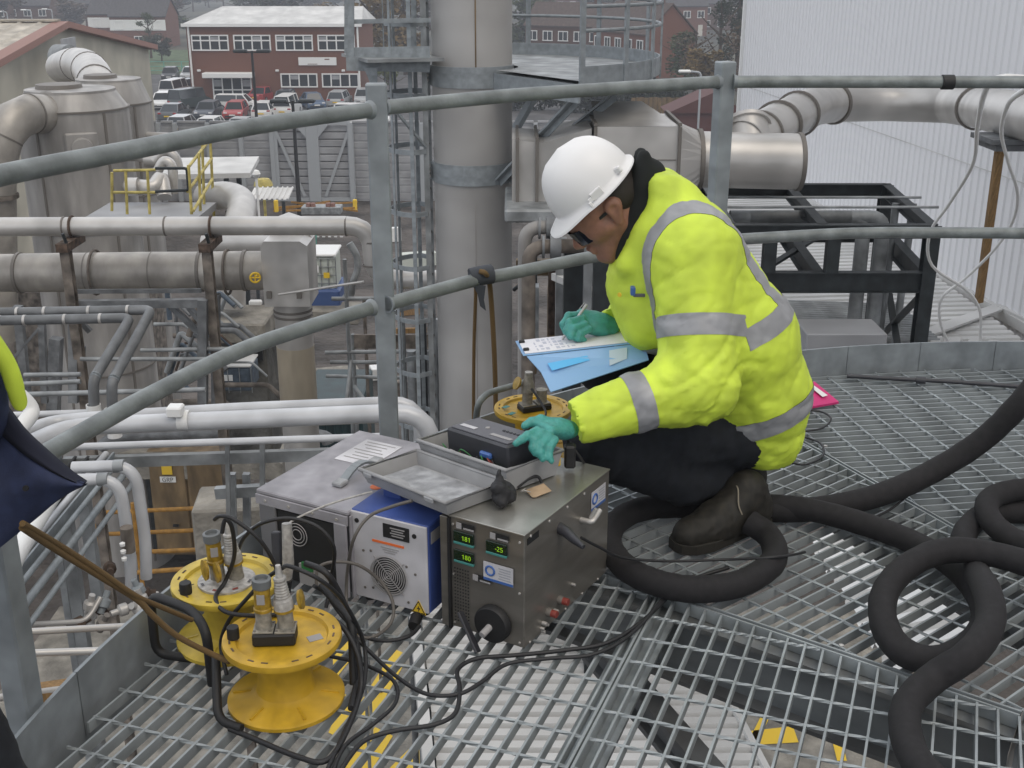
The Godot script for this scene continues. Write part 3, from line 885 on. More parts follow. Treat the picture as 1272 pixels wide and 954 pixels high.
	var t := thing("grey_fence", "tall grey ribbed fence between the yard and the car park", "fence")
	var xs := [-22.326, -19.937, -19.018, -17.181, -15.343, -13.597]
	var xr := [-9.142, -7.166, -5.099, -3.032, -0.965, 1.332, 3.859]
	for row in [xs, xr]:
		for i in row.size():
			var b := B.new(); b.box(Vector3(row[i], base + h / 2 - 0.05, -zf + 0.15), Vector3(0.24, h - 0.1, 0.22))
			part(t, "post", b, M.fence_post)
			if i == row.size() - 1: continue
			b = B.new()
			b.ribs(Vector3(row[i] + 0.12, base + 0.1, -zf), Vector3(0, h - 0.2, 0), Vector3(row[i + 1] - row[i] - 0.24, 0, 0), 0.42, 0.06, 0.7)
			b.box(Vector3((row[i] + row[i + 1]) / 2, base + h / 2, -zf - 0.06), Vector3(row[i + 1] - row[i] - 0.24, h, 0.08))
			b.box(Vector3((row[i] + row[i + 1]) / 2, base + h - 0.05, -zf + 0.02), Vector3(row[i + 1] - row[i] - 0.24, 0.1, 0.14))
			part(t, "panel", b, M.fence_grey)
	t = thing("double_gate", "grey double gate with white diagonal bracing in the tall fence", "gate")
	var x0 := -13.46
	var x1 := -9.142
	var xm := (x0 + x1) / 2
	for s in [0, 1]:
		var a0: float = x0 if s == 0 else xm + 0.35
		var a1: float = xm - 0.35 if s == 0 else x1
		var b := B.new()
		b.ribs(Vector3(a0, base + 0.2, -zf), Vector3(0, h - 0.4, 0), Vector3(a1 - a0, 0, 0), 0.42, 0.05, 0.7)
		b.box(Vector3((a0 + a1) / 2, base + h / 2, -zf - 0.08), Vector3(a1 - a0, h - 0.2, 0.06))
		var leaf := part(t, "gate_leaf", b, M.fence_grey)
		b = B.new()
		b.box(Vector3((a0 + a1) / 2, base + h - 0.1, -zf + 0.14), Vector3(a1 - a0, 0.2, 0.1)); b.box(Vector3((a0 + a1) / 2, base + 0.12, -zf + 0.14), Vector3(a1 - a0, 0.2, 0.1))
		var outer := a0 if s == 0 else a1
		b.box(Vector3(outer, base + h / 2, -zf + 0.14), Vector3(0.35, h - 0.4, 0.1))
		b.beam(Vector3(outer, base + h - 0.3, -zf + 0.16), Vector3(xm + (-0.6 if s == 0 else 0.6), base + 0.3, -zf + 0.16), 0.08, 0.16)
		part(leaf, "brace", b, M.fence_post)
	var b := B.new(); b.box(Vector3(xm, base + h / 2, -zf + 0.16), Vector3(0.68, h, 0.2), Basis.IDENTITY, 0.02)
	for s in [-1.0, 1.0]: b.prism(PackedVector2Array([Vector2(s * 0.34, h - 0.2), Vector2(s * 0.95, h - 0.2), Vector2(s * 0.34, h - 0.9)]), Transform3D(Basis.IDENTITY, Vector3(xm, base, -zf + 0.2)), 0.06)
	part(t, "centre_post", b, M.fence_post)

func flange(t: Node3D, at: Vector3, dir: Vector3, r: float, w := 0.03, mat := "seam", called := "flange") -> void:
	var b := B.new()
	var k := B.look(dir)
	b.lathe([Vector2(r * 0.9, -w / 2), Vector2(r, -w / 2), Vector2(r, w / 2), Vector2(r * 0.9, w / 2)], Transform3D(Basis(k.x, k.z, k.y), at), 28)
	part(t, called, b, M[mat])

func barn_and_tanks() -> void:
	# barn: gable end from near-left to far-right, ridge running away to the left
	var a := v3(-22.471, -3.203, -46)
	var c := v3(-22.804, -3.293, -76)
	a.y = c.y
	var mid := (a + c) / 2
	var ridge := Vector3(mid.x, -1.28, mid.z)
	var dir := (c - a).normalized()
	var away := Vector3(dir.z, 0, -dir.x)
	if away.x > 0: away = -away
	var t := thing("barn", "large beige-clad barn with cream ribbed roof and red-brown trim behind the steel tanks", "barn")
	var b := B.new()
	var w := a.distance_to(c)
	b.prism(PackedVector2Array([Vector2(0, YARD), Vector2(w, YARD), Vector2(w, c.y), Vector2(w / 2, ridge.y), Vector2(0, a.y)]), Transform3D(Basis(dir, Vector3.UP, away), Vector3(a.x, 0, a.z)), 46)
	part(t, "wall", b, M.barn_wall)
	for s in [0, 1]:
		b = B.new()
		var e := a if s == 0 else c
		b.ribs(ridge + Vector3(0, 0.12, 0), away * 46, e - ridge + (e - ridge).normalized() * 0.4, 1.0, 0.06, 0.7)
		part(t, "roof", b, M.barn_roof)
		b = B.new()
		b.beam(ridge - away * 0.12 + Vector3(0, 0.0, 0), e - away * 0.12 + (e - ridge).normalized() * 0.4, 0.3, 0.75, away)
		part(t, "verge_trim", b, M.barn_trim)
	b = B.new()
	b.beam(ridge + Vector3(0, 0.2, 0), ridge + away * 46 + Vector3(0, 0.2, 0), 0.6, 0.1)
	part(t, "ridge_trim", b, M.barn_roof)
	b = B.new()
	b.box(v3(-21.196, -2.315, -58), Vector3(0.1, 1.1, 2.0), Basis(Vector3.UP, 0.05))
	b.box(v3(-20.809, -2.544, -56), Vector3(0.3, 1.0, 0.9), Basis(Vector3.UP, 0.05))
	part(t, "vent_box", b, M.fence_grey)

	# two steel tanks
	tank("steel_tank", v3(-8.852, -2.947, -24), 68 * 0.016, -0.892, "large brown-grey steel tank with a sloping shoulder, nearer of the two on the left", 0.32)
	tank("steel_tank", v3(-9.575, -2.99, -28.5), 49 * 0.019, -1.091, "steel tank standing behind the larger one, its right side showing", 0.5)
	# inspection hatch on the near tank
	# bent duct on the left
	t = thing("elbow_duct", "wide segmented steel elbow duct bending into the near tank at the left edge", "duct")
	var r := 25 * 0.015
	var pts := [v3(-9.072, -1.257, -23.2), v3(-9.182, -1.183, -22.7), v3(-9.383, -1.282, -22.4), v3(-9.569, -1.555, -22.2), v3(-9.713, -1.99, -22.1), v3(-9.819, -2.598, -22.1), v3(-9.953, -3.984, -22), v3(-10.139, -5.45, -22)]
	var runs := []
	B.new().tube(pts, r, 28, false, false, runs)
	for i in pts.size() - 1:
		part(t, "duct_segment", runs[i], M.steel_warm)
		if i in [0, 2, 4]: flange(t, pts[i + 1], pts[i + 2] - pts[i], r * 1.02, 0.035)
	flange(t, pts[0] + Vector3(0.05, 0, 0), pts[1] - pts[0], r * 1.16, 0.14, "steel_tank")
	flange(t, v3(-9.813, -2.659, -22.1), Vector3.UP, r * 1.1, 0.08, "rusty_grey")
	# curved duct from barn into tank top
	t = thing("curved_duct", "short curved steel duct joining the barn wall to the rear tank top", "duct")
	var q := spline([v3(-13.461, -1.391, -36), v3(-11.976, -1.067, -33), v3(-10.929, -0.994, -31), v3(-10.236, -1.143, -29.5), v3(-10.055, -1.364, -29)], 4)
	b = B.new(); b.tube(q, 21 * 0.021, 24)
	part(t, "duct", b, M.steel_clean)
	for i in [5, 9, 13]: flange(t, q[i], q[i + 1] - q[i - 1], 21.6 * 0.021, 0.05)
	b = B.new()
	b.lathe([Vector2(0, -0.4), Vector2(0.42, -0.4), Vector2(0.42, 0.1), Vector2(0.0, 0.1)], Transform3D(Basis(Vector3(0, 1, 0), Vector3(0.9, 0, 0.4).normalized(), Vector3(0.4, 0, -0.9).normalized()), v3(-13.604, -1.207, -37)), 24)
	part(t, "fan_hood", b, M.galv_far)

func tank(called: String, at: Vector3, r: float, top: float, label: String, cham: float) -> void:
	var t := thing(called, label, "tank", "steel tanks by the barn", Vector3(at.x, YARD, at.z))
	var h := top - YARD
	var b := B.new()
	b.lathe([Vector2(r, 0), Vector2(r, h - cham), Vector2(r * 0.985, h - cham * 0.94), Vector2(r * 0.8, h), Vector2(r * 0.8, h + 0.05), Vector2(0, h + 0.07)], Transform3D(Basis(Vector3.UP, 0.3), Vector3.ZERO), 40, 12.0)
	part(t, "shell", b, M.steel_tank)
	for y in [h - cham, h * 0.74, h * 0.66, h * 0.45]:
		b = B.new()
		b.lathe([Vector2(r * 0.98, y - 0.02), Vector2(r + 0.022, y - 0.018), Vector2(r + 0.022, y + 0.018), Vector2(r * 0.98, y + 0.02)], Transform3D.IDENTITY, 40)
		part(t, "band", b, M.seam)
	for a in [-0.35, 0.9, 2.2]:
		var p := Vector3(sin(a), 0, cos(a)) * (r + 0.006)
		b = B.new(); b.beam(p + Vector3(0, 0.2, 0), p + Vector3(0, h - cham * 1.1, 0), 0.05, 0.02, p)
		part(t, "seam", b, M.seam)
	var d := Vector3(0.42, 0, 0.9).normalized()
	b = B.new()
	b.box(d * (r + 0.03) + Vector3(0, h - 1.0, 0), Vector3(0.62, 0.62, 0.12), B.look(d), 0.03)
	b.lathe([Vector2(0, 0.16), Vector2(0.2, 0.16), Vector2(0.22, 0.12), Vector2(0.22, 0.0)], Transform3D(Basis(d.cross(Vector3.UP), d, Vector3.UP), d * r + Vector3(0, h - 1.0, 0)), 20)
	part(t, "hatch", b, M.steel_tank)
	b = B.new()
	b.lathe([Vector2(0, 0.1), Vector2(r * 0.4, 0.09), Vector2(r * 0.42, 0.0), Vector2(r * 0.42, -0.05)], Transform3D(Basis.IDENTITY, Vector3(-r * 0.2, h + 0.05, 0)), 24)
	part(t, "lid", b, M.seam)
	for s in 2:
		b = B.new()
		var e := Vector3(0.95, 0, 0.3).normalized()
		b.rod(e * (r - 0.05) + Vector3(0, h - 1.25 - s * 0.6, 0), e * (r + 0.7 - s * 0.2) + Vector3(0, h - 1.25 - s * 0.62, 0), 0.09 + 0.05 * s, 12)
		part(t, "nozzle", b, M.steel_clean)

func duct_run() -> void:
	var b: B
	# upper pipe with elbow
	var t := thing("pale_pipe", "long pale pipe running level above the fat duct, then dropping beside the railing post", "pipe")
	var r := 11.5 * 0.01
	var p := bent([v3(-6.81, -1.521, -14), v3(-1.702, -1.501, -14), v3(-1.729, -2.176, -14), v3(-0.358, -2.176, -14)], 0.34, 5)
	b = B.new(); b.tube(p, r, 24)
	part(t, "pipe_run", b, M.steel_clean)
	for x in [v3(-4.206, -1.511, -14), v3(-5.439, -1.511, -14), v3(-2.015, -1.511, -14)]: flange(t, x, Vector3.RIGHT, r * 1.05, 0.02)
	flange(t, v3(-1.71, -1.7, -14), Vector3.UP, r * 1.06, 0.02); flange(t, v3(-1.722, -1.992, -14), Vector3.UP, r * 1.06, 0.02); flange(t, v3(-1.351, -2.176, -14), Vector3.RIGHT, r * 1.06, 0.02)
	# fat duct into a square transition box and down
	t = thing("fat_duct", "fat horizontal steel duct ending in a square box and a downpipe", "duct")
	r = 25 * 0.01
	var s := [v3(-7.302, -2.247, -14.6), v3(-6.319, -2.247, -14.6), v3(-5.439, -2.236, -14.6), v3(-4.611, -2.225, -14.6), v3(-3.99, -2.225, -14.6), v3(-3.421, -2.215, -14.6), v3(-3.142, -2.215, -14.6)]
	for i in s.size() - 1:
		b = B.new(); b.tube([s[i], s[i + 1]], r * (1.0 if i != 0 else 0.97), 32)
		part(t, "duct_segment", b, M.steel_warm)
		if i > 0: flange(t, s[i], Vector3.RIGHT, r * (1.012 if i in [2, 3] else 1.06), 0.015 if i in [2, 3] else 0.04, "seam")
	var c := v3(-2.845, -2.257, -14.6)
	var hw := 29 * 0.01
	var top := -1.819
	var bot := -2.601
	b = B.new()
	b.prism(PackedVector2Array([Vector2(-hw, bot), Vector2(hw, bot), Vector2(hw, top), Vector2(hw * 0.7, top + 0.06), Vector2(-hw * 0.85, top + 0.06), Vector2(-hw, top)]), Transform3D(Basis.IDENTITY, Vector3(c.x, 0, c.z - 0.32)), 0.66)
	b.prism(PackedVector2Array([Vector2(-hw * 0.95, top), Vector2(hw * 0.98, top), Vector2(hw * 0.72, top + 0.14), Vector2(-hw * 0.3, top + 0.24), Vector2(-hw * 0.85, top + 0.18)]), Transform3D(Basis.IDENTITY, Vector3(c.x, 0, c.z - 0.6)), 0.5)
	part(t, "transition_box", b, M.steel_clean)
	b = B.new()
	b.lathe([Vector2(hw * 0.85, 0), Vector2(hw * 0.83, -0.14), Vector2(hw * 0.83, -5.5)], Transform3D(Basis.IDENTITY, Vector3(c.x, bot, c.z)), 32)
	part(t, "downpipe", b, M.steel_clean)
	b = B.new(); b.rod(Vector3(c.x, bot - 0.62, c.z), Vector3(c.x, bot - 1.5, c.z), hw * 0.845, 32)
	part(t, "bright_cladding", b, M.gold_clad)
	for y in [-0.13, -0.2, -1.55]: flange(t, Vector3(c.x, bot + y, c.z), Vector3.UP, hw * 0.87, 0.03)
	for x in [-0.22, 0.16]:
		b = B.new(); b.box(Vector3(c.x + x, bot + 0.16, c.z + 0.36), Vector3(0.06, 0.09, 0.04))
		part(t, "hinge", b, M.seam)
	b = B.new()
	var hwheel := v3(-3.191, -2.181, -14.1)
	b.tube(ring(hwheel, Vector3(0.3, 0, 1), 0.06, 16), 0.014, 6, false, true)
	for i in 4: b.rod(hwheel, hwheel + Vector3(cos(i * PI / 2), sin(i * PI / 2), 0) * 0.06, 0.01, 6)
	b.rod(hwheel, hwheel - Vector3(0, 0, 0.2), 0.014, 6)
	part(t, "hand_wheel", b, M.sign_yellow)
	b = B.new(); b.rod(v3(-2.915, -2.398, -14.1), v3(-1.817, -2.18, -13.9), 0.016, 6)
	solo("tie_rod", b, M.steel_clean, "thin pale rod slanting from the square duct box to the railing post", "rod")
	# a second duct going back behind the box
	t = thing("silver_elbow_duct", "silver elbow duct rising behind the pale pipe beside the yellow stair", "duct")
	b = B.new()
	r = 18 * 0.014
	var e := spline([v3(-5.293, -2.967, -19), v3(-5.08, -2.783, -19.4), v3(-5.022, -2.519, -20), v3(-4.918, -2.418, -20.5), v3(-4.721, -2.559, -20.2), v3(-4.748, -2.827, -19.6)], 5)
	b.tube(spline([v3(-5.675, -2.562, -21.5), v3(-5.148, -2.44, -21), v3(-4.757, -2.456, -20.4), v3(-4.622, -2.619, -19.6), v3(-4.652, -2.967, -19), v3(-4.732, -3.909, -18.9)], 5), r, 22)
	part(t, "duct", b, M.steel_clean)
	flange(t, v3(-4.688, -2.519, -20), Vector3(0, 1, -0.4), r * 1.05, 0.04)
	b = B.new(); b.rod(v3(-4.202, -2.175, -16), v3(-3.147, -2.039, -15.4), 19 * 0.011, 24)
	solo("short_duct", b, M.steel_clean, "short steel duct stub between the pale pipe and the fat duct", "duct")
	# support posts with clamps carrying both pipes
	for i in 2:
		var px: Vector3 = [v3(-5.346, -1.928, -13.7), v3(-3.651, -1.928, -13.7)][i]
		t = thing("duct_support", ["rusty steel post clamped to the fat duct at its left end", "rusty steel post clamped to the fat duct near the square box"][i], "support", "supports of the fat duct")
		b = B.new(); b.ibeam(Vector3(px.x, YARD, px.z), Vector3(px.x, -1.633, px.z), 0.11, 0.12, 0.014, Vector3.BACK)
		part(t, "post", b, M.rusty_grey)
		b = B.new(); b.beam(Vector3(px.x, -1.691, px.z - 0.5), Vector3(px.x, -1.691, px.z + 0.12), 0.14, 0.1)
		part(t, "bracket", b, M.rust)
		b = B.new(); b.tube(ring(Vector3(px.x, -1.516, -14.0), Vector3.RIGHT, 0.125, 18), 0.016, 6, false, true)
		part(t, "pipe_clamp", b, M.rust)
		b = B.new(); b.tube(ring(Vector3(px.x, -2.236, -14.6), Vector3.RIGHT, 0.285, 24), 0.018, 6, false, true)
		part(t, "duct_strap", b, M.rusty_grey)
		b = B.new(); b.rod(Vector3(px.x + 0.05, -1.682, px.z + 0.05), Vector3(px.x + 0.03, -1.515, px.z + 0.1), 0.02, 6)
		part(t, "hanger", b, M.dark_steel)
	# steel frame below
	t = thing("pipe_gantry", "galvanised steel frame with knee braces under the fat duct", "frame")
	for g in [[v3(-5.407, -2.438, -13.8), v3(-3.787, -2.418, -13.8), 0.1], [v3(-5.543, -2.384, -14.2), v3(-3.903, -2.373, -14.2), 0.05], [v3(-3.847, -3.649, -13.6), v3(-3.729, -2.322, -13.6), 0.11], [v3(-3.904, -3.95, -14.4), v3(-3.777, -2.47, -14.4), 0.1], [v3(-5.451, -3.649, -13.6), v3(-5.376, -2.5, -13.8), 0.11], [v3(-3.908, -2.82, -13.9), v3(-4.216, -2.487, -13.9), 0.07], [v3(-5.251, -2.82, -13.9), v3(-5.415, -2.612, -13.9), 0.06], [v3(-4.12, -2.531, -14.2), v3(-3.774, -2.605, -13.6), 0.06]]:
		b = B.new(); b.beam(g[0], g[1], g[2], g[2], Vector3.BACK)
		part(t, "beam", b, M.grey_steel)
	for g in [[v3(-4.546, -2.965, -13.6), v3(-3.311, -2.944, -13.6)], [v3(-5.221, -3.012, -13.4), v3(-3.711, -3.012, -13.4)], [v3(-5.327, -2.832, -12), v3(-4.708, -2.804, -12)], [v3(-5.49, -2.869, -12.4), v3(-4.854, -2.859, -12.4)], [v3(-5.077, -2.732, -11.4), v3(-3.187, -2.679, -11.4)]]:
		b = B.new(); b.rod(g[0], g[1], 0.028, 8)
		part(t, "guard_rail", b, M.galv_far)
	# yellow-railed walkway between the tanks
	t = thing("walkway", "small grated walkway with yellow handrails beside the tanks", "walkway")
	b = B.new(); b.box(v3(-6.238, -2.575, -20), Vector3(1.9, 0.12, 1.5))
	part(t, "deck", b, M.fence_grey)
	var z := 19.4
	for g in [[(v3(-6.632, -1.753, -19.4)), v3(-6.707, -2.399, -19.4)], [v3(-6.401, -1.714, -19.4), v3(-6.456, -2.454, -19.4)], [v3(-6.041, -1.714, -19.4), v3(-6.078, -2.454, -19.4)]]:
		b = B.new(); b.rod(g[0], g[1], 0.025, 8)
		part(t, "rail_post", b, M.yellow_rail)
	for y in [[v3(-6.602, -1.727, -19.4), v3(-5.907, -1.714, -19.4)], [v3(-6.644, -2.088, -19.4), v3(-5.946, -2.088, -19.4)]]:
		b = B.new(); b.rod(y[0], y[1], 0.024, 8)
		part(t, "handrail", b, M.yellow_rail)
	b = B.new(); b.tube(bent([v3(-5.905, -1.687, -19.4), v3(-5.385, -1.687, -19.4), v3(-5.392, -2.048, -19.4), v3(-5.945, -2.075, -19.4)], 0.05), 0.025, 8)
	part(t, "gate_frame", b, M.dark_steel)
	t = thing("yellow_stair_rail", "yellow stair railing rising beside the small walkway", "railing")
	for g in [[v3(-5.372, -1.687, -19.4), v3(-5.381, -1.448, -21)], [v3(-5.408, -2.075, -19.4), v3(-5.367, -1.775, -21)], [v3(-5.289, -2.36, -19.2), v3(-5.384, -2.134, -21)]]:
		b = B.new(); b.rod(g[0], g[1], 0.026, 8)
		part(t, "handrail", b, M.yellow_rail)
	for g in [[v3(-5.353, -1.634, -19.4), v3(-5.376, -2.454, -19.4)], [v3(-5.405, -1.392, -20.6), v3(-5.484, -2.754, -20.6)], [v3(-5.365, -1.42, -21), v3(-5.415, -2.836, -21)], [v3(-5.322, -1.525, -20), v3(-5.392, -2.603, -20)]]:
		b = B.new(); b.rod(g[0], g[1], 0.026, 8)
		part(t, "rail_post", b, M.yellow_rail)
	# small silver pipework on the walkway
	t = thing("silver_pipework", "cluster of small silver insulated bends above the yellow handrail", "pipework")
	for g in [[[v3(-6.602, -2.208, -20.6), v3(-6.346, -2.208, -20.6), v3(-6.25, -2.1, -20.8), v3(-6.166, -2.394, -20.6)], 9], [[v3(-6.545, -1.896, -21.5), v3(-6.321, -1.721, -21.5), v3(-6.156, -1.837, -21.5), v3(-6.117, -2.043, -21.5)], 6], [[v3(-6.353, -1.99, -21), v3(-6.22, -1.818, -21), v3(-6.087, -1.933, -21), v3(-6.118, -2.396, -21)], 6], [[v3(-6.769, -2.19, -20.5), v3(-6.57, -2.19, -20.5)], 11], [[v3(-6.875, -1.944, -22), v3(-6.634, -1.944, -22)], 9]]:
		b = B.new(); b.tube(spline(g[0], 5), g[1] * 0.0146, 14)
		part(t, "bend", b, M.steel_clean)
	# small canopies behind
	t = thing("canopy", "flat grey canopy on dark posts behind the yellow stair", "canopy")
	b = B.new(); b.box(v3(-9.762, -4.683, -38), Vector3(2.8, 0.15, 3.4), Basis(Vector3.UP, 0.12))
	part(t, "roof", b, M.white_roof)
	for g in [[v3(-8.929, -4.791, -36.5), v3(-8.988, -5.499, -36.5)], [v3(-8.883, -4.787, -38), v3(-8.954, -5.68, -38)], [v3(-9.709, -4.791, -36.5), v3(-9.773, -5.499, -36.5)]]:
		b = B.new(); b.beam(Vector3(g[0].x, g[0].y, g[0].z), Vector3(g[0].x, YARD, g[0].z), 0.14, 0.14, Vector3.BACK)
		part(t, "post", b, M.dark_steel)
	t = thing("small_canopy", "small white corrugated canopy beside the lamp post", "canopy")
	b = B.new(); b.ribs(v3(-10.461, -7.248, -46), Vector3(1.6, 0, 0), Vector3(0, 0.25, -1.3), 0.2, 0.05)
	part(t, "roof", b, M.white_roof)
	for g in [v3(-10.338, -7.312, -46), v3(-9.062, -7.312, -46)]:
		b = B.new(); b.beam(g, Vector3(g.x, YARD, g.z), 0.12, 0.12, Vector3.BACK)
		part(t, "post", b, M.dark_steel)
	b = B.new()
	var am := v3(-10.236, -6.961, -48)
	b.lathe([Vector2(0, 0.3), Vector2(0.25, 0.25), Vector2(0.36, 0.08), Vector2(0.4, -0.1), Vector2(0.0, -0.14)], Transform3D(Basis.IDENTITY.scaled(Vector3(1, 0.8, 1)), am), 16)
	b.rod(am, am - Vector3(0, 2.0, 0), 0.06)
	solo("beacon", b, M.yellow_rail, "mustard rounded beacon on a thin stalk behind the small white canopy", "beacon")
	b = B.new()
	am = v3(-9.629, -5.895, -44)
	b.lathe([Vector2(0, 0.17), Vector2(0.12, 0.12), Vector2(0.17, 0), Vector2(0.12, -0.12), Vector2(0.05, -0.17), Vector2(0.04, -2.2), Vector2(0, -2.2)], Transform3D(Basis.IDENTITY, am), 16)
	solo("globe_lamp", b, M.white_paint, "small white globe on a pole left of the lamp post", "lamp")
	# yellow barrier lines by the gate
	t = thing("yellow_barrier", "low yellow folding barrier in front of the grey gate", "barrier")
	for g in [[v3(-11.942, -10.089, -58), v3(-9.563, -10.174, -61)], [v3(-11.596, -10.217, -61), v3(-7.746, -10.089, -58)], [v3(-11.931, -9.926, -58), v3(-8.126, -10.217, -61)], [v3(-11.26, -9.889, -57), v3(-7.872, -10.122, -59)]]:
		b = B.new(); b.beam(g[0], g[1], 0.06, 0.09)
		part(t, "bar", b, M.orange_rail)
	for g in [v3(-11.804, -9.845, -58), v3(-7.99, -9.999, -59)]:
		b = B.new(); b.box(g, Vector3(0.2, 0.6, 0.2), Basis.IDENTITY, 0.03)
		part(t, "foot", b, M.sign_yellow)
	t = thing("pump_skid", "low grey pump skid with dark round ports behind the pale pipe", "skid")
	b = B.new(); b.box(v3(-8.204, -8.425, -50), Vector3(1.7, 0.32, 0.8), Basis.IDENTITY, 0.03)
	part(t, "base", b, M.galv_far)
	for x in [-0.55, -0.35, 0.3, 0.5]:
		b = B.new(); b.lathe([Vector2(0.11, 0), Vector2(0.11, 0.16), Vector2(0, 0.17)], Transform3D(Basis.IDENTITY, v3(-8.198, -8.32, -50) + Vector3(x, 0.05, 0.2)), 12)
		part(t, "port", b, M.barn_trim)

func ring(c: Vector3, axis: Vector3, r: float, n: int) -> Array:
	var k := B.look(axis)
	var out := []
	for i in n: out.append(c + (k.x * cos(TAU * i / n) + k.y * sin(TAU * i / n)) * r)
	return out

func yard_clutter() -> void:
	var b: B
	# dark green container with teal hatch
	var t := thing("container", "dark green container with a teal framed hatch behind the pale pipe", "container")
	var g := v3(-7.228, -11.3, -45.128)
	b = B.new()
	b.box(Vector3(-4.49, YARD + 1.3, -28.4), Vector3(1.5, 2.6, 2.4), Basis.IDENTITY, 0.04)
	b.ribs(Vector3(-4.49 - 0.74, YARD + 0.1, -27.19), Vector3(1.48, 0, 0), Vector3(0, 2.4, 0), 0.2, 0.03)
	part(t, "body", b, M.green_box)
	b = B.new()
	b.tube(bent([v3(-4.943, -5.465, -26.8), v3(-4.879, -4.404, -26.8), v3(-4.616, -4.404, -26.8), v3(-4.677, -5.465, -26.8)], 0.02, 2), 0.07, 6)
	part(t, "hatch_frame", b, M.teal_box)
	for i in 5:
		b = B.new(); b.box(v3(-4.634, -4.546, -27.1) + Vector3(0.14 * i + 0.05, 0, 0), Vector3(0.07, 0.025, 0.02))
		part(t, "marking", b, M.white_paint)
	# caged liquid tote on a blue bund
	b = B.new(); b.box(v3(-4.135, -5.385, -25), Vector3(0.82, 0.52, 1.2), Basis.IDENTITY, 0.04)
	solo("blue_bund", b, M.blue_bund, "blue plastic bund tray under the caged white tote", "bund tray")
	t = thing("caged_tote", "white liquid tote in a thin wire cage on the blue tray", "tote")
	var c := v3(-4.121, -4.8, -25)
	b = B.new(); b.box(c, Vector3(0.6, 0.76, 0.9), Basis.IDENTITY, 0.06)
	part(t, "bottle", b, M.ibc)
	b = B.new(); b.box(c + Vector3(0, 0.41, 0), Vector3(0.66, 0.06, 0.96), Basis.IDENTITY, 0.02)
	part(t, "lid", b, M.white_paint)
	for i in 5:
		b = B.new(); b.rod(c + Vector3(-0.32 + i * 0.16, -0.4, 0.47), c + Vector3(-0.32 + i * 0.16, 0.38, 0.47), 0.012, 5)
		part(t, "cage_wire", b, M.galv_far)
	for i in 5:
		b = B.new(); b.rod(c + Vector3(-0.33, -0.38 + i * 0.18, 0.475), c + Vector3(0.33, -0.38 + i * 0.18, 0.475), 0.012, 5)
		part(t, "cage_wire", b, M.galv_far)
	b = B.new(); b.box(c + Vector3(0.12, -0.02, 0.49), Vector3(0.13, 0.12, 0.01))
	part(t, "label", b, M.sign_yellow)
	b = B.new(); b.box(c + Vector3(-0.12, 0.12, 0.49), Vector3(0.16, 0.16, 0.01))
	part(t, "label", b, M.white_paint)
	# grey hose coming down beside it
	b = B.new(); b.tube(spline([v3(-3.404, -3.996, -24), v3(-3.265, -4.271, -24), v3(-3.261, -4.566, -24), v3(-3.377, -4.864, -24), v3(-3.451, -5.166, -24.2), v3(-3.607, -5.265, -24.3)], 5), 0.075, 10)
	solo("grey_hose", b, M.galv_far, "short thick grey hose hanging beside the blue tray", "hose")
	b = B.new()
	for k in 3: b.box(v3(-4.144, -5.466, -24) + Vector3(0.55 * k - 0.4, 0.1, 0.1 * k), Vector3(0.5, 0.35, 0.7), Basis(Vector3.UP, 0.1 * k), 0.03)
	b = B.new(); b.box(v3(-3.988, -5.618, -24.4), Vector3(1.5, 0.3, 0.8), Basis(Vector3.UP, -0.12), 0.03)
	solo("concrete_kerb", b, M.concrete, "pale concrete block under the blue bund tray", "concrete block")
	# scaffolding
	t = thing("scaffold", "tube scaffold with brown boards between the railing post and the chimney", "scaffold")
	for q in [[v3(-2.348, -2.405, -16), v3(-2.408, -5.125, -16)], [v3(-2.429, -3.814, -17), v3(-2.482, -5.537, -17)], [v3(-1.564, -3.323, -16), v3(-1.603, -5.319, -16)], [v3(-2.417, -3.658, -18.4), v3(-2.466, -5.745, -18.4)]]:
		b = B.new(); b.rod(Vector3(q[0].x, q[0].y, q[0].z), Vector3(q[0].x, YARD, q[0].z), 0.03, 8)
		part(t, "standard", b, M.rusty_grey if q[0].z < -17.9 else M.galv_far)
	for q in [[v3(-2.558, -2.978, -16), v3(-1.896, -2.978, -16)], [v3(-2.693, -3.783, -16), v3(-1.23, -3.759, -16)], [v3(-2.631, -3.93, -16), v3(-1.234, -3.93, -16)], [v3(-2.87, -4.49, -17), v3(-1.442, -4.529, -17)], [v3(-2.327, -3.905, -16), v3(-2.355, -4.425, -15.5)], [v3(-2.241, -4.157, -15.6), v3(-2.054, -4.326, -15.4)]]:
		b = B.new(); b.rod(q[0], q[1], 0.03, 8)
		part(t, "ledger", b, M.galv_far)
	for q in [[v3(-2.409, -3.93, -17), v3(-1.18, -3.93, -17), 0.22], [v3(-1.816, -3.917, -17.5), v3(-1.337, -3.903, -17.5), 0.08]]:
		b = B.new(); b.beam(q[0], q[1], 0.05, q[2])
		part(t, "board", b, M.rusty_grey if q[2] > 0.1 else M.wood)
	# blue plastic crate-tank and concrete blocks
	t = thing("blue_tote", "dusty blue caged tote with a white notice on the lower skid", "tote")
	c = v3(-4.469, -4.798, -18)
	b = B.new(); b.box(c, Vector3(0.55, 0.42, 0.6), Basis.IDENTITY, 0.04)
	mk("dusty_blue", Color(0.11, 0.15, 0.2), 0.6, 0, "blotch", Vector3.ONE * 0.8)
	part(t, "bottle", b, M.dusty_blue)
	b = B.new(); b.box(c + Vector3(0, 0.22, 0), Vector3(0.56, 0.03, 0.62), Basis.IDENTITY, 0.01)
	part(t, "lid", b, M.white_roof)
	b = B.new(); b.box(c + Vector3(-0.1, 0.03, 0.305), Vector3(0.16, 0.1, 0.01))
	part(t, "notice", b, M.white_paint)
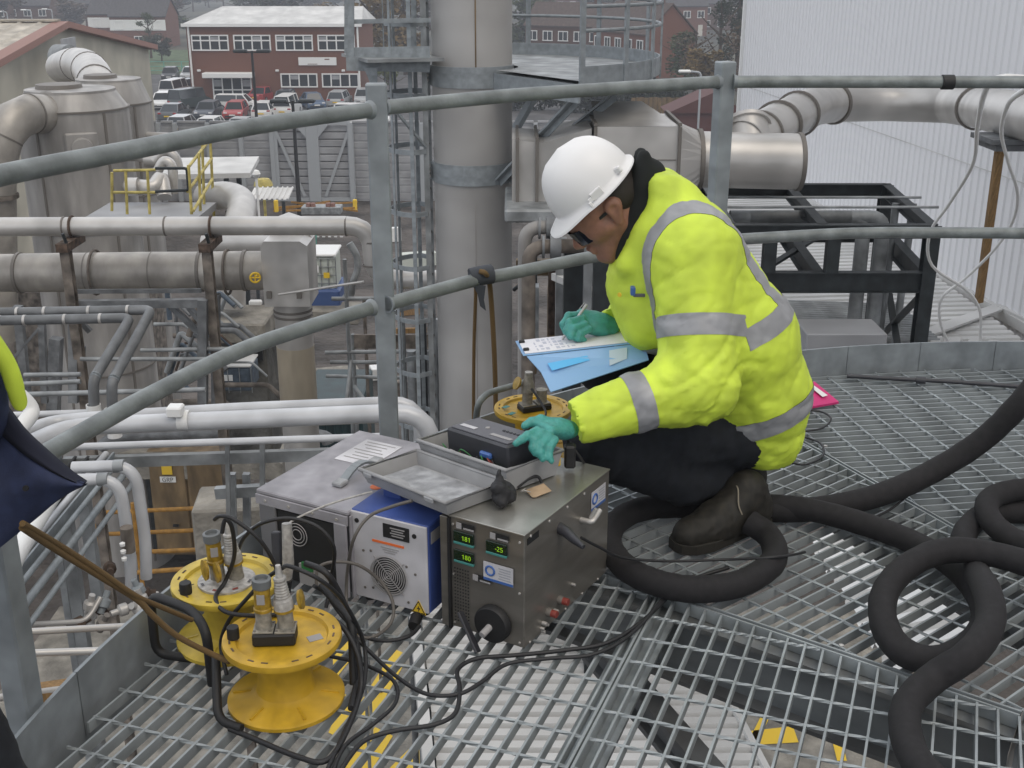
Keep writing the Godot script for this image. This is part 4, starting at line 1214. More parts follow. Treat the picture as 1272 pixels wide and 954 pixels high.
	for i in 4:
		b = B.new(); b.rod(c + Vector3(-0.28 + i * 0.187, -0.22, 0.312), c + Vector3(-0.28 + i * 0.187, 0.2, 0.312), 0.008, 5)
		part(t, "cage_wire", b, M.galv_far)
	t = thing("concrete_tank", "weathered concrete box tank behind the galvanised frame", "tank")
	b = B.new(); b.box(v3(-4.55, -4.249, -19), Vector3(0.95, 0.34, 1.2), Basis.IDENTITY, 0.03)
	part(t, "upper_beam", b, M.concrete)
	b = B.new(); b.box(v3(-4.55, -4.249, -19) + Vector3(0, -1.3, -0.1), Vector3(0.85, 2.2, 1.0), Basis.IDENTITY, 0.03)
	part(t, "wall", b, M.concrete_dark)
	b = B.new(); b.box(v3(-4.55, -4.249, -19) + Vector3(0.1, -0.36, 0.42), Vector3(0.55, 0.3, 0.05))
	part(t, "opening", b, M.black)
	b = B.new()
	for k in 3: b.box(v3(-4.763, -4.05, -19.6) + Vector3(k * 0.3, 0, 0), Vector3(0.22, 0.09, 0.12), Basis.IDENTITY, 0.02)
	solo("white_fitting", b, M.white_paint, "row of small white fittings on the concrete box tank", "fitting")
	# kiosk with steel doors and yellow safety rails on the ground, left
	t = thing("steel_kiosk", "brown steel-door kiosk under the white pipes at the left", "kiosk")
	var k0 := -7.829
	var k1 := -6.214
	var kb := -10.794
	var kt := -8.324
	var wide := (k1 - k0)
	b = B.new(); b.box(Vector3((k0 + k1) / 2, (kb + kt) / 2, -24.05), Vector3(wide, kt - kb, 2.0))
	part(t, "body", b, M.kiosk)
	for i in 2:
		b = B.new(); b.box(Vector3(k0 + wide * (0.25 + 0.5 * i), (kb + kt) / 2, -23.02), Vector3(wide / 2 - 0.04, kt - kb - 0.1, 0.06), Basis.IDENTITY, 0.02)
		var dd := part(t, "door", b, M.kiosk)
		b = B.new(); b.box(Vector3(k0 + wide * (0.3 + 0.42 * i), kb + 0.75, -22.97), Vector3(0.12, 0.05, 0.05))
		part(dd, "handle", b, M.black)
	b = B.new(); b.box(Vector3(k0 + wide * 0.26, kt - 0.62, -22.97), Vector3(0.34, 0.13, 0.02))
	var sg := part(t, "sign", b, M.white_paint)
	var tm := text_part(sg, "GRP", 0.1, M.black, Transform3D(Basis.IDENTITY, Vector3(k0 + wide * 0.26, kt - 0.62, -22.955)))
	b = B.new(); b.box(Vector3(k0 + wide * 0.26, kt - 0.35, -22.97), Vector3(0.22, 0.3, 0.02))
	part(t, "warning_plate", b, M.sign_yellow)
	t = thing("dark_kiosk", "dark grey cabinet left of the brown kiosk", "cabinet")
	var d0 := -9.141
	b = B.new(); b.box(Vector3((d0 + k0) / 2 - 0.02, (kb + kt) / 2 - 0.1, -24.2), Vector3(k0 - d0 - 0.04, kt - kb - 0.2, 1.8))
	part(t, "body", b, M.dark_steel)
	b = B.new(); b.box(Vector3((d0 + k0) / 2, (kb + kt) / 2, -23.28), Vector3(0.03, kt - kb - 0.4, 0.04))
	part(t, "door_gap", b, M.black)
	t = thing("tank_top", "grey-green round-ended tank top behind the thin white pipe", "tank")
	b = B.new()
	b.prism(PackedVector2Array([Vector2(-2.2, 0), Vector2(2.3, 0), Vector2(2.3, 0.35), Vector2(1.8, 0.62), Vector2(-1.8, 0.62), Vector2(-2.2, 0.3)]), Transform3D(Basis.IDENTITY, v3(-6.932, -8.75, -24) - Vector3(0.3, 0.2, 1.6)), 2.6)
	part(t, "shell", b, M.concrete)
	b = B.new(); b.tube(spline([v3(-8.399, -7.791, -22), v3(-8.13, -7.596, -22), v3(-7.629, -7.508, -22), v3(-5.498, -7.472, -22), v3(-3.946, -7.525, -22), v3(-3.742, -7.685, -22)], 5), 0.13, 10)
	part(t, "rim", b, M.grey_steel)
	t = thing("yellow_safety_rail", "yellow-orange safety rails along the kiosk front", "railing")
	for q in [[v3(-8.232, -8.776, -21), v3(-5.434, -8.635, -21)], [v3(-8.29, -9.257, -21), v3(-5.699, -9.132, -21)], [v3(-7.276, -9.125, -20), v3(-5.648, -9.056, -20)], [v3(-7.033, -9.026, -19), v3(-5.842, -8.926, -19)], [v3(-7.878, -8.695, -19), v3(-8.158, -8.829, -21)], [v3(-7.728, -8.91, -19), v3(-7.903, -8.815, -20)]]:
		b = B.new(); b.rod(q[0], q[1], 0.045, 8)
		part(t, "rail", b, M.orange_rail)
	for q in [v3(-7.166, -8.679, -20), v3(-5.68, -9.096, -21)]:
		b = B.new(); b.rod(Vector3(q.x, YARD, q.z), Vector3(q.x, q.y + 0.6, q.z), 0.045, 8)
		part(t, "post", b, M.orange_rail)
	# pale control cabinet behind the grey instrument
	b = B.new(); b.box(v3(-2.369, -3.023, -9), Vector3(0.62, 0.5, 0.5), Basis(Vector3.UP, 0.1), 0.02)
	solo("pale_cabinet", b, M.concrete, "pale cabinet top showing behind the yellow reels", "cabinet")
	# lattice of stays and pipes in the gloom at the left
	t = thing("pipe_trestle", "dark trestle of steel posts and stays below the grey lagged pipe", "trestle")
	for q in [[v3(-7.467, -3.369, -17), v3(-7.54, -4.928, -17), 0.12], [v3(-7.557, -3.922, -18), v3(-7.691, -5.304, -18), 0.1], [v3(-6.776, -3.419, -16), v3(-7.265, -3.93, -16), 0.035], [v3(-8.177, -4.821, -20), v3(-8.44, -6.372, -20), 0.2], [v3(-6.164, -3.685, -16), v3(-6.248, -4.177, -16), 0.05]]:
		b = B.new(); b.beam(q[0], q[1], q[2], q[2], Vector3.BACK)
		part(t, "stay", b, M.grey_steel)
	b = B.new(); b.box(v3(-11.522, -7.703, -26), Vector3(6, 5, 3))
	solo("brown_tank", b, M.rusty_grey, "dim brown tank wall far below at the left edge", "tank")
	# scattered gear around the foot of the ladder
	var bits := [[v3(-4.394, -11.3, -36.201), "white_paint", Vector3(0.5, 0.4, 0.5), "white box lying in the yard by the scaffold foot"], [v3(-5.706, -11.3, -56.457), "white_paint", Vector3(0.5, 0.7, 0.3), "white unit on a post far down between ladder and railing post"], [v3(-4.226, -11.3, -51.538), "ibc", Vector3(1.6, 0.6, 0.5), "row of pale drums beyond the ladder"], [v3(-8.39, -11.3, -40.612), "white_paint", Vector3(0.16, 0.05, 1.0), "thin white board lying on the brown yard"], [v3(-5.718, -11.3, -36.201), "concrete", Vector3(1.4, 0.25, 1.0), "curved concrete kerb in the yard behind the downpipe"], [v3(-3.953, -11.3, -43.748), "wood", Vector3(0.9, 0.3, 0.5), "stack of orange-brown timber beside the ladder"], [v3(-3.276, -11.3, -33.945), "rusty_grey", Vector3(1.2, 0.8, 0.7), "rusty box low behind the ladder"]]
	for q in bits:
		b = B.new(); b.box(q[0] + Vector3(0, q[2].y / 2 + 0.01, 0), q[2], Basis(Vector3.UP, 0.3), 0.02)
		solo("yard_item", b, M[q[1]], q[3], "yard item")
	t = thing("pipe_group", "grey vertical pipes standing behind the ladder low down", "pipes")
	for i in 5:
		var q: Vector3 = v3(-1.481, -3.478, -15) + Vector3(i * 0.13, 0, 0.15 * (i % 2))
		b = B.new(); b.rod(Vector3(q.x, YARD, q.z), Vector3(q.x, q.y + (0.1 if i % 2 else 0.5), q.z), 0.05 + 0.012 * (i % 3), 10)
		part(t, "pipe", b, [M.grey_steel, M.galv_far, M.dark_steel][i % 3])
	t = thing("valve_rig", "tangle of copper-brown pipework and blue valves below the galvanised frame", "pipework")
	var r := RandomNumberGenerator.new()
	r.seed = 9
	for i in 26:
		var p := Vector3(r.randf_range(-5.552, -4.604), r.randf_range(-4.928, -3.559), r.randf_range(-18.2, -16.6))
		var d: Vector3 = [Vector3(0, 1, 0), Vector3(1, 0, 0), Vector3(0.3, 0.7, 0)][r.randi() % 3] * r.randf_range(0.3, 1.0)
		b = B.new(); b.tube(bent([p, p + d, p + d + Vector3(0.25, -0.2, 0.1)], 0.06, 3), r.randf_range(0.018, 0.05), 8)
		part(t, "pipe", b, M[["rust", "grey_steel", "galv_far", "dusty_blue", "rusty_grey"][r.randi() % 5]])

func text_part(parent: Node, words: String, h: float, mat: Material, xf: Transform3D, depth := 0.002) -> MeshInstance3D:
	var tm := TextMesh.new()
	var f := SystemFont.new()
	f.font_names = PackedStringArray(["Droid Sans"])
	tm.font = f; tm.text = words; tm.font_size = 64; tm.pixel_size = h / 48.0; tm.depth = depth
	var o := mi("lettering", tm, mat, parent)
	o.transform = xf
	return o

func pipe_rack() -> void:
	var b: B
	# white pipes crossing behind the platform
	var t := thing("white_pipe", "thick white pipe with bent left end, nearer of the pair crossing behind the railing", "pipe", "white pipes below the railing")
	b = B.new()
	b.tube(bent([v3(-3.768, -1.071, -4.2), v3(-3.12, -1.084, -5.2), v3(-2.863, -1.334, -7), v3(-1.742, -1.284, -7), v3(-0.517, -1.228, -7), v3(-0.546, -2.449, -7)], 0.25, 5), 12 * 0.005, 20)
	part(t, "pipe_run", b, M.white_clad)
	for x in [v3(-2.147, -1.289, -7)]:
		b = B.new(); b.rod(x, x + Vector3(0.07, 0, 0), 13.4 * 0.005, 20)
		part(t, "pipe_sleeve", b, M.white_paint)
	b = B.new(); b.box(v3(-2.149, -1.207, -6.96), Vector3(0.1, 0.07, 0.1), Basis.IDENTITY, 0.01)
	part(t, "pipe_shoe", b, M.white_paint)
	t = thing("white_pipe", "slimmer white pipe behind the thick one, reaching past the elbow at the left", "pipe", "white pipes below the railing")
	b = B.new()
	b.tube(bent([v3(-3.916, -1.073, -4.4), v3(-3.278, -1.116, -5.5), v3(-3.105, -1.419, -7.3), v3(-2.799, -1.39, -7.3), v3(-1.811, -1.326, -7.3), v3(-0.613, -1.274, -7.3), v3(-0.649, -2.617, -7.3)], 0.2, 5), 9 * 0.005, 18)
	part(t, "pipe_run", b, M.white_clad)
	t = thing("white_pipe", "thin white pipe level with the jacket's hem", "pipe", "white pipes below the railing")
	b = B.new(); b.rod(v3(-2.984, -1.359, -6.7), v3(-0.778, -1.278, -6.7), 4.6 * 0.005, 14)
	part(t, "pipe_run", b, M.white_clad)
	t = thing("white_pipe", "thin white pipe at the top of the rack behind the lagged stubs", "pipe", "white pipes below the railing")
	b = B.new(); b.rod(v3(-3.857, -1.722, -8.2), v3(-3.139, -1.696, -8.2), 4 * 0.006, 12)
	part(t, "pipe_run", b, M.white_clad)
	b = B.new()
	b.tube(spline([v3(-3.099, -0.862, -6.6), v3(-2.965, -0.975, -6.6), v3(-2.91, -1.069, -6.6), v3(-2.921, -1.113, -6.5), v3(-2.92, -1.13, -6.3)], 5), 9.5 * 0.005, 16)
	solo("white_elbow", b, M.white_paint, "white pipe elbow showing right beside the leaning man's hi-vis collar", "pipe elbow")
	# lagged grey pipes
	t = thing("lagged_pipe", "dark grey lagged pipe pair coming in level from the left edge with bright bands", "pipe")
	for i in 2:
		b = B.new()
		var z := 8.6 + i * 0.15
		var p := bent([v3(-4.178, -1.102, -8.6) + Vector3(0, i * 0.03, -i * 0.12), v3(-2.927, -1.076, -8.6) + Vector3(i * 0.13, i * 0.03, -i * 0.12), v3(-3.006, -1.333, -7.9) + Vector3(i * 0.13, -0.02 * i, 0), v3(-3.027, -1.556, -7.9) + Vector3(i * 0.13, -0.02 * i, 0)], 0.06, 4)
		b.tube(p, 6.4 * 0.006, 14)
		part(t, "pipe_run", b, M.grey_steel)
		for x in [0.2, 0.36, 0.62, 0.85]:
			var q: Vector3 = p[0].lerp(p[1], x + 0.05 * i)
			b = B.new(); b.rod(q, q + Vector3(0.02, 0, 0), 6.9 * 0.006, 14)
			part(t, "band", b, M.steel_clean)
		for x in [0.15, 0.3, 0.45, 0.6, 0.75]:
			var n := p.size()
			var q: Vector3 = p[6].lerp(p[7], x)
			var d: Vector3 = (p[7] - p[6]).normalized()
			b = B.new(); b.rod(q, q + d * 0.012, 6.8 * 0.006, 14)
			part(t, "band", b, M.galv)
	for i in 2:
		t = thing("pipe_stub", ["open white stub the left lagged pipe drops into", "open white stub the right lagged pipe drops into"][i], "pipe stub", "white stubs under the lagged pipes")
		var c := v3(-3.03, -1.581, -7.9) + Vector3(i * 0.13, -0.03 * i, 0.0)
		b = B.new()
		b.lathe([Vector2(0.052, -0.16), Vector2(0.052, 0.06), Vector2(0.046, 0.06), Vector2(0.046, -0.05)], Transform3D(Basis.IDENTITY, c), 20)
		part(t, "sleeve", b, M.white_paint)
		b = B.new(); b.lathe([Vector2(0.045, 0.03), Vector2(0.03, 0.05), Vector2(0.022, 0.09), Vector2(0.0, 0.1)], Transform3D(Basis.IDENTITY, c), 14)
		part(t, "rusty_end", b, M.rust)
	# rack beams
	t = thing("pipe_rack", "galvanised pipe rack carrying the white pipes along the platform edge", "pipe rack")
	for q in [[v3(-2.88, -1.545, -6.9), v3(-0.857, -1.472, -6.9), 0.045, 0.075], [v3(-2.119, -2.082, -7.6), v3(-1.356, -2.032, -7.6), 0.06, 0.08], [v3(-1.793, -1.336, -6.8), v3(-1.85, -2.218, -6.8), 0.025, 0.025], [v3(-1.571, -1.336, -6.8), v3(-1.609, -1.868, -6.8), 0.03, 0.03], [v3(-1.966, -1.886, -7.5), v3(-2.032, -2.996, -7.5), 0.05, 0.05], [v3(-1.914, -1.976, -7.7), v3(-1.983, -3.115, -7.7), 0.05, 0.05], [v3(-2.827, -1.674, -7), v3(-2.817, -2.699, -7), 0.07, 0.07]]:
		b = B.new(); b.beam(q[0], q[1], q[2], q[3])
		part(t, "beam", b, M.galv_far)
	# white double elbow dropping down
	t = thing("white_drop_pipe", "twin white pipe with round elbows dropping in front of the kiosk", "pipe")
	for i in 2:
		var o := Vector3(0.06 * i, 0.035 * i, -0.1 * i)
		b = B.new()
		b.tube(bent([v3(-2.521, -1.215, -5.9) + o, v3(-2.172, -1.201, -5.9) + o, v3(-2.162, -1.68, -5.9) + o, v3(-2.183, -1.912, -5.9) + o], 0.14, 7), 8.4 * 0.004, 18)
		part(t, "pipe_run", b, M.white_clad)
		b = B.new(); b.rod(v3(-2.288, -1.208, -5.9) + o, v3(-2.23, -1.205, -5.9) + o, 9.4 * 0.004, 18)
		part(t, "coupling", b, M.galv_far)
	b = B.new(); b.rod(v3(-2.136, -1.462, -5.82), v3(-2.139, -1.612, -5.82), 9.0 * 0.004, 16)
	part(t, "foil_wrap", b, M.rusty_grey)
	b = B.new()
	for k in 3: b.lathe([Vector2(0, -0.016), Vector2(0.014, -0.01), Vector2(0.016, 0.006), Vector2(0, 0.016)], Transform3D(Basis.IDENTITY, v3(-2.144, -1.53, -5.75) + Vector3(0, -0.045 * k, 0)), 10)
	part(t, "gauge", b, M.white_paint)
	t = thing("valve_cluster", "cluster of steel valves, foil and red tags at the foot of the white drop pipe", "valves")
	var r := RandomNumberGenerator.new()
	r.seed = 21
	for i in 16:
		var p := v3(-2.195, -1.849, -5.7) + Vector3(r.randf_range(-0.22, 0.16), r.randf_range(-0.2, 0.14), r.randf_range(-0.2, 0.15))
		b = B.new()
		var k := Basis(Vector3(r.randfn(), r.randfn(), r.randfn()).normalized(), r.randf() * 3.0)
		b.lathe([Vector2(0, -0.06), Vector2(0.02, -0.06), Vector2(0.02, -0.03), Vector2(0.036, -0.02), Vector2(0.036, 0.02), Vector2(0.018, 0.03), Vector2(0.018, 0.07), Vector2(0, 0.07)], Transform3D(k, p), 10)
		part(t, "valve", b, M[["steel_clean", "galv", "seam", "rust", "steel_clean"][r.randi() % 5]])
	b = B.new(); b.tube(bent([v3(-2.588, -1.825, -5.4), v3(-2.336, -1.926, -5.6), v3(-2.283, -1.833, -5.7)], 0.06, 4), 0.016, 8)
	part(t, "drain_pipe", b, M.steel_clean)
	# cable trays and pipes running towards the camera on the left
	t = thing("cable_tray", "long galvanised cable tray running towards the platform at the left", "cable tray")
	var y := -1.503
	var x0 := -2.675 - 0.2
	for i in 2:
		b = B.new(); b.beam(Vector3(x0 - 0.02 + i * 0.34, y, -6.9), Vector3(x0 - 0.02 + i * 0.34, y, -3.9), 0.012, 0.07)
		part(t, "side_rail", b, M.galv)
	for i in 19:
		b = B.new(); b.box(Vector3(x0 + 0.15, y - 0.025, -6.9 + i * 0.165), Vector3(0.32, 0.012, 0.03))
		part(t, "rung", b, M.galv)
	for i in 3:
		b = B.new()
		var pts := []
		for k in 9: pts.append(Vector3(x0 + 0.07 + i * 0.07 + 0.015 * sin(k * 1.7 + i), y - 0.005, -6.9 + k * 0.37))
		b.tube(spline(pts, 3), 0.014, 7)
		part(t, "cable", b, M.black)
	for i in 2:
		t = thing("white_side_pipe", ["white pipe of the pair running towards the platform beside the cable tray, outer one", "white pipe of the pair running towards the platform, next to the cable tray"][i], "pipe", "white pipes beside the cable tray")
		b = B.new(); b.rod(Vector3(x0 - 0.24 + i * 0.12, y + 0.03, -6.9), Vector3(x0 - 0.24 + i * 0.12, y + 0.03, -3.8), 0.045, 16)
		part(t, "pipe_run", b, M.white_clad)
	b = B.new(); b.rod(Vector3(x0 + 0.27, y + 0.02, -6.9), Vector3(x0 + 0.27, y + 0.02, -4.0), 0.022, 12)
	solo("thin_side_pipe", b, M.white_clad, "slim white pipe lying in the cable tray", "pipe")
	for i in 3:
		b = B.new(); b.rod(Vector3(x0 + 0.37 + i * 0.05, y - 0.06 * i, -6.8), Vector3(x0 + 0.37 + i * 0.05 , y - 0.06 * i, -4.2), 0.016 + 0.006 * (i % 2), 8)
		solo("conduit", b, M.galv, ["slim steel conduit along the right side of the cable tray", "second slim conduit below the cable tray", "lowest slim conduit beside the cable tray"][i], "conduit", "conduits along the cable tray")
	b = B.new(); b.tube(spline([v3(-2.16, -0.995, -4.4), v3(-2.286, -1.093, -4.8), v3(-2.446, -1.228, -5.4), v3(-2.572, -1.325, -6)], 4), 0.045, 14)
	solo("cream_pipe", b, M.white_paint, "broad off-white pipe rising from the left edge under the jacket", "pipe")
	t = thing("tray_trestle", "galvanised trestle legs and cross tubes holding the cable tray", "trestle")
	for q in [[v3(-2.624, -1.893, -6.2), v3(-2.631, -2.335, -6.2), 0.07], [v3(-2.778, -2.002, -6.4), v3(-2.805, -2.516, -6.4), 0.04]]:
		b = B.new(); b.beam(Vector3(q[0].x, y - 0.05, q[0].z), Vector3(q[0].x, YARD, q[0].z), q[2], q[2], Vector3.BACK)
		part(t, "leg", b, M.galv_far)
	for q in [[v3(-2.118, -1.194, -4.3), v3(-1.623, -1.338, -4.6)], [v3(-2.033, -1.168, -4.1), v3(-1.529, -1.273, -4.3)], [v3(-2.043, -1.245, -3.9), v3(-1.783, -1.389, -4.2)]]:
		b = B.new(); b.rod(q[0], q[1], 0.016, 8)
		part(t, "cross_tube", b, M.steel_clean)
	b = B.new(); b.beam(v3(-1.998, -1.314, -4), v3(-1.724, -1.509, -4.4), 0.12, 0.06)
	solo("scaffold_board", b, M.wood, "pale timber board end below the platform at the lower left", "board")

func chimney() -> void:
	var b: B
	var c := v3(-0.398, -0.7, -12)
	c.y = 0
	var r := 50 * 0.008
	var t := thing("chimney", "tall grey steel chimney stack beside the ladder cage", "chimney", "", Vector3(c.x, YARD, c.z))
	b = B.new(); b.lathe([Vector2(r * 1.02, 0), Vector2(r, 9), Vector2(r, 24)], Transform3D.IDENTITY, 56)
	part(t, "shell", b, M.steel_stack)
	for y in [-0.724, 0.212, -2.041, -2.943, 1.018]:
		flange(t, Vector3(0, y - YARD, 0), Vector3.UP, r * 1.006, 0.012, "steel_stack", "weld")
	for a in [0.02, 1.8]:
		b = B.new()
		var p := Vector3(sin(a + 0.06), 0, cos(a + 0.06)) * (r + 0.001)
		b.beam(p + Vector3(0, 5, 0), p + Vector3(0, -0.765 - YARD, 0), 0.01, 0.006, p)
		part(t, "weld", b, M.steel_tank)
	for y in [0.447, -0.499]:
		b = B.new(); b.lathe([Vector2(r * 0.99, -0.1), Vector2(r + 0.018, -0.1), Vector2(r + 0.018, 0.1), Vector2(r * 0.99, 0.1)], Transform3D(Basis.IDENTITY, Vector3(0, y - YARD, 0)), 56)
		var col := part(t, "collar", b, M.galv)
		for i in 3:
			b = B.new(); b.lathe([Vector2(0, -0.05), Vector2(0.013, -0.05), Vector2(0.013, -0.02), Vector2(0.02, -0.02), Vector2(0.02, 0.06), Vector2(0, 0.06)], Transform3D(Basis(Vector3.UP, Vector3.BACK, Vector3.RIGHT), Vector3(-r - 0.05, y - YARD - 0.05 + i * 0.05, 0.05)), 8)
			part(col, "bolt", b, M.steel_clean)
		b = B.new(); b.box(Vector3(-r - 0.05, y - YARD, 0.03), Vector3(0.09, 0.18, 0.012))
		part(col, "lug", b, M.galv)
	b = B.new(); b.beam(Vector3(0.05, 0.545 - YARD, r + 0.003), Vector3(0.05, 0.545 - YARD + 3, r + 0.001), 0.012, 0.003, Vector3.BACK)
	part(t, "rust_streak", b, M.kiosk)
	# ring platform round the chimney
	var off := Vector3(c.x, 0, c.z)
	t = thing("ring_platform", "galvanised half-ring platform with railing high on the right of the chimney", "platform", "", Vector3(c.x, 0, c.z))
	var py := 0.521
	var R := 1.85
	b = B.new()
	var arc := []
	for i in 25:
		var a := -0.6 + 2.35 * i / 24.0          # from behind round to the front right
		arc.append(Vector3(cos(a - 0.75), 0, sin(a - 0.75)))
	for i in 24:
		var p: Vector3 = arc[i]
		var q: Vector3 = arc[i + 1]
		b.quad(p * (r + 0.06) + Vector3(0, py, 0), q * (r + 0.06) + Vector3(0, py, 0), q * R + Vector3(0, py, 0), p * R + Vector3(0, py, 0))
		b.quad(p * (r + 0.06) + Vector3(0, py - 0.03, 0), q * (r + 0.06) + Vector3(0, py - 0.03, 0), q * R + Vector3(0, py - 0.03, 0), p * R + Vector3(0, py - 0.03, 0), Vector3.DOWN)
	part(t, "deck", b, M.galv_far)
	b = B.new()
	for i in 24: b.beam(arc[i] * R + Vector3(0, py + 0.04, 0), arc[i + 1] * R + Vector3(0, py + 0.04, 0), 0.012, 0.17)
	part(t, "toe_plate", b, M.galv)
	for y in [0.42, 0.62, 1.1]:
		var pts := []
		for p in arc: pts.append(p * R + Vector3(0, py + y, 0))
		b = B.new(); b.tube(pts, 0.016, 8)
		part(t, "rail", b, M.galv)
	for i in [1, 6, 11, 15, 18, 21, 24]:
		b = B.new(); b.beam(arc[i] * (R + 0.01) + Vector3(0, py - 0.08, 0), arc[i] * (R + 0.01) + Vector3(0, py + 1.15, 0), 0.055, 0.02, arc[i])
		part(t, "post", b, M.galv)
	for q in [[arc[24], 0.0], [arc[14], -0.02], [arc[3], -0.02]]:
		b = B.new(); b.beam(q[0] * (r + 0.02) + Vector3(0, py - 0.11 + q[1], 0), q[0] * (R - 0.02) + Vector3(0, py - 0.11 + q[1], 0), 0.02, 0.16)
		part(t, "joist", b, M.galv)
	for q in [[arc[23] * r + Vector3(0, -0.557, 0) + off, arc[23] * 1.55 + Vector3(0, py - 0.18, 0) + off], [arc[19] * r + Vector3(0, -0.557, 0) + off, arc[19] * 1.55 + Vector3(0, py - 0.18, 0) + off], [arc[4] * r + Vector3(0, -0.452, 0) + off, arc[4] * 1.3 + Vector3(0, py - 0.18, 0) + off]]:
		b = B.new()
		b.beam(q[0] - Vector3(c.x, 0, c.z), q[1] - Vector3(c.x, 0, c.z), 0.075, 0.02)
		b.beam(q[0] - Vector3(c.x - 0.03, 0.03, c.z), q[1] - Vector3(c.x - 0.03, 0.03, c.z), 0.012, 0.06)
		part(t, "brace", b, M.galv)
	# ladder landing and caged ladder on the left
	t = thing("ladder_landing", "galvanised ladder landing high on the left of the chimney", "platform", "", Vector3(c.x, 0, c.z))
	b = B.new(); b.beam(v3(-1.514, 0.635, -11.6) - off, v3(-0.824, 0.628, -11.9) - off, 0.9, 0.03)
	part(t, "deck", b, M.galv_far)
	for q in [[v3(-1.576, 0.671, -11.5), v3(-0.78, 0.686, -11.5), 0.012, 0.13], [v3(-1.573, 0.594, -11.45), v3(-0.79, 0.567, -11.6), 0.012, 0.13], [v3(-1.501, 1.308, -11.5), v3(-1.531, 0.657, -11.5), 0.06, 0.03], [v3(-1.618, 1.3, -12.1), v3(-1.65, 0.645, -12.1), 0.05, 0.03], [v3(-0.947, 1.303, -11.9), v3(-0.965, 0.674, -11.9), 0.05, 0.03], [v3(-1.577, 0.971, -11.5), v3(-0.779, 0.977, -11.7), 0.03, 0.04], [v3(-1.342, 0.418, -11.5), v3(-0.87, -0.235, -11.8), 0.06, 0.02]]:
		b = B.new(); b.beam(q[0] - off, q[1] - off, q[2], q[3])
		part(t, "steel_bar", b, M.galv)
	b = B.new()
	var gp := v3(-1.41, 0.554, -11.48) - off
	b.prism(PackedVector2Array([Vector2(0, 0), Vector2(0.13, 0), Vector2(0.12, -0.16), Vector2(0.06, -0.16)]), Transform3D(Basis.IDENTITY, gp), 0.012)
	part(t, "gusset", b, M.galv)
	t = thing("caged_ladder", "tall caged ladder running down the left side of the chimney", "ladder", "", Vector3(c.x, 0, c.z))
	var lx := -r - 0.06
	for z in [-0.2, 0.2]:
		b = B.new(); b.beam(Vector3(lx, YARD, z), Vector3(lx, 4.0, z), 0.02, 0.055, Vector3.RIGHT)
		part(t, "stile", b, M.galv_far)
	for i in 56:
		b = B.new(); b.rod(Vector3(lx, -9.0 + i * 0.23, -0.2), Vector3(lx, -9.0 + i * 0.23, 0.2), 0.011, 6)
		part(t, "rung", b, M.rusty_grey)
	var cage := []
	for i in 11:
		var a := PI * i / 10.0
		cage.append(Vector3(lx - 0.36 * sin(a) * 1.12, 0, 0.34 * cos(a) if i not in [0, 10] else 0.22 * signf(cos(a))))
	for y in [0.942, 0.263, -0.281, -0.909, -1.472, -2.036, -2.627, -3.237]:
		b = B.new()
		for i in 10: b.beam(cage[i] + Vector3(0, y, 0), cage[i + 1] + Vector3(0, y, 0), 0.008, 0.05)
		part(t, "hoop", b, M.galv)
	for i in [1, 3, 5, 7, 9]:
		b = B.new(); b.beam(cage[i] * 1.0 + Vector3(-0.008, -5.2, 0), cage[i] + Vector3(-0.008, 4.0, 0), 0.042, 0.008, cage[i] - Vector3(lx, 0, 0))
		part(t, "cage_strip", b, M.galv)
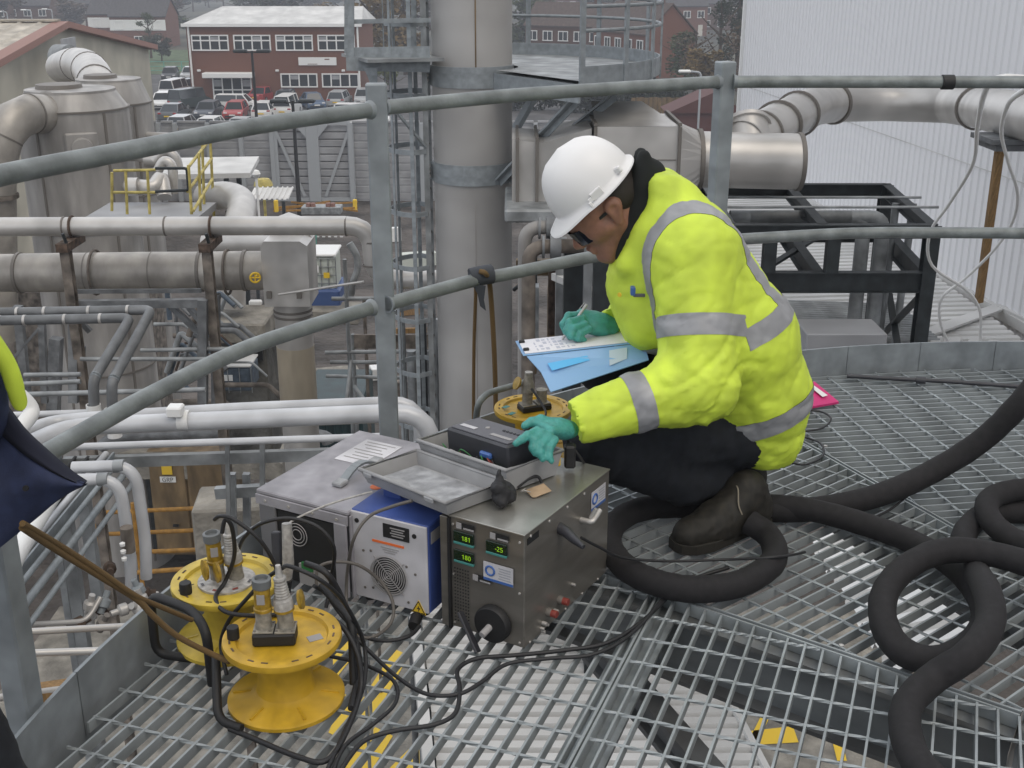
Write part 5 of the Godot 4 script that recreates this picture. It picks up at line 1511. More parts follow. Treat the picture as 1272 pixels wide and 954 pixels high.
	# rope loop hung on the middle rail in front of the chimney
func right_side() -> void:
	var b: B
	# big white ribbed wall
	var w0 := Vector3(8.3, 0, 3)
	var w1 := Vector3(5.5, 0, -28.8)
	var t := thing("white_ribbed_wall", "tall white vertically ribbed wall of the neighbouring hall at the right", "wall")
	b = B.new()
	b.ribs(Vector3(w1.x, -5.2, w1.z), w0 - w1, Vector3(0, 15, 0), 0.2, 0.022, 0.5)
	# face towards the yard
	b.quad(Vector3(w1.x + 0.1, YARD, w1.z), Vector3(w1.x + 0.1, 9.8, w1.z), Vector3(w1.x + 12, 9.8, w1.z - 1), Vector3(w1.x + 12, YARD, w1.z - 1), Vector3.FORWARD)
	part(t, "cladding", b, M.white_wall)
	b = B.new(); b.beam(Vector3(w1.x - 0.02, YARD, w1.z), Vector3(w1.x - 0.02, 9.8, w1.z), 0.1, 0.1, Vector3.BACK)
	part(t, "corner_trim", b, M.white_paint)
	for y in [-1.2, 1.9, 5.0]:
		b = B.new(); b.beam(Vector3(w1.x - 0.03, y, w1.z), Vector3(w0.x - 0.03, y, w0.z), 0.006, 0.012)
		part(t, "sheet_lap", b, M.white_roof)
	b = B.new()
	b.beam(Vector3(w1.x - 0.04, -2.98, w1.z), Vector3(w0.x - 0.04, -2.98, w0.z), 0.1, 0.14)
	part(t, "foot_flashing", b, M.white_roof)
	# low ribbed roofs at its foot
	t = thing("low_roof", "low white ribbed roof along the foot of the white wall behind the dark steel frame", "roof")
	b = B.new(); b.ribs(Vector3(2.2, -3.1, -10.2), Vector3(0, 0, -16), Vector3(4.2, 0.12, 0), 0.22, 0.045, 0.25)
	part(t, "sheeting", b, M.white_roof)
	b = B.new(); b.box(Vector3(2.16, -3.2, -18.2), Vector3(0.14, 0.3, 16)); b.box(Vector3(4.3, -3.25, -10.14), Vector3(4.3, 0.34, 0.1))
	part(t, "gutter", b, M.grey_steel)
	t = thing("side_roof", "white ribbed lean-to roof with ridge flashing near the right edge", "roof")
	b = B.new(); b.ribs(v3(5.215, -2.95, -14.046), Vector3(3.0, 0.1, 1.2), Vector3(-1.5, -0.3, 3.2), 0.22, 0.045, 0.25)
	part(t, "sheeting", b, M.white_roof)
	b = B.new(); b.beam(v3(5.078, -2.9, -13.954), v3(6.699, -2.9, -15.351), 0.2, 0.03); b.beam(v3(6.684, -2.89, -15.316), v3(6.869, -2.89, -14.372), 0.2, 0.03)
	part(t, "ridge_flashing", b, M.white_roof)
	b = B.new(); b.beam(v3(3.759, -2.9, -14.884), v3(3.839, -2.9, -13.755), 0.14, 0.2); 
	solo("dark_gutter", b, M.dark_steel, "dark gutter edge on the low roof behind the technician's back", "gutter")
	t = thing("roof_parapet", "grey parapet box on the low roof behind the toe plate", "parapet")
	b = B.new(); b.box(v3(3.112, -1.899, -10.6), Vector3(0.75, 0.3, 0.5), Basis.IDENTITY, 0.01)
	part(t, "box_shell", b, M.fence_grey)
	t = thing("ribbed_sheet", "grey ribbed roof panel between the frame and the technician's back", "panel")
	b = B.new(); b.ribs(v3(3.461, -2.7, -14.959), Vector3(0, 0, 1.6), Vector3(1.6, 0, 0.2), 0.1, 0.02, 0.6)
	part(t, "sheeting", b, M.galv_far)
	# dark steel frame
	t = thing("dark_steel_frame", "dark blue-grey steel frame with cross bracing between technician and white wall", "frame")
	var zt := -0.92
	var zm := -1.42
	var A := Vector3(1.263, zt, -11)
	var C := Vector3(4.018, zt, -11)
	var Bq := Vector3(4.239, zt, -13.2)
	var E := Vector3(1.302, zt, -13.2)
	for q in [[A, C], [E, Bq], [C, Bq], [A.lerp(C, 0.62), E.lerp(Bq, 0.62)], [A.lerp(C, 0.3), E.lerp(Bq, 0.3)]]:
		b = B.new(); b.ibeam(q[0], q[1], 0.1, 0.13)
		part(t, "top_beam", b, M.dark_steel)
	var dn := Vector3(0, zm - zt, 0)
	for q in [[A + dn, C + dn], [E + dn, Bq + dn], [C + dn, Bq + dn], [A.lerp(C, 0.62) + dn, E.lerp(Bq, 0.62) + dn], [A.lerp(C, 0.3) + dn, E.lerp(Bq, 0.3) + dn]]:
		b = B.new(); b.ibeam(q[0], q[1], 0.1, 0.2)
		part(t, "middle_beam", b, M.dark_steel)
	for q in [A.lerp(C, 0.66), A.lerp(C, 0.44), A.lerp(C, 0.2)]:
		b = B.new(); b.beam(q - Vector3(0, 0.07, 0), q + dn + Vector3(0, 0.1, 0), 0.12, 0.12, Vector3.BACK)
		part(t, "strut", b, M.dark_steel)
	for q in [C, Bq, A, E]:
		b = B.new(); b.ibeam(Vector3(q.x, -5, q.z), Vector3(q.x, zt + 0.06, q.z), 0.13, 0.13, 0.014, Vector3.BACK)
		part(t, "post", b, M.dark_steel)
	for q in [[C + dn + Vector3(0, -0.1, 0), Bq + dn + Vector3(0, -1.4, 0)], [Bq + dn + Vector3(0, -0.1, 0), C + dn + Vector3(0, -1.4, 0)], [A.lerp(C, 0.4) + dn * 0.85, E.lerp(Bq, 0.8) + dn * 0.9]]:
		b = B.new(); b.beam(q[0], q[1], 0.07, 0.03)
		part(t, "cross_brace", b, M.dark_steel)
	for z in [0.0, 0.5]:
		b = B.new(); b.rod(A + Vector3(0, 0.22, -0.05 - z), C + Vector3(0.05, 0.22, -0.05 - z), 0.014, 6)
		part(t, "conduit", b, M.galv_far)
	for i in 2:
		t = thing("grey_riser_pipe", ["grey riser pipe inside the dark steel frame, left of the pair", "grey riser pipe inside the dark steel frame, right of the pair"][i], "pipe", "riser pipes in the dark frame")
		var q := v3(3.664, -1.507, -12) + Vector3(i * 0.2, 0, 0)
		b = B.new(); b.tube(bent([Vector3(q.x - 1.4, -0.993, q.z), Vector3(q.x, -0.993, q.z), Vector3(q.x, -5.0, q.z)], 0.15, 5), 0.075, 16)
		part(t, "pipe_run", b, M.galv_far)
		b = B.new(); b.rod(Vector3(q.x, -2.234, q.z), Vector3(q.x, -2.535, q.z), 0.1, 16)
		part(t, "socket", b, M.galv_far)
	for i in 2:
		b = B.new(); b.rod(v3(4.075, -1.203, -11.8) + Vector3(i * 0.18, 0.3, -0.5), v3(4.008, -1.203, -11.8) + Vector3(i * 0.18, -4, -0.5), 0.04, 10)
		solo("thin_riser", b, M.galv_far, ["thin grey riser beside the dark frame's corner post", "thin grey riser nearest the white wall"][i], "pipe", "thin risers at the dark frame")
	# big steel ducts
	t = thing("large_duct", "large stainless duct that bends twice along the white wall", "duct")
	var r := 23 * 0.01
	var segs := [v3(2.206, -0.148, -11.3), v3(2.401, -0.113, -11.6), v3(2.777, -0.105, -12.4), v3(3.209, -0.107, -13.4), v3(3.68, -0.14, -14.5), v3(4.128, -0.198, -15.3), v3(4.85, -0.21, -15.5), v3(5.559, -0.197, -15.2), v3(5.474, -0.103, -14), v3(5.144, 0.02, -12.6), v3(4.914, 0.201, -9.2), v3(4.994, 0.325, -6.2)]
	var runs := []
	B.new().tube(segs, r, 32, false, false, runs)
	for i in segs.size() - 1:
		part(t, "duct_segment", runs[i], M.steel_clean)
		if i in [2, 3, 5, 8]: flange(t, segs[i], segs[i + 1] - segs[i - 1], r * 1.14, 0.05)
	flange(t, segs[1].lerp(segs[2], 0.1), segs[2] - segs[1], r * 1.08, 0.05)
	b = B.new(); b.box(v3(5.117, -0.183, -12), Vector3(0.7, 0.05, 0.6)); b.box(v3(5.127, -0.248, -12), Vector3(0.6, 0.06, 0.5))
	part(t, "saddle", b, M.grey_steel)
	t = thing("stub_duct", "wide horizontal stainless duct with flanged open end over the dark frame", "duct")
	var f0 := v3(1.781, -0.271, -11.2)
	var f1 := v3(2.734, -0.293, -11.2)
	var rb := 33 * 0.008
	b = B.new(); b.tube([f0, f1], rb, 40)
	part(t, "shell", b, M.steel_clean)
	flange(t, f0, Vector3.RIGHT, rb * 1.1, 0.04); flange(t, f1, Vector3.RIGHT, rb * 1.05, 0.04)
	b = B.new(); b.lathe([Vector2(rb * 0.75, -0.3), Vector2(rb * 0.75, 0.1), Vector2(rb * 0.85, 0.1), Vector2(rb * 0.85, 0.14), Vector2(rb * 0.6, 0.16)], Transform3D(Basis(Vector3(1, 0, 0), Vector3(0, 0.7, -0.7), Vector3(0, 0.7, 0.7)), v3(2.281, -0.07, -11.4)), 24)
	part(t, "branch", b, M.steel_clean)
	t = thing("hopper_duct", "boxy stainless duct tapering into the round stub behind the white helmet", "duct")
	var zc := -11.2
	b = B.new()
	var bx0 := 0.758
	var bx1 := 1.525
	var by0 := -0.695
	var by1 := 0.094
	b.prism(PackedVector2Array([Vector2(bx0, by0), Vector2(bx1, by0), Vector2(bx1, by1), Vector2(bx0, by1)]), Transform3D(Basis.IDENTITY, Vector3(0, 0, zc - 0.55)), 1.0)
	b.quad(Vector3(bx0, by1 + 0.002, zc + 0.45), Vector3(bx1, by1 + 0.002, zc + 0.45), Vector3(bx1 - 0.25, by1 + 0.12, zc - 0.55), Vector3(bx0 + 0.02, by1 + 0.12, zc - 0.55))
	part(t, "box_section", b, M.steel_clean)
	b = B.new()
	var cc := (f0 + Vector3(0, 0, 0))
	var sq := [Vector3(bx1, by0, zc + 0.45), Vector3(bx1, by1, zc + 0.45), Vector3(bx1, by1, zc - 0.55), Vector3(bx1, by0, zc - 0.55)]
	for i in 4:
		for k in 8:
			var s0: Vector3 = sq[i].lerp(sq[(i + 1) % 4], k / 8.0)
			var s1: Vector3 = sq[i].lerp(sq[(i + 1) % 4], (k + 1) / 8.0)
			var c0 := cc + (Vector3(0, s0.y - cc.y, s0.z - zc + 0.05)).normalized() * rb
			var c1 := cc + (Vector3(0, s1.y - cc.y, s1.z - zc + 0.05)).normalized() * rb
			b.quad(s0, s1, c1, c0, Vector3(0, s0.y - cc.y, s0.z - zc))
	part(t, "taper", b, M.steel_clean)
	for x in [bx0, bx1]:
		b = B.new()
		for q in [[Vector3(x, by0, zc + 0.47), Vector3(x, by1, zc + 0.47)], [Vector3(x, by1 + 0.02, zc + 0.47), Vector3(x, by1 + 0.02, zc - 0.55)]]: b.beam(q[0], q[1], 0.03, 0.03, Vector3.RIGHT)
		part(t, "flange_frame", b, M.seam)
	b = B.new(); b.box(Vector3(lerpf(bx0, bx1, 0.72), lerpf(by0, by1, 0.4), zc + 0.46), Vector3(0.02, 0.3, 0.02)); b.box(Vector3(lerpf(bx0, bx1, 0.5), lerpf(by0, by1, 0.62), zc + 0.455), Vector3(0.72, 0.008, 0.01))
	part(t, "panel_joint", b, M.seam)
	t = thing("square_duct", "square stainless duct running left behind the chimney braces", "duct")
	var sx0 := 0
	b = B.new()
	b.prism(PackedVector2Array([Vector2(sx0, by0 - 0.05), Vector2(0.263, by0 - 0.05), Vector2(bx0 - 0.03, by0), Vector2(bx0 - 0.03, by1 - 0.02), Vector2(0.294, by1 - 0.15), Vector2(sx0, by1 - 0.13)]), Transform3D(Basis.IDENTITY, Vector3(0, 0, zc - 0.5)), 0.9)
	part(t, "shell", b, M.steel_clean)
	for x in [0.049, 0.23]:
		b = B.new(); b.beam(Vector3(x, by0 - 0.1, zc + 0.42), Vector3(x, by1 - 0.12, zc + 0.42), 0.03, 0.03, Vector3.RIGHT); b.beam(Vector3(x, by1 - 0.12, zc + 0.42), Vector3(x, by1 - 0.12, zc - 0.5), 0.03, 0.03, Vector3.RIGHT)
		part(t, "flange_frame", b, M.seam)
	b = B.new(); b.box(v3(0.183, -0.657, -11), Vector3(0.5, 0.12, 1.2), Basis.IDENTITY, 0.02)
	solo("duct_bearer", b, M.galv_far, "pale beam under the square duct beside the chimney", "beam")
	# wooden pole under the duct
	b = B.new(); b.beam(v3(4.967, -0.216, -12), v3(5.386, -2.174, -13), 0.075, 0.075, Vector3.BACK)
	solo("timber_prop", b, M.wood, "orange timber prop leaning under the large duct by the white wall", "prop")
	# white hoses hanging by the wall
	b = B.new(); b.tube(spline([v3(1.847, 1.083, -4.35), v3(1.734, 1.085, -4.3), v3(1.972, 0.958, -5), v3(2.552, 0.624, -6.5), v3(2.945, 0.267, -7.5), v3(3.209, -0.169, -8.5), v3(3.271, -0.506, -9), v3(3.468, -0.863, -9.4), v3(3.935, -1.177, -9.8), v3(4.161, -1.416, -10), v3(4.288, -1.741, -10.2), v3(4.309, -1.896, -10.2)], 6), 0.0125, 8)
	solo("white_hose", b, M.white_paint, "thin white hose looping from the far rail down to the roof, left strand", "hose", "white hoses by the wall")
	b = B.new(); b.tube(spline([v3(1.977, 1.022, -4.6), v3(2.494, 0.809, -6), v3(3.101, 0.47, -7.5), v3(3.379, 0.214, -8), v3(3.694, -0.098, -8.5), v3(3.906, -0.41, -9), v3(3.961, -0.728, -9.4), v3(3.921, -1.069, -9.8), v3(3.811, -1.304, -10), v3(3.901, -1.587, -10.2), v3(4.077, -1.843, -10.4)], 6), 0.0125, 8)
	solo("white_hose", b, M.white_paint, "thin white hose crossing the other one in front of the wall, right strand", "hose", "white hoses by the wall")
	# pipes and dark columns between chimney and technician
	t = thing("flanged_pipes", "grey riser pipe with two flanged elbows right of the chimney", "pipes")
	for i in 2:
		var y := -0.568 if i == 0 else -0.703
		var p := v3(0.107, -0.683, -9.5) + Vector3(0.03 * i, 0, 0.12 * i)
		b = B.new(); b.tube(bent([Vector3(p.x, YARD, p.z), Vector3(p.x, y, p.z), Vector3(p.x + 0.45, y, p.z - 0.05)], 0.13, 6), 0.058, 16)
		part(t, "pipe_run", b, M.rusty_grey if i == 1 else M.steel_tank)
		flange(t, Vector3(p.x + 0.12, y, p.z - 0.012), Vector3.RIGHT, 0.095, 0.02, "grey_steel")
		flange(t, Vector3(p.x + 0.22, y, p.z - 0.02), Vector3.RIGHT, 0.095, 0.09, "grey_steel")
	t = thing("dark_columns", "dark steel columns with a ladder rail behind the clipboard", "columns")
	for q in [[v3(0.431, -1.012, -10), 0.09, "galv_far"], [v3(0.517, -0.982, -9.6), 0.16, "dark_steel"], [v3(0.626, -0.931, -9.4), 0.07, "galv_far"], [v3(0.713, -0.764, -9), 0.14, "dark_steel"], [v3(0.68, -0.982, -9.6), 0.03, "galv"], [v3(0.599, -0.982, -9.6), 0.03, "galv"]]:
		b = B.new(); b.beam(Vector3(q[0].x, YARD, q[0].z), Vector3(q[0].x, q[0].y + 0.25, q[0].z), q[1], q[1], Vector3.BACK)
		part(t, "column", b, M[q[2]])
	for i in 14:
		b = B.new(); b.rod(v3(0.599, -1.017, -9.6) - Vector3(0, 0.13 * i, 0), v3(0.681, -1.017, -9.6) - Vector3(0, 0.13 * i, 0), 0.009, 5)
		part(t, "rung", b, M.galv)
	b = B.new(); b.box(v3(0.759, -1.119, -9.8), Vector3(0.5, 0.06, 0.8), Basis(Vector3.UP, 0.5)); b.box(v3(0.8, -1.379, -9.6), Vector3(0.5, 0.22, 0.6), Basis(Vector3.UP, 0.4), 0.02)
	solo("white_ledge", b, M.white_roof, "pale roof ledge glimpsed under the technician's chin", "ledge")
	t = thing("plant_clutter", "rusty brackets, boards and small pipes low between chimney and clipboard", "pipework")
	var rr := RandomNumberGenerator.new()
	rr.seed = 5
	for i in 22:
		var p := Vector3(rr.randf_range(0.084, 0.972), rr.randf_range(-3.119, -1.755), rr.randf_range(-14, -12.2))
		b = B.new()
		var d: Vector3 = [Vector3(0.6, 0, 0), Vector3(0, 0.6, 0), Vector3(0.3, 0.3, 0.2)][rr.randi() % 3] * rr.randf_range(0.6, 1.6)
		if rr.randf() < 0.6: b.rod(p - d / 2, p + d / 2, rr.randf_range(0.02, 0.05), 8)
		else: b.beam(p - d / 2, p + d / 2, 0.1, 0.18)
		part(t, "piece", b, M[["rust", "rusty_grey", "galv_far", "grey_steel", "kiosk", "dark_steel"][rr.randi() % 6]])

func under_deck() -> void:
	var b: B
	var t := thing("roof_below", "white ribbed roof seen through the grating, largest patch at the bottom", "roof")
	var o4 := v3(-0.552, -4.5, -7.318)
	b = B.new(); b.ribs(o4, v3(-0.357, 0, -2.833), v3(2.578, 0, 0), 0.16, 0.055, 0.2)
	part(t, "sheeting", b, M.white_roof)
	b = B.new(); b.beam(v3(-0.612, -4.48, -7.294), v3(-0.978, -4.48, -10.117), 0.09, 0.2)
	part(t, "verge_trim", b, M.white_roof)
	b = B.new(); b.beam(v3(2.03, -4.44, -7.245), v3(1.652, -4.44, -10.049), 0.05, 0.05)
	part(t, "verge_trim", b, M.white_roof)
	t = thing("upper_white_roof", "white ribbed roof patch seen through the grating beside the coiled hose", "roof")
	var o5 := v3(1.451, -1.2, -5.185)
	b = B.new(); b.ribs(o5, v3(0.053, 0, 1.252), v3(0.682, 0, -0.252), 0.16, 0.04, 0.25)
	part(t, "sheeting", b, M.white_paint)
	# lower steelwork under the platform
	t = thing("lower_steelwork", "dark diagonal steel beam and column below the platform grating", "steelwork")
	for q in [[v3(0.227, -0.35, -2.876), v3(0.511, -0.35, -2.172), 0.06, 0.09], [Vector3(0.9, -0.6, -2.2), Vector3(0.9, -11, -2.2), 0.2, 0.2]]:
		b = B.new(); b.ibeam(q[0], q[1], q[2], q[3], 0.016, Vector3.UP if q[0].y == q[1].y else Vector3.BACK)
		part(t, "beam", b, M.grey_steel)
	b = B.new(); b.lathe([Vector2(1.0, 0), Vector2(1.0, -11)], Transform3D(Basis.IDENTITY, HUB + Vector3(0, 0.0, 0)), 40)
	solo("vessel_shell", b, M.steel_tank, "steel vessel standing in the middle of the ring platform", "vessel")
	b = B.new(); b.box(Vector3(-0.9, YARD + 0.5, -9.6), Vector3(3.6, 1.0, 2.2), Basis.IDENTITY, 0.05)
	solo("rubble_skip", b, M.concrete_dark, "dark waste heap in the yard below the reels", "heap")
	var rr := RandomNumberGenerator.new()
	rr.seed = 77
	b = B.new()
	for i in 120:
		b.box(Vector3(rr.randf_range(-4.2, -1.5), YARD + rr.randf_range(0.1, 0.35), rr.randf_range(-12.6, -8.2)), Vector3(rr.randf_range(0.1, 0.5), rr.randf_range(0.05, 0.2), rr.randf_range(0.1, 0.4)), Basis(Vector3(rr.randfn(), rr.randfn(), rr.randfn()).normalized(), rr.randf() * 3))
	var o := struct("rubble", b, M.white_roof)
	o.set_meta("kind", "stuff")

func polar(phi: float, r: float, y := 0.0) -> Vector3:   # phi in degrees round the platform's middle
	return HUB + Vector3(-cos(deg_to_rad(phi)) * r, y, -sin(deg_to_rad(phi)) * r)

func twisted_rod() -> ArrayMesh:
	var b := B.new()
	var n := 44
	for i in n:
		for k in 4:
			var q := []
			for e in [[i, k], [i, k + 1], [i + 1, k + 1], [i + 1, k]]:
				var t: float = e[1] * PI / 2 + e[0] * 0.62
				q.append(Vector3(cos(t) * 0.0042, sin(t) * 0.0042, float(e[0]) / n - 0.5))
			b.quad(q[0], q[1], q[2], q[3], Vector3((q[0].x + q[2].x), (q[0].y + q[2].y), 0))
	return b.mesh()

func deck() -> void:
	var b: B
	var R := 2.80
	var bar := BoxMesh.new()
	bar.size = Vector3(0.005, 0.025, 1.0)
	var rod := twisted_rod()
	var panels := [[-9.0, 0.95, 3.0, "grating panel at the lower left corner below the railing post"], [21.0, 1.795, 3.0, "grating panel carrying the reels and instrument boxes"], [21.0, 0.95, 1.785, "grating panel at the bottom right in front of the radial seam"], [51.0, 0.95, 3.0, "grating panel under the technician's boots and the coiled hose"], [81.0, 0.95, 3.0, "grating panel at the upper right along the toe plate"], [111.0, 0.95, 3.0, "grating panel at the far right edge under the thick hose"]]
	for p in panels:
		var e := polar(p[0], 1.0) - HUB
		var s := Vector3(-e.z, 0, e.x)
		if s.z > 0: s = -s
		var t := thing("grating_panel", "galvanised " + p[3], "grating", "grating panels of the platform deck")
		var k := Basis(s.cross(Vector3.UP) * -1.0, Vector3.UP, s)
		k = Basis(Vector3.UP.cross(s), Vector3.UP, s)
		var tn := tan(deg_to_rad(15.0))
		var d: float = p[1] + 0.02
		while d < minf(p[2], R - 0.015):
			var half := minf(d * tn - 0.012, sqrt(maxf(R * R - d * d, 0.0)) - 0.006)
			if half > 0.03:
				var o := mi("bearing_bar", bar, M.galv_bar, t)
				o.transform = Transform3D(k * Basis.from_scale(Vector3(1, 1, half * 2)), HUB + e * d + Vector3(0, -0.013, 0))
			d += 0.0411
		var w := -0.74
		while w < 0.75:
			var d0 := maxf(p[1], (absf(w) + 0.012) / tn)
			var d1 := minf(p[2], sqrt(R * R - w * w))
			if d1 - d0 > 0.05:
				var o := mi("cross_rod", rod, M.galv_bar, t)
				o.transform = Transform3D(Basis(s, Vector3.UP, e) * Basis.from_scale(Vector3(1, 1, d1 - d0)), HUB + e * (d0 + d1) / 2 + s * w + Vector3(0, -0.0035, 0))
			w += 0.1
		for sg in [-1.0, 1.0]:
			var a := HUB + polar(p[0] + 15 * sg, p[1] / cos(deg_to_rad(15)) + 0.02) - HUB
			var c := polar(p[0] + 15 * sg, minf(R, p[2] / cos(deg_to_rad(15))))
			var shift := s * (0.008 if (s.dot(a - HUB) < 0) else -0.008)
			b = B.new(); b.beam(a + shift + Vector3(0, -0.017, 0), c + shift + Vector3(0, -0.017, 0), 0.005, 0.034)
			part(t, "edge_band", b, M.galv_bar)
		for q in [p[1], p[2]]:
			if q > 2.9: continue
			b = B.new(); b.beam(HUB + e * q - s * (q * tn - 0.01) + Vector3(0, -0.018, 0), HUB + e * q + s * (q * tn - 0.01) + Vector3(0, -0.018, 0), 0.006, 0.036)
			part(t, "edge_band", b, M.galv_bar)
	# radial and chord beams under the panels
	for q in [[36.0, "radial channel beam under the seam in front of the technician"], [66.0, "radial channel beam under the seam behind the technician"], [6.0, "radial channel beam at the bottom edge of the deck"], [96.0, "radial channel beam at the right under the thick hose"]]:
		var t := thing("deck_beam", "galvanised " + q[1], "beam", "beams under the deck")
		var a := polar(q[0], 0.95); var c := polar(q[0], 2.80)
		b = B.new(); b.beam(a + Vector3(0, -0.042, 0), c + Vector3(0, -0.042, 0), 0.09, 0.012)
		part(t, "top_flange", b, M.galv_far)
		b = B.new(); b.beam(a + Vector3(0, -0.125, 0), c + Vector3(0, -0.125, 0), 0.012, 0.15)
		part(t, "web", b, M.galv)
		b = B.new(); b.beam(a + Vector3(0, -0.206, 0), c + Vector3(0, -0.206, 0), 0.09, 0.012)
		part(t, "bottom_flange", b, M.grey_steel)
		for r in [1.4, 2.2]:
			b = B.new(); b.lathe([Vector2(0.005, 0.0), Vector2(0.014, 0.0), Vector2(0.014, 0.012), Vector2(0.007, 0.014), Vector2(0.006, 0.035), Vector2(0, 0.036)], Transform3D(Basis.IDENTITY, polar(q[0] + 1.2, r, -0.034)), 6)
			part(t, "clip_bolt", b, M.steel_clean)
	var t := thing("deck_beam", "galvanised chord beam under the joint between the two front grating panels", "beam", "beams under the deck")
	var e21 := polar(21.0, 1.0) - HUB
	var s21 := Vector3(-e21.z, 0, e21.x)
	var m21 := HUB + e21 * 1.79
	b = B.new(); b.beam(m21 - s21 * 0.46 + Vector3(0, -0.044, 0), m21 + s21 * 0.46 + Vector3(0, -0.044, 0), 0.1, 0.01)
	part(t, "top_flange", b, M.galv)
	b = B.new(); b.beam(m21 - s21 * 0.46 + Vector3(0, -0.11, 0), m21 + s21 * 0.46 + Vector3(0, -0.11, 0), 0.01, 0.12)
	part(t, "web", b, M.galv_far)
	# toe plate and rim channel
	t = thing("toe_plate", "curved galvanised toe plate round the rim of the platform", "toe plate")
	for i in range(-3, 22):
		b = B.new()
		var a0 := i * 6.0
		var a1 := a0 + 5.96
		for r in [2.825, 2.833]:
			for k in 3:
				var f0 := lerpf(a0, a1, k / 3.0)
				var f1 := lerpf(a0, a1, (k + 1) / 3.0)
				b.quad(polar(f0, r, -0.09), polar(f1, r, -0.09), polar(f1, r, 0.1), polar(f0, r, 0.1), (HUB - polar(f0, 1)) * (1.0 if r < 2.83 else -1.0))
		for k in 3:
			var f0 := lerpf(a0, a1, k / 3.0)
			var f1 := lerpf(a0, a1, (k + 1) / 3.0)
			b.quad(polar(f0, 2.825, 0.1), polar(f1, 2.825, 0.1), polar(f1, 2.833, 0.1), polar(f0, 2.833, 0.1), Vector3.UP)
		part(t, "plate", b, M.galv)
	# railing
	t = thing("guard_railing", "galvanised tube guard railing with flat posts round the platform", "railing")
	var posts := [v3(-0.951, 0.1, -1.869), v3(-0.369, 1.1, -3.317), v3(0.715, 1.1, -4.04), v3(2.027, 1.1, -3.982)]
	posts[0] = Vector3(-0.962, 0, -1.955); posts[1] = Vector3(-0.37, 0, -3.265)
	for i in 4:
		var q: Vector3 = posts[i]
		var out := (Vector3(q.x, 0, q.z) - HUB).normalized()
		b = B.new(); b.beam(Vector3(q.x, -0.12, q.z), Vector3(q.x, 1.165, q.z), 0.058, 0.05, Vector3(out.x, 0, out.z) if i != 1 else Vector3(0.1, 0, 1), 0.004)
		part(t, "post", b, M.galv)
		for y in [0.03, 0.07]:
			b = B.new(); b.lathe([Vector2(0.012, 0.0), Vector2(0.012, 0.01), Vector2(0, 0.011)], Transform3D(Basis(out.cross(Vector3.UP), -out, Vector3.UP), Vector3(q.x, y, q.z) - out * 0.026), 6)
			part(t, "bolt", b, M.steel_clean)
	for g in [["top_rail", [v3(-1.028, 1.1, -1.858), v3(-0.948, 1.1, -2.164), v3(-0.805, 1.1, -2.475), v3(-0.618, 1.1, -2.882), v3(-0.382, 1.1, -3.211)]], ["top_rail", [v3(-0.353, 1.1, -3.264), v3(-0.014, 1.1, -3.574), v3(0.316, 1.1, -3.793), v3(0.693, 1.1, -4.025)]], ["top_rail", [v3(0.742, 1.1, -4.025), v3(1.457, 1.1, -4.017), v3(2.016, 1.1, -3.988)]],
		["middle_rail", [v3(-0.966, 0.55, -2.011), v3(-0.916, 0.55, -2.187), v3(-0.816, 0.55, -2.49), v3(-0.67, 0.55, -2.836), v3(-0.399, 0.55, -3.201)]], ["middle_rail", [v3(-0.359, 0.55, -3.235), v3(-0.115, 0.55, -3.509), v3(-0.015, 0.55, -3.584), v3(0.326, 0.55, -3.856), v3(0.661, 0.55, -4.021)]], ["middle_rail", [v3(0.732, 0.55, -4.06), v3(0.874, 0.55, -4.099), v3(1.242, 0.55, -4.184), v3(1.596, 0.55, -4.192), v3(2.199, 0.55, -4.165)]]]:
		b = B.new(); b.tube(spline(g[1], 6), 0.0205, 14)
		var tube := part(t, g[0], b, M.rail_tube)
		for e in [0, -1]:
			var q: Vector3 = spline(g[1], 6)[e]
			var q2: Vector3 = spline(g[1], 6)[1 if e == 0 else -2]
			b = B.new(); b.tube([q, q.move_toward(q2, 0.005), q.move_toward(q2, 0.012)], [0.026, 0.0245, 0.0206], 14)
			part(tube, "weld", b, M.galv)
	b = B.new(); b.rod(v3(1.436, 1.1, -4.011), v3(1.474, 1.1, -4.011), 0.0245, 14)
	solo("black_tape", b, M.black, "band of black tape wrapped round the far top rail", "tape")
	# rag and rope on the middle rail
	var rc := v3(-0.098, 0.55, -3.524)
	mk("grey_rag", Color(0.05, 0.055, 0.065), 0.95, 0, "", Vector3.ONE, "")
	b = B.new(); b.tube(spline([rc + Vector3(-0.03, 0.005, 0.01), rc + Vector3(0.0, 0.01, 0), rc + Vector3(0.035, 0.012, -0.015)], 4), 0.031, 9)
	b.prism(PackedVector2Array([Vector2(-0.03, 0.0), Vector2(0.012, -0.005), Vector2(0.006, -0.05), Vector2(0.012, -0.085), Vector2(-0.006, -0.07), Vector2(-0.014, -0.03)]), Transform3D(Basis.IDENTITY, rc + Vector3(0.005, -0.01, 0.024)), 0.004)
	solo("tied_rag", b, M.grey_rag, "dark grey rag knotted round the middle rail in front of the chimney", "rag")
	mk("rope", Color(0.24, 0.15, 0.06), 0.95, 0, "grit", Vector3.ONE * 8)
	t = thing("hanging_rope", "brown rope hung over the middle rail by the dark rag", "rope")
	b = B.new(); b.tube(spline([v3(-0.122, 0.534, -3.57), v3(-0.116, 0.494, -3.62), v3(-0.125, 0.287, -3.66), v3(-0.131, 0.015, -3.7), v3(-0.136, -0.243, -3.74)], 5), 0.006, 7)
	part(t, "strand", b, M.rope)
	b = B.new(); b.tube(spline([v3(-0.099, 0.58, -3.5), v3(-0.079, 0.57, -3.5), v3(-0.069, 0.5, -3.58), v3(-0.058, 0.272, -3.62), v3(-0.054, 0.031, -3.66), v3(-0.053, -0.225, -3.7)], 5), 0.0085, 7)
	part(t, "strand", b, M.rope)

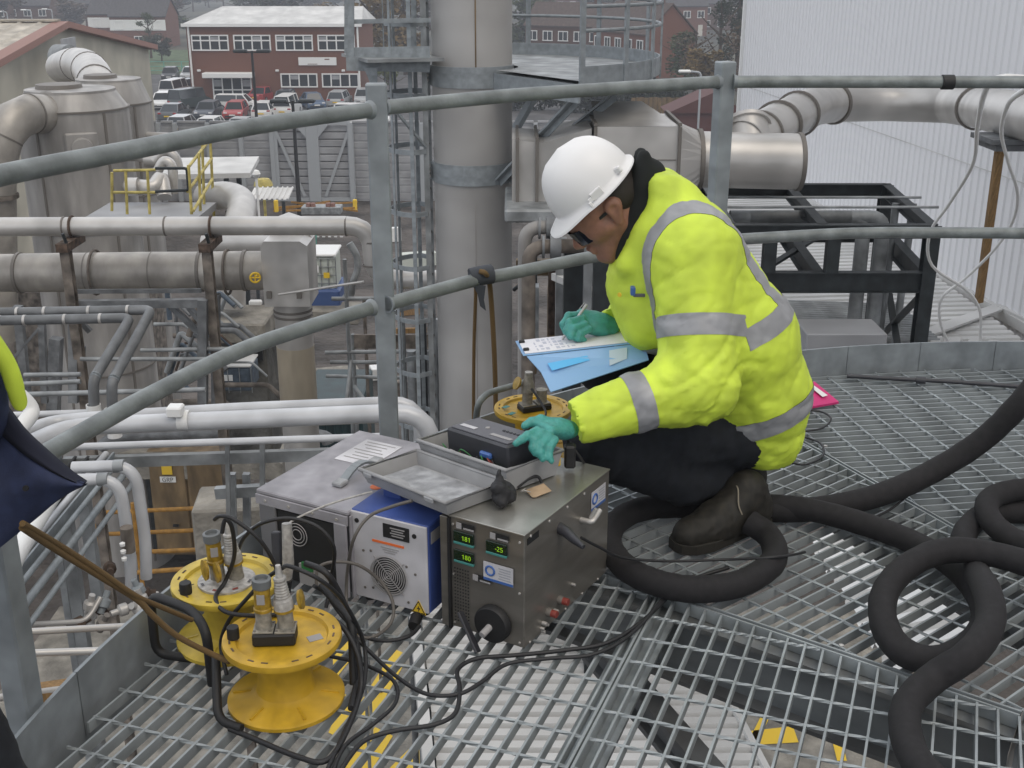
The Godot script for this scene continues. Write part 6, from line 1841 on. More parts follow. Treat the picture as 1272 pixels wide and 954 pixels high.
func frame_at(o: Vector3, u: Vector3) -> Transform3D:   # x along the front, y up, z out of the front
	u = u.normalized()
	return Transform3D(Basis(u, Vector3.UP, u.cross(Vector3.UP)), o)

func put(t: Node3D, called: String, c: Vector3, size: Vector3, mat: String, bev := 0.0, turn := Basis.IDENTITY) -> MeshInstance3D:
	var b := B.new(); b.box(c, size, turn, bev)
	return part(t, called, b, M[mat])

func disc(t: Node, called: String, c: Vector3, axis: Vector3, r: float, h: float, mat: String, seg := 16) -> MeshInstance3D:
	var b := B.new()
	var k := B.look(axis)
	b.lathe([Vector2(0, 0), Vector2(r, 0), Vector2(r, h * 0.8), Vector2(r * 0.93, h), Vector2(0, h)], Transform3D(Basis(k.x, k.z, -k.y), c), seg)
	return part(t, called, b, M[mat])

func instruments() -> void:
	var b: B
	mk("box_grey", Color(0.36, 0.35, 0.38), 0.55, 0.05, "soft", Vector3.ONE * 3)
	mk("box_grey_dark", Color(0.19, 0.19, 0.2), 0.6, 0.1, "soft", Vector3.ONE * 2)
	mk("box_white", Color(0.66, 0.65, 0.68), 0.5, 0, "soft", Vector3.ONE * 2)
	mk("box_blue", Color(0.055, 0.10, 0.34), 0.5, 0, "soft", Vector3.ONE * 2)
	mk("stainless", Color(0.52, 0.51, 0.47), 0.28, 0.7, "soft", Vector3(1.5, 6, 1.5), "b_fine", 0.06)
	mk("stainless_face", Color(0.28, 0.262, 0.235), 0.32, 0.6, "soft", Vector3(1.5, 6, 1.5))
	mk("case_grey", Color(0.36, 0.36, 0.365), 0.6, 0, "soft", Vector3.ONE * 3)
	mk("case_inside", Color(0.50, 0.51, 0.53), 0.65, 0, "blotch", Vector3.ONE * 2.5)
	mk("meter_dark", Color(0.045, 0.046, 0.055), 0.45, 0, "soft", Vector3.ONE * 4)
	mk("meter_key", Color(0.10, 0.10, 0.115), 0.5)
	mk("orange", Color(0.75, 0.16, 0.04), 0.6)
	mk("green_part", Color(0.03, 0.17, 0.05), 0.5)
	mk("socket_blue", Color(0.05, 0.12, 0.35), 0.4)
	mk("red_cap", Color(0.22, 0.04, 0.03), 0.4)
	mk("lcd", Color(0.008, 0.02, 0.012), 0.2)
	mk("teal_strip", Color(0.05, 0.22, 0.2), 0.5)
	mk("label_grey", Color(0.32, 0.31, 0.31), 0.6)
	mk("print", Color(0.1, 0.1, 0.11), 0.7)
	mk("print_pale", Color(0.3, 0.31, 0.34), 0.7)
	var dg := mk("digit_glow", Color(0.2, 0.35, 0.02), 0.5)
	dg.emission_enabled = true; dg.emission = Color(0.55, 0.75, 0.05); dg.emission_energy_multiplier = 0.28
	# --- grey analyser, left
	var t := thing("grey_analyser", "large grey metal analyser box with a strap handle, leftmost of the three instruments", "analyser")
	t.transform = frame_at(Vector3(-0.632, 0.0, -2.628), Vector3(0.88, 0, 0.474))
	var W := 0.275; var H := 0.247; var D := 0.44
	put(t, "housing", Vector3(W / 2, H / 2 + 0.012, -D / 2 - 0.004), Vector3(W, H - 0.024, D - 0.02), "box_grey_dark")
	put(t, "top_cover", Vector3(W / 2, H - 0.004, -D / 2), Vector3(W + 0.004, 0.012, D), "box_grey", 0.003)
	put(t, "front_lip", Vector3(W / 2, H - 0.022, 0.002), Vector3(W + 0.002, 0.026, 0.006), "box_grey", 0.001)
	put(t, "side_cover", Vector3(W + 0.003, H / 2 + 0.004, -D / 2), Vector3(0.006, H - 0.03, D - 0.006), "box_grey", 0.001)
	put(t, "side_frame", Vector3(0.035, H / 2 - 0.006, 0.003), Vector3(0.05, H - 0.05, 0.008), "box_grey_dark", 0.002)
	put(t, "side_frame", Vector3(W - 0.02, H / 2 - 0.006, 0.004), Vector3(0.036, H - 0.05, 0.008), "box_grey", 0.002)
	put(t, "rear_panel", Vector3(W * 0.52, H / 2 - 0.01, -0.01), Vector3(W * 0.66, H - 0.06, 0.02), "black")
	put(t, "circuit_board", Vector3(W * 0.62, 0.05, 0.004), Vector3(W * 0.34, 0.055, 0.006), "label_grey")
	put(t, "circuit_board", Vector3(W * 0.55, 0.075, 0.008), Vector3(W * 0.12, 0.02, 0.006), "green_part")
	for rr in [0.014, 0.022, 0.03]:
		b = B.new(); b.tube(ring(Vector3(W * 0.45, 0.155, 0.006), Vector3.BACK, rr, 24), 0.0012, 5, false, true)
		part(t, "fan_guard", b, M.label_grey)
	for i in 4: disc(t, "screw", Vector3(0.03 + 0.09 * i * 0.8, H - 0.022, 0.005), Vector3.BACK, 0.004, 0.002, "steel_clean", 8)
	put(t, "paper_label", Vector3(W * 0.42, H + 0.003, -D * 0.72), Vector3(0.115, 0.001, 0.15), "box_white")
	for i in 7: put(t, "label_print", Vector3(W * 0.42 - 0.005 * (i % 2), H + 0.0042, -D * 0.72 - 0.06 + i * 0.018), Vector3(0.09 - 0.02 * (i % 3), 0.0006, 0.003), "label_grey")
	disc(t, "sticker_dot", Vector3(W * 0.93, H + 0.0025, -D * 0.34), Vector3.UP, 0.016, 0.001, "orange", 20)
	b = B.new()
	var hp := []
	for i in 9:
		var f := i / 8.0
		hp.append(Vector3(W * 0.62 + 0.0 * f, H + 0.006 + 0.024 * sin(PI * f), -D * 0.28 - 0.14 * f))
	for i in 8: b.beam(hp[i], hp[i + 1], 0.022, 0.006, Vector3.UP)
	part(t, "handle", b, M.galv)
	for f in [0, 8]: put(t, "handle_end", hp[f] + Vector3(0, 0.003, 0.008 if f == 0 else -0.008), Vector3(0.03, 0.012, 0.034), "case_inside", 0.003)
	# --- blue and white unit, middle
	t = thing("blue_white_unit", "blue instrument box with a white fan panel, middle of the three instruments", "instrument")
	t.transform = frame_at(Vector3(-0.385, 0.0, -2.516), v3(0.192, 0, 0.097))
	W = 0.215; H = 0.25; D = 0.3
	put(t, "housing", Vector3(W / 2, H / 2 + 0.01, -D / 2), Vector3(W, H - 0.02, D), "box_blue", 0.003)
	put(t, "front_panel", Vector3(W / 2, H / 2 + 0.01, 0.003), Vector3(W - 0.004, H - 0.024, 0.006), "box_white", 0.0015)
	put(t, "rating_plate", Vector3(W * 0.61, H - 0.032, 0.007), Vector3(0.072, 0.036, 0.002), "black", 0.0005)
	for i in 4: put(t, "plate_print", Vector3(W * 0.63, H - 0.022 - i * 0.0065, 0.0085), Vector3(0.04 - 0.008 * (i % 2), 0.0028, 0.0006), "label_grey")
	put(t, "warning_strip", Vector3(W * 0.5, H - 0.066, 0.007), Vector3(0.088, 0.006, 0.001), "orange")
	for i in 3: put(t, "strip_print", Vector3(W * 0.52, H - 0.078 - i * 0.006, 0.007), Vector3(0.05 - 0.01 * i, 0.002, 0.001), "label_grey")
	for q in [[0.1, 0.024], [0.84, 0.03]]: disc(t, "blanking_plug", Vector3(W * q[0], H - q[1], 0.006), Vector3.BACK, 0.006, 0.002, "black", 14)
	for q in [[0.17, 0.1], [0.27, 0.096], [0.84, 0.13], [0.73, 0.115], [0.17, 0.2], [0.28, 0.195], [0.74, 0.21]]: disc(t, "screw", Vector3(W * q[0], H - q[1], 0.006), Vector3.BACK, 0.0034, 0.002, "seam", 8)
	var fc := Vector3(W * 0.5, H - 0.15, 0.006)
	disc(t, "fan_opening", fc, Vector3.BACK, 0.047, 0.0015, "black", 32)
	for i in 8:
		b = B.new(); b.tube(ring(fc + Vector3(0, 0, 0.004), Vector3.BACK, 0.008 + 0.006 * i, 30), 0.0014 if i < 7 else 0.002, 5, false, true)
		part(t, "fan_guard_ring", b, M.label_grey)
	for a in [0.75, 0.75 + PI / 2]:
		b = B.new(); b.rod(fc + Vector3(cos(a), sin(a), 0) * 0.06 + Vector3(0, 0, 0.003), fc - Vector3(cos(a), sin(a), 0) * 0.06 + Vector3(0, 0, 0.003), 0.0014, 5)
		part(t, "fan_guard_stay", b, M.label_grey)
	b = B.new(); b.prism(PackedVector2Array([Vector2(-0.02, -0.016), Vector2(0.02, -0.016), Vector2(0, 0.02)]), Transform3D(Basis.IDENTITY, Vector3(W * 0.87, 0.034, 0.006)), 0.0012)
	var tri := part(t, "warning_triangle", b, M.sign_yellow)
	b = B.new()
	for i in 3:
		var a: Vector2 = [Vector2(-0.017, -0.0138), Vector2(0.017, -0.0138), Vector2(0, 0.0165)][i]
		var c: Vector2 = [Vector2(0.017, -0.0138), Vector2(0, 0.0165), Vector2(-0.017, -0.0138)][i]
		b.beam(Vector3(W * 0.87 + a.x, 0.034 + a.y, 0.0076), Vector3(W * 0.87 + c.x, 0.034 + c.y, 0.0076), 0.002, 0.0006, Vector3.BACK)
	b.prism(PackedVector2Array([Vector2(0.003, 0.009), Vector2(-0.005, -0.002), Vector2(0, -0.002), Vector2(-0.002, -0.011), Vector2(0.005, 0.001), Vector2(0.0, 0.001)]), Transform3D(Basis.IDENTITY, Vector3(W * 0.87, 0.032, 0.0072)), 0.0008)
	part(tri, "warning_symbol", b, M.black)
	disc(t, "mains_plug", Vector3(W * 0.84, 0.008, 0.006), Vector3(0.3, -0.2, 1), 0.014, 0.035, "black", 14)
	put(t, "side_label", Vector3(W + 0.001, H - 0.035, -0.03), Vector3(0.001, 0.03, 0.04), "label_grey")
	for q in [[0.12, -0.03], [0.85, -0.03], [0.12, -0.26], [0.85, -0.26]]: disc(t, "foot", Vector3(W * q[0], 0.012, q[1]), Vector3.DOWN, 0.012, 0.014, "black", 12)
	# blue strap clip standing on its top at the back left
	put(t, "top_bracket", Vector3(0.055, H + 0.012, -0.105), Vector3(0.05, 0.03, 0.016), "box_blue", 0.002)
	# --- stainless conditioner, right
	t = thing("stainless_conditioner", "stainless steel gas conditioner with small green displays, rightmost of the three instruments", "instrument")
	t.transform = frame_at(Vector3(-0.146, 0.0, -2.388), Vector3(0.857, 0, 0.515))
	W = 0.2; H = 0.295; D = 0.415
	put(t, "housing", Vector3(W / 2, H / 2 + 0.004, -D / 2 - 0.004), Vector3(W, H - 0.008, D), "stainless_face", 0.0025)
	put(t, "lid", Vector3(W / 2, H - 0.001, -D / 2 - 0.003), Vector3(W + 0.003, 0.004, D + 0.003), "stainless", 0.001)
	put(t, "side_channel", Vector3(-0.012, H / 2, -D / 2), Vector3(0.02, H - 0.012, D), "stainless_face", 0.001)
	put(t, "side_channel", Vector3(0.004, H / 2, 0.001), Vector3(0.006, H - 0.01, 0.008), "black")
	for q in [[0.043, 0.046, "181"], [0.13, 0.048, "-25"], [0.043, 0.093, "180"]]:
		var c := Vector3(q[0], H - q[1], 0.0)
		var dsp := put(t, "display", c, Vector3(0.054, 0.026, 0.005), "lcd", 0.001)
		put(t, "display_strip", c + Vector3(0, -0.0165, 0), Vector3(0.054, 0.006, 0.006), "teal_strip", 0.001)
		text_part(dsp, q[2], 0.0115, M.digit_glow, Transform3D(Basis.IDENTITY, c + Vector3(0.008, -0.001, 0.003)), 0.0006)
	for q in [[0.045, 0.018], [0.135, 0.02], [0.088, 0.138]]:
		put(t, "name_plate", Vector3(q[0] + 0.004, H - q[1], 0.0005), Vector3(0.046, 0.016, 0.001), "black")
		put(t, "name_plate", Vector3(q[0] - 0.014, H - q[1], 0.0012), Vector3(0.014, 0.015, 0.001), "label_grey")
		put(t, "name_plate", Vector3(q[0] + 0.012, H - q[1] - 0.0045, 0.0012), Vector3(0.028, 0.004, 0.001), "label_grey")
	sticker(t, Transform3D(Basis.IDENTITY, Vector3(0.135, H - 0.112, 0.001)), 0.078, 0.046)
	sticker(t, Transform3D(Basis(Vector3(0, 0, -1), Vector3.UP, Vector3(1, 0, 0)), Vector3(W + 0.002, H - 0.05, -D * 0.86)), 0.075, 0.05)
	b = B.new()
	for i in 6:
		for j in 17: b.lathe([Vector2(0.0022, 0.0), Vector2(0.0022, 0.0008), Vector2(0, 0.0008)], Transform3D(Basis(Vector3.RIGHT, Vector3.BACK, Vector3.DOWN), Vector3(0.017 + i * 0.0072, H - 0.13 - j * 0.0085, -0.001)), 6)
	part(t, "vent_holes", b, M.black).set_meta("kind", "stuff")
	var kn := disc(t, "pump_head", Vector3(0.124, 0.056, 0.0), Vector3.BACK, 0.045, 0.02, "black", 32)
	disc(kn, "pump_shaft", Vector3(0.122, 0.052, 0.018), Vector3(-0.1, -0.25, 1), 0.0085, 0.03, "label_grey", 14)
	b = B.new(); b.beam(Vector3(0.05, 0.075, 0.03), Vector3(0.112, -0.0, 0.052), 0.006, 0.026, Vector3(0, 0.6, 1), 0.001)
	part(kn, "pump_clamp", b, M.meter_dark)
	for q in [[-0.165, 0.045, "red_cap"], [-0.11, 0.04, "red_cap"]]:
		var f := disc(t, "gas_fitting", Vector3(W, q[1] + 0.01, q[0]), Vector3.RIGHT, 0.011, 0.012, "seam", 6)
		disc(f, "fitting_cap", Vector3(W + 0.012, q[1] + 0.01, q[0]), Vector3.RIGHT, 0.009, 0.014, q[2], 12)
		disc(f, "fitting_nut", Vector3(W, q[1] - 0.008, q[0] + 0.022), Vector3.RIGHT, 0.005, 0.012, "steel_clean", 6)
	for i in 9: disc(t, "screw", Vector3(W + 0.0, 0.012 + (0.27 if i > 4 else 0.0), -0.03 - 0.085 * (i % 5)), Vector3.RIGHT, 0.0035, 0.002, "steel_clean", 8)
	for i in 6: disc(t, "screw", Vector3(0.012 + 0.176 * (i % 2), 0.02 + 0.127 * (i / 2), -0.004), Vector3.BACK, 0.003, 0.0025, "steel_clean", 8)
	disc(t, "gas_fitting", Vector3(W, 0.065, -0.23), Vector3.RIGHT, 0.004, 0.01, "steel_clean", 6)
	for q in [[0.012, -0.085], [0.022, -0.08]]: disc(t, "gas_fitting", Vector3(W, q[0], q[1]), Vector3.RIGHT, 0.004, 0.009, "steel_clean", 6)
	b = B.new(); b.tube(bent([Vector3(W, H - 0.075, -0.27), Vector3(W + 0.03, H - 0.075, -0.27), Vector3(W + 0.03, H - 0.06, -0.31)], 0.01, 3), 0.007, 10)
	b.rod(Vector3(W + 0.02, H - 0.07, -0.28), Vector3(W + 0.032, H - 0.045, -0.285), 0.005, 8)
	part(t, "tap", b, M.steel_clean)
	b = B.new(); b.tube([Vector3(W - 0.002, H - 0.052, -0.165), Vector3(W + 0.02, H - 0.055, -0.16), Vector3(W + 0.045, H - 0.062, -0.15), Vector3(W + 0.075, H - 0.07, -0.14)], [0.014, 0.013, 0.011, 0.006], 14)
	part(t, "side_plug", b, M.meter_dark)
	put(t, "side_plate", Vector3(W + 0.001, H - 0.022, -0.04), Vector3(0.001, 0.016, 0.05), "black")
	for q in [[0.1, -0.03], [0.9, -0.03], [0.1, -0.38], [0.9, -0.38]]: disc(t, "foot", Vector3(W * q[0], 0.007, q[1]), Vector3.DOWN, 0.011, 0.008, "black", 12)
	# --- open grey case with the black meter in it
	var u := Vector3(0.66, 0, 0.75)
	t = thing("open_case", "shallow grey plastic case lying open across the two right-hand instruments", "case")
	t.transform = frame_at(Vector3(-0.238, 0.27, -2.735), u)
	t.rotate_object_local(Vector3.BACK, 0.09)
	var L := 0.345
	for half in 2:
		var dz := 0.178 if half == 0 else -0.182
		var rim := 0.036 if half == 0 else 0.062
		b = B.new()
		b.box(Vector3(L / 2, 0.003, dz / 2), Vector3(L - 0.03, 0.006, absf(dz) - 0.03))
		var lo := [Vector3(0.015, 0.0, 0.012 * signf(dz)), Vector3(L - 0.015, 0, 0.012 * signf(dz)), Vector3(L - 0.015, 0, dz - 0.012 * signf(dz)), Vector3(0.015, 0, dz - 0.012 * signf(dz))]
		var hi := [Vector3(0, rim, 0.002 * signf(dz)), Vector3(L, rim, 0.002 * signf(dz)), Vector3(L, rim, dz), Vector3(0, rim, dz)]
		for i in 4:
			var j := (i + 1) % 4
			var n: Vector3 = ((lo[i] + lo[j]) / 2 - Vector3(L / 2, 0, dz / 2)) * Vector3(1, 0, 1)
			b.quad(lo[i], lo[j], hi[j], hi[i], n)
			var inn := n.normalized() * -0.006
			b.quad(lo[i] + inn, lo[j] + inn, hi[j] + inn, hi[i] + inn, -n)
		var sh := part(t, "lid" if half == 0 else "base", b, M.case_grey)
		b = B.new()
		b.tube([hi[0], hi[1], hi[2], hi[3]], 0.0052, 6, false, true)
		part(sh, "rim", b, M.case_grey)
		b = B.new(); b.box(Vector3(L / 2, 0.0078, dz / 2), Vector3(L - 0.05, 0.003, absf(dz) - 0.05), Basis.IDENTITY, 0.001)
		part(sh, "lining", b, M.case_inside)
		if half == 0:
			b = B.new()
			var q := PackedVector2Array()
			for i in 13: q.append(Vector2(-0.06 + 0.01 * i, 0.022 * sin(PI * i / 12.0)))
			b.prism(q, Transform3D(Basis(Vector3.RIGHT, Vector3.FORWARD, Vector3.UP), Vector3(L * 0.36, 0.006, dz - 0.02)), 0.02)
			part(sh, "handle_recess", b, M.case_grey)
			for x in [0.04, L - 0.06]:
				b = B.new(); b.box(Vector3(x, rim - 0.006, dz + 0.004), Vector3(0.034, 0.012, 0.006), Basis.IDENTITY, 0.002)
				part(sh, "latch", b, M.case_inside)
	t = thing("black_meter", "dark grey data logger with a loose bundle of wires in the open case", "meter")
	t.transform = frame_at(Vector3(-0.238, 0.281, -2.735), u)
	t.rotate_object_local(Vector3.BACK, 0.09)
	put(t, "housing", Vector3(0.185, 0.045, -0.098), Vector3(0.235, 0.088, 0.108), "meter_dark", 0.005)
	put(t, "top_plate", Vector3(0.185, 0.0905, -0.098), Vector3(0.215, 0.004, 0.09), "meter_key", 0.0015)
	put(t, "label", Vector3(0.118, 0.0935, -0.078), Vector3(0.056, 0.001, 0.014), "box_white")
	put(t, "keypad", Vector3(0.245, 0.0935, -0.075), Vector3(0.075, 0.001, 0.012), "label_grey")
	for i in 5: put(t, "key", Vector3(0.215 + i * 0.013, 0.094, -0.11), Vector3(0.008, 0.003, 0.006), "meter_dark", 0.001)
	disc(t, "button", Vector3(0.165, 0.092, -0.1), Vector3.UP, 0.006, 0.003, "label_grey", 14)
	put(t, "data_socket", Vector3(0.225, 0.052, -0.04), Vector3(0.042, 0.016, 0.012), "socket_blue", 0.004)
	for i in 9: put(t, "terminal", Vector3(0.1 + i * 0.022, 0.018 + 0.006 * (i % 2), -0.036), Vector3(0.018, 0.018, 0.014), "green_part" if i > 3 else "black", 0.002)
	var r := RandomNumberGenerator.new()
	r.seed = 12
	for i in 22:
		var x := r.randf_range(0.06, 0.27)
		var p := Vector3(x, r.randf_range(0.02, 0.045), -0.035)
		b = B.new(); b.tube(spline([p, p + Vector3(r.randf_range(-0.03, 0.03), r.randf_range(0.0, 0.03), r.randf_range(0.008, 0.02)), p + Vector3(r.randf_range(-0.05, 0.03), r.randf_range(-0.015, 0.01), r.randf_range(0.01, 0.025))], 4), 0.0016, 5)
		part(t, "wire", b, M[["green_part", "box_white", "red_cap", "green_part", "rust", "black"][r.randi() % 6]])
	# black rag and card tag
	var F := Field.new(v3(-0.018, 0.33, -2.432) - Vector3(0.07, 0.07, 0.07), v3(-0.018, 0.33, -2.432) + Vector3(0.07, 0.07, 0.07), 0.005)
	var rc := v3(-0.018, 0.325, -2.434)
	for i in 9: F.bone(rc + Vector3(r.randf_range(-0.022, 0.022), r.randf_range(-0.012, 0.022), r.randf_range(-0.022, 0.022)), rc + Vector3(r.randf_range(-0.026, 0.026), r.randf_range(-0.015, 0.02), r.randf_range(-0.026, 0.026)), 0.013, 0.009, 0.008)
	F.bone(rc + Vector3(-0.01, 0.02, -0.01), rc + Vector3(-0.012, 0.05, -0.02), 0.01, 0.005, 0.01)
	var fn := FastNoiseLite.new()
	fn.frequency = 45.0; fn.seed = 3; fn.fractal_type = FastNoiseLite.FRACTAL_RIDGED; fn.fractal_octaves = 2
	mk("black_cloth", Color(0.014, 0.014, 0.016), 0.7)
	solo("black_rag", soup(F.net(func(p: Vector3) -> float: return fn.get_noise_3dv(p) * 0.004)), M.black_cloth, "crumpled black rag on the stainless lid beside the open case", "rag")
	t = thing("card_tag", "buff card tag on a wire loop lying on the stainless lid", "tag")
	mk("card", Color(0.46, 0.33, 0.21), 0.85, 0, "soft", Vector3.ONE * 6)
	var tc := v3(0.061, 0.304, -2.497)
	b = B.new(); b.prism(PackedVector2Array([Vector2(-0.026, -0.013), Vector2(-0.02, -0.017), Vector2(0.028, -0.016), Vector2(0.028, 0.016), Vector2(-0.02, 0.016), Vector2(-0.026, 0.012)]), Transform3D(Basis(Vector3(0.8, 0.06, -0.55).normalized(), Vector3(-0.5, 0.25, -0.8).normalized(), Vector3(0.1, 1, 0.2).normalized()).orthonormalized(), tc), 0.0014)
	part(t, "card", b, M.card)
	b = B.new(); b.tube(spline([tc + Vector3(-0.018, 0.003, 0.012), tc + Vector3(-0.03, 0.01, 0.02), tc + Vector3(-0.04, 0.004, 0.012), tc + Vector3(-0.03, 0.006, 0.0)], 5), 0.0012, 5)
	part(t, "wire_loop", b, M.steel_clean)
	b = B.new(); b.tube(spline([v3(0.013, 0.303, -2.517), v3(0.036, 0.315, -2.536), v3(0.061, 0.318, -2.548), v3(0.071, 0.304, -2.542)], 5), 0.004, 7)
	solo("short_lead", b, M.black_cloth, "short black lead end curled behind the card tag", "lead")
	# little black and yellow gadget behind the glove
	t = thing("yellow_tag_gadget", "small black gadget with a yellow tag behind the gloved hand", "gadget")
	var gk := v3(0.142, 0.335, -2.635)
	put(t, "grip", gk, Vector3(0.028, 0.06, 0.03), "black", 0.005)
	put(t, "yellow_tag", gk + Vector3(-0.032, -0.01, 0.005), Vector3(0.018, 0.03, 0.012), "sign_yellow", 0.003)

func sticker(t: Node3D, xf: Transform3D, w: float, h: float) -> void:
	var o := Node3D.new()
	o.name = "sticker"; o.transform = xf; t.add_child(o, true)
	put(o, "backing", Vector3.ZERO, Vector3(w, h, 0.0008), "box_white")
	put(o, "blue_edge", Vector3(0, -h * 0.43, 0.0006), Vector3(w, h * 0.14, 0.0006), "socket_blue")
	var b := B.new()
	b.tube(ring(Vector3(-w * 0.27, h * 0.06, 0.0004), Vector3.BACK, h * 0.24, 24), h * 0.06, 6, false, true)
	part(o, "blue_ring", b, M.socket_blue)
	b = B.new()
	for i in 5: b.box(Vector3(w * 0.22, h * (0.32 - 0.14 * i), 0.0006), Vector3(w * (0.42 - 0.05 * (i % 2)), h * 0.05, 0.0004))
	part(o, "small_print", b, M.print_pale)

func make_reel(at: Vector3, label: String, tone: String, turn: float) -> Node3D:
	var t := thing("cable_reel", label, "cable reel", "yellow cable reels", at)
	t.rotation.y = turn
	var b := B.new()
	b.lathe([Vector2(0.0, 0.004), Vector2(0.116, 0.0), Vector2(0.1225, 0.004), Vector2(0.1225, 0.012), Vector2(0.117, 0.015), Vector2(0.075, 0.022), Vector2(0.062, 0.032)], Transform3D.IDENTITY, 56, 50)
	part(t, "bottom_flange", b, M[tone])
	b = B.new()
	b.lathe([Vector2(0.062, 0.032), Vector2(0.057, 0.05), Vector2(0.056, 0.085), Vector2(0.058, 0.115), Vector2(0.066, 0.134)], Transform3D.IDENTITY, 40, 50)
	part(t, "drum", b, M[tone])
	b = B.new()
	b.lathe([Vector2(0.066, 0.134), Vector2(0.112, 0.138), Vector2(0.122, 0.142), Vector2(0.1235, 0.148), Vector2(0.122, 0.156), Vector2(0.118, 0.158), Vector2(0.096, 0.156), Vector2(0.092, 0.149), Vector2(0.0, 0.148)], Transform3D.IDENTITY, 56, 50)
	var fl := part(t, "top_flange", b, M[tone])
	b = B.new()
	for i in 22:
		if i % 3 == 2: continue
		var a := TAU * i / 22.0
		b.box(Vector3(cos(a) * 0.107, 0.1572, sin(a) * 0.107), Vector3(0.004, 0.0012, 0.014), Basis(Vector3.UP, -a))
	part(fl, "slots", b, M.rust).set_meta("kind", "stuff")
	for i in 6:
		var a := TAU * i / 6.0
		b = B.new(); b.beam(Vector3(cos(a) * 0.06, 0.021, sin(a) * 0.06), Vector3(cos(a) * 0.112, 0.016, sin(a) * 0.112), 0.005, 0.008)
		part(t, "web_rib", b, M[tone])
	return t

func plug(t: Node, c: Vector3, kind: String, lean := Vector3.UP) -> void:
	# industrial connector standing in its socket
	var k := B.look(lean)
	var xf := Transform3D(Basis(k.x, k.z, -k.y), c)
	var b := B.new()
	b.lathe([Vector2(0.0, 0.0), Vector2(0.0175, 0.0), Vector2(0.0165, 0.008), Vector2(0.0165, 0.034), Vector2(0.018, 0.035), Vector2(0.018, 0.04), Vector2(0.0, 0.04)], xf, 24)
	part(t, "socket", b, M.socket_grey)
	if kind == "yellow":
		b = B.new(); b.lathe([Vector2(0.0, 0.04), Vector2(0.0192, 0.04), Vector2(0.0192, 0.046), Vector2(0.0172, 0.048), Vector2(0.0165, 0.092), Vector2(0.0, 0.094)], xf, 24)
		var p := part(t, "yellow_plug", b, M.plug_yellow)
		b = B.new(); b.lathe([Vector2(0.0168, 0.092), Vector2(0.0195, 0.094), Vector2(0.0195, 0.112), Vector2(0.014, 0.114), Vector2(0.012, 0.106), Vector2(0.0, 0.106)], xf, 24)
		part(p, "grey_cap", b, M.cap_grey)
		b = B.new(); b.box(xf * Vector3(0, 0.072, 0.0165), Vector3(0.016, 0.022, 0.003), Basis(Vector3.UP, 0.0))
		part(p, "rating_label", b, M.label_grey)
	elif kind == "white":
		var pr := [Vector2(0.0, 0.04), Vector2(0.0205, 0.04), Vector2(0.0205, 0.056), Vector2(0.019, 0.064)]
		for i in 7: pr.append_array([Vector2(0.0172 - 0.0007 * i, 0.066 + 0.006 * i), Vector2(0.0155 - 0.0007 * i, 0.069 + 0.006 * i)])
		pr.append_array([Vector2(0.0135, 0.11), Vector2(0.0125, 0.114), Vector2(0.0085, 0.116), Vector2(0.0052, 0.142), Vector2(0.0, 0.142)])
		b = B.new(); b.lathe(pr, xf, 24, 20.0)
		part(t, "white_plug", b, M.plug_white)
		b = B.new(); b.lathe([Vector2(0.0, 0.0385), Vector2(0.0212, 0.0385), Vector2(0.0212, 0.044), Vector2(0.0, 0.044)], xf, 24)
		part(t, "yellow_collar", b, M.plug_yellow)
	elif kind == "grey":
		b = B.new(); b.lathe([Vector2(0.0, 0.04), Vector2(0.021, 0.04), Vector2(0.019, 0.065), Vector2(0.013, 0.085), Vector2(0.012, 0.1), Vector2(0.0, 0.101)], xf, 24)
		part(t, "grey_plug", b, M.socket_grey)
		b = B.new(); b.lathe([Vector2(0.0, 0.1), Vector2(0.0125, 0.1), Vector2(0.0125, 0.104), Vector2(0.0, 0.104)], xf, 16)
		part(t, "white_ring", b, M.plug_white)
	elif kind == "lid":
		b = B.new(); b.lathe([Vector2(0.0, -0.004), Vector2(0.02, -0.004), Vector2(0.021, 0.003), Vector2(0.0, 0.007)], Transform3D(Basis(Vector3(0.3, 0, 0.95).normalized(), Vector3(-0.95, 0.1, 0.3).normalized(), Vector3(0, 1, 0)).orthonormalized(), xf * Vector3(-0.022, 0.052, 0.0)), 20)
		part(t, "hinged_lid", b, M.plug_yellow)

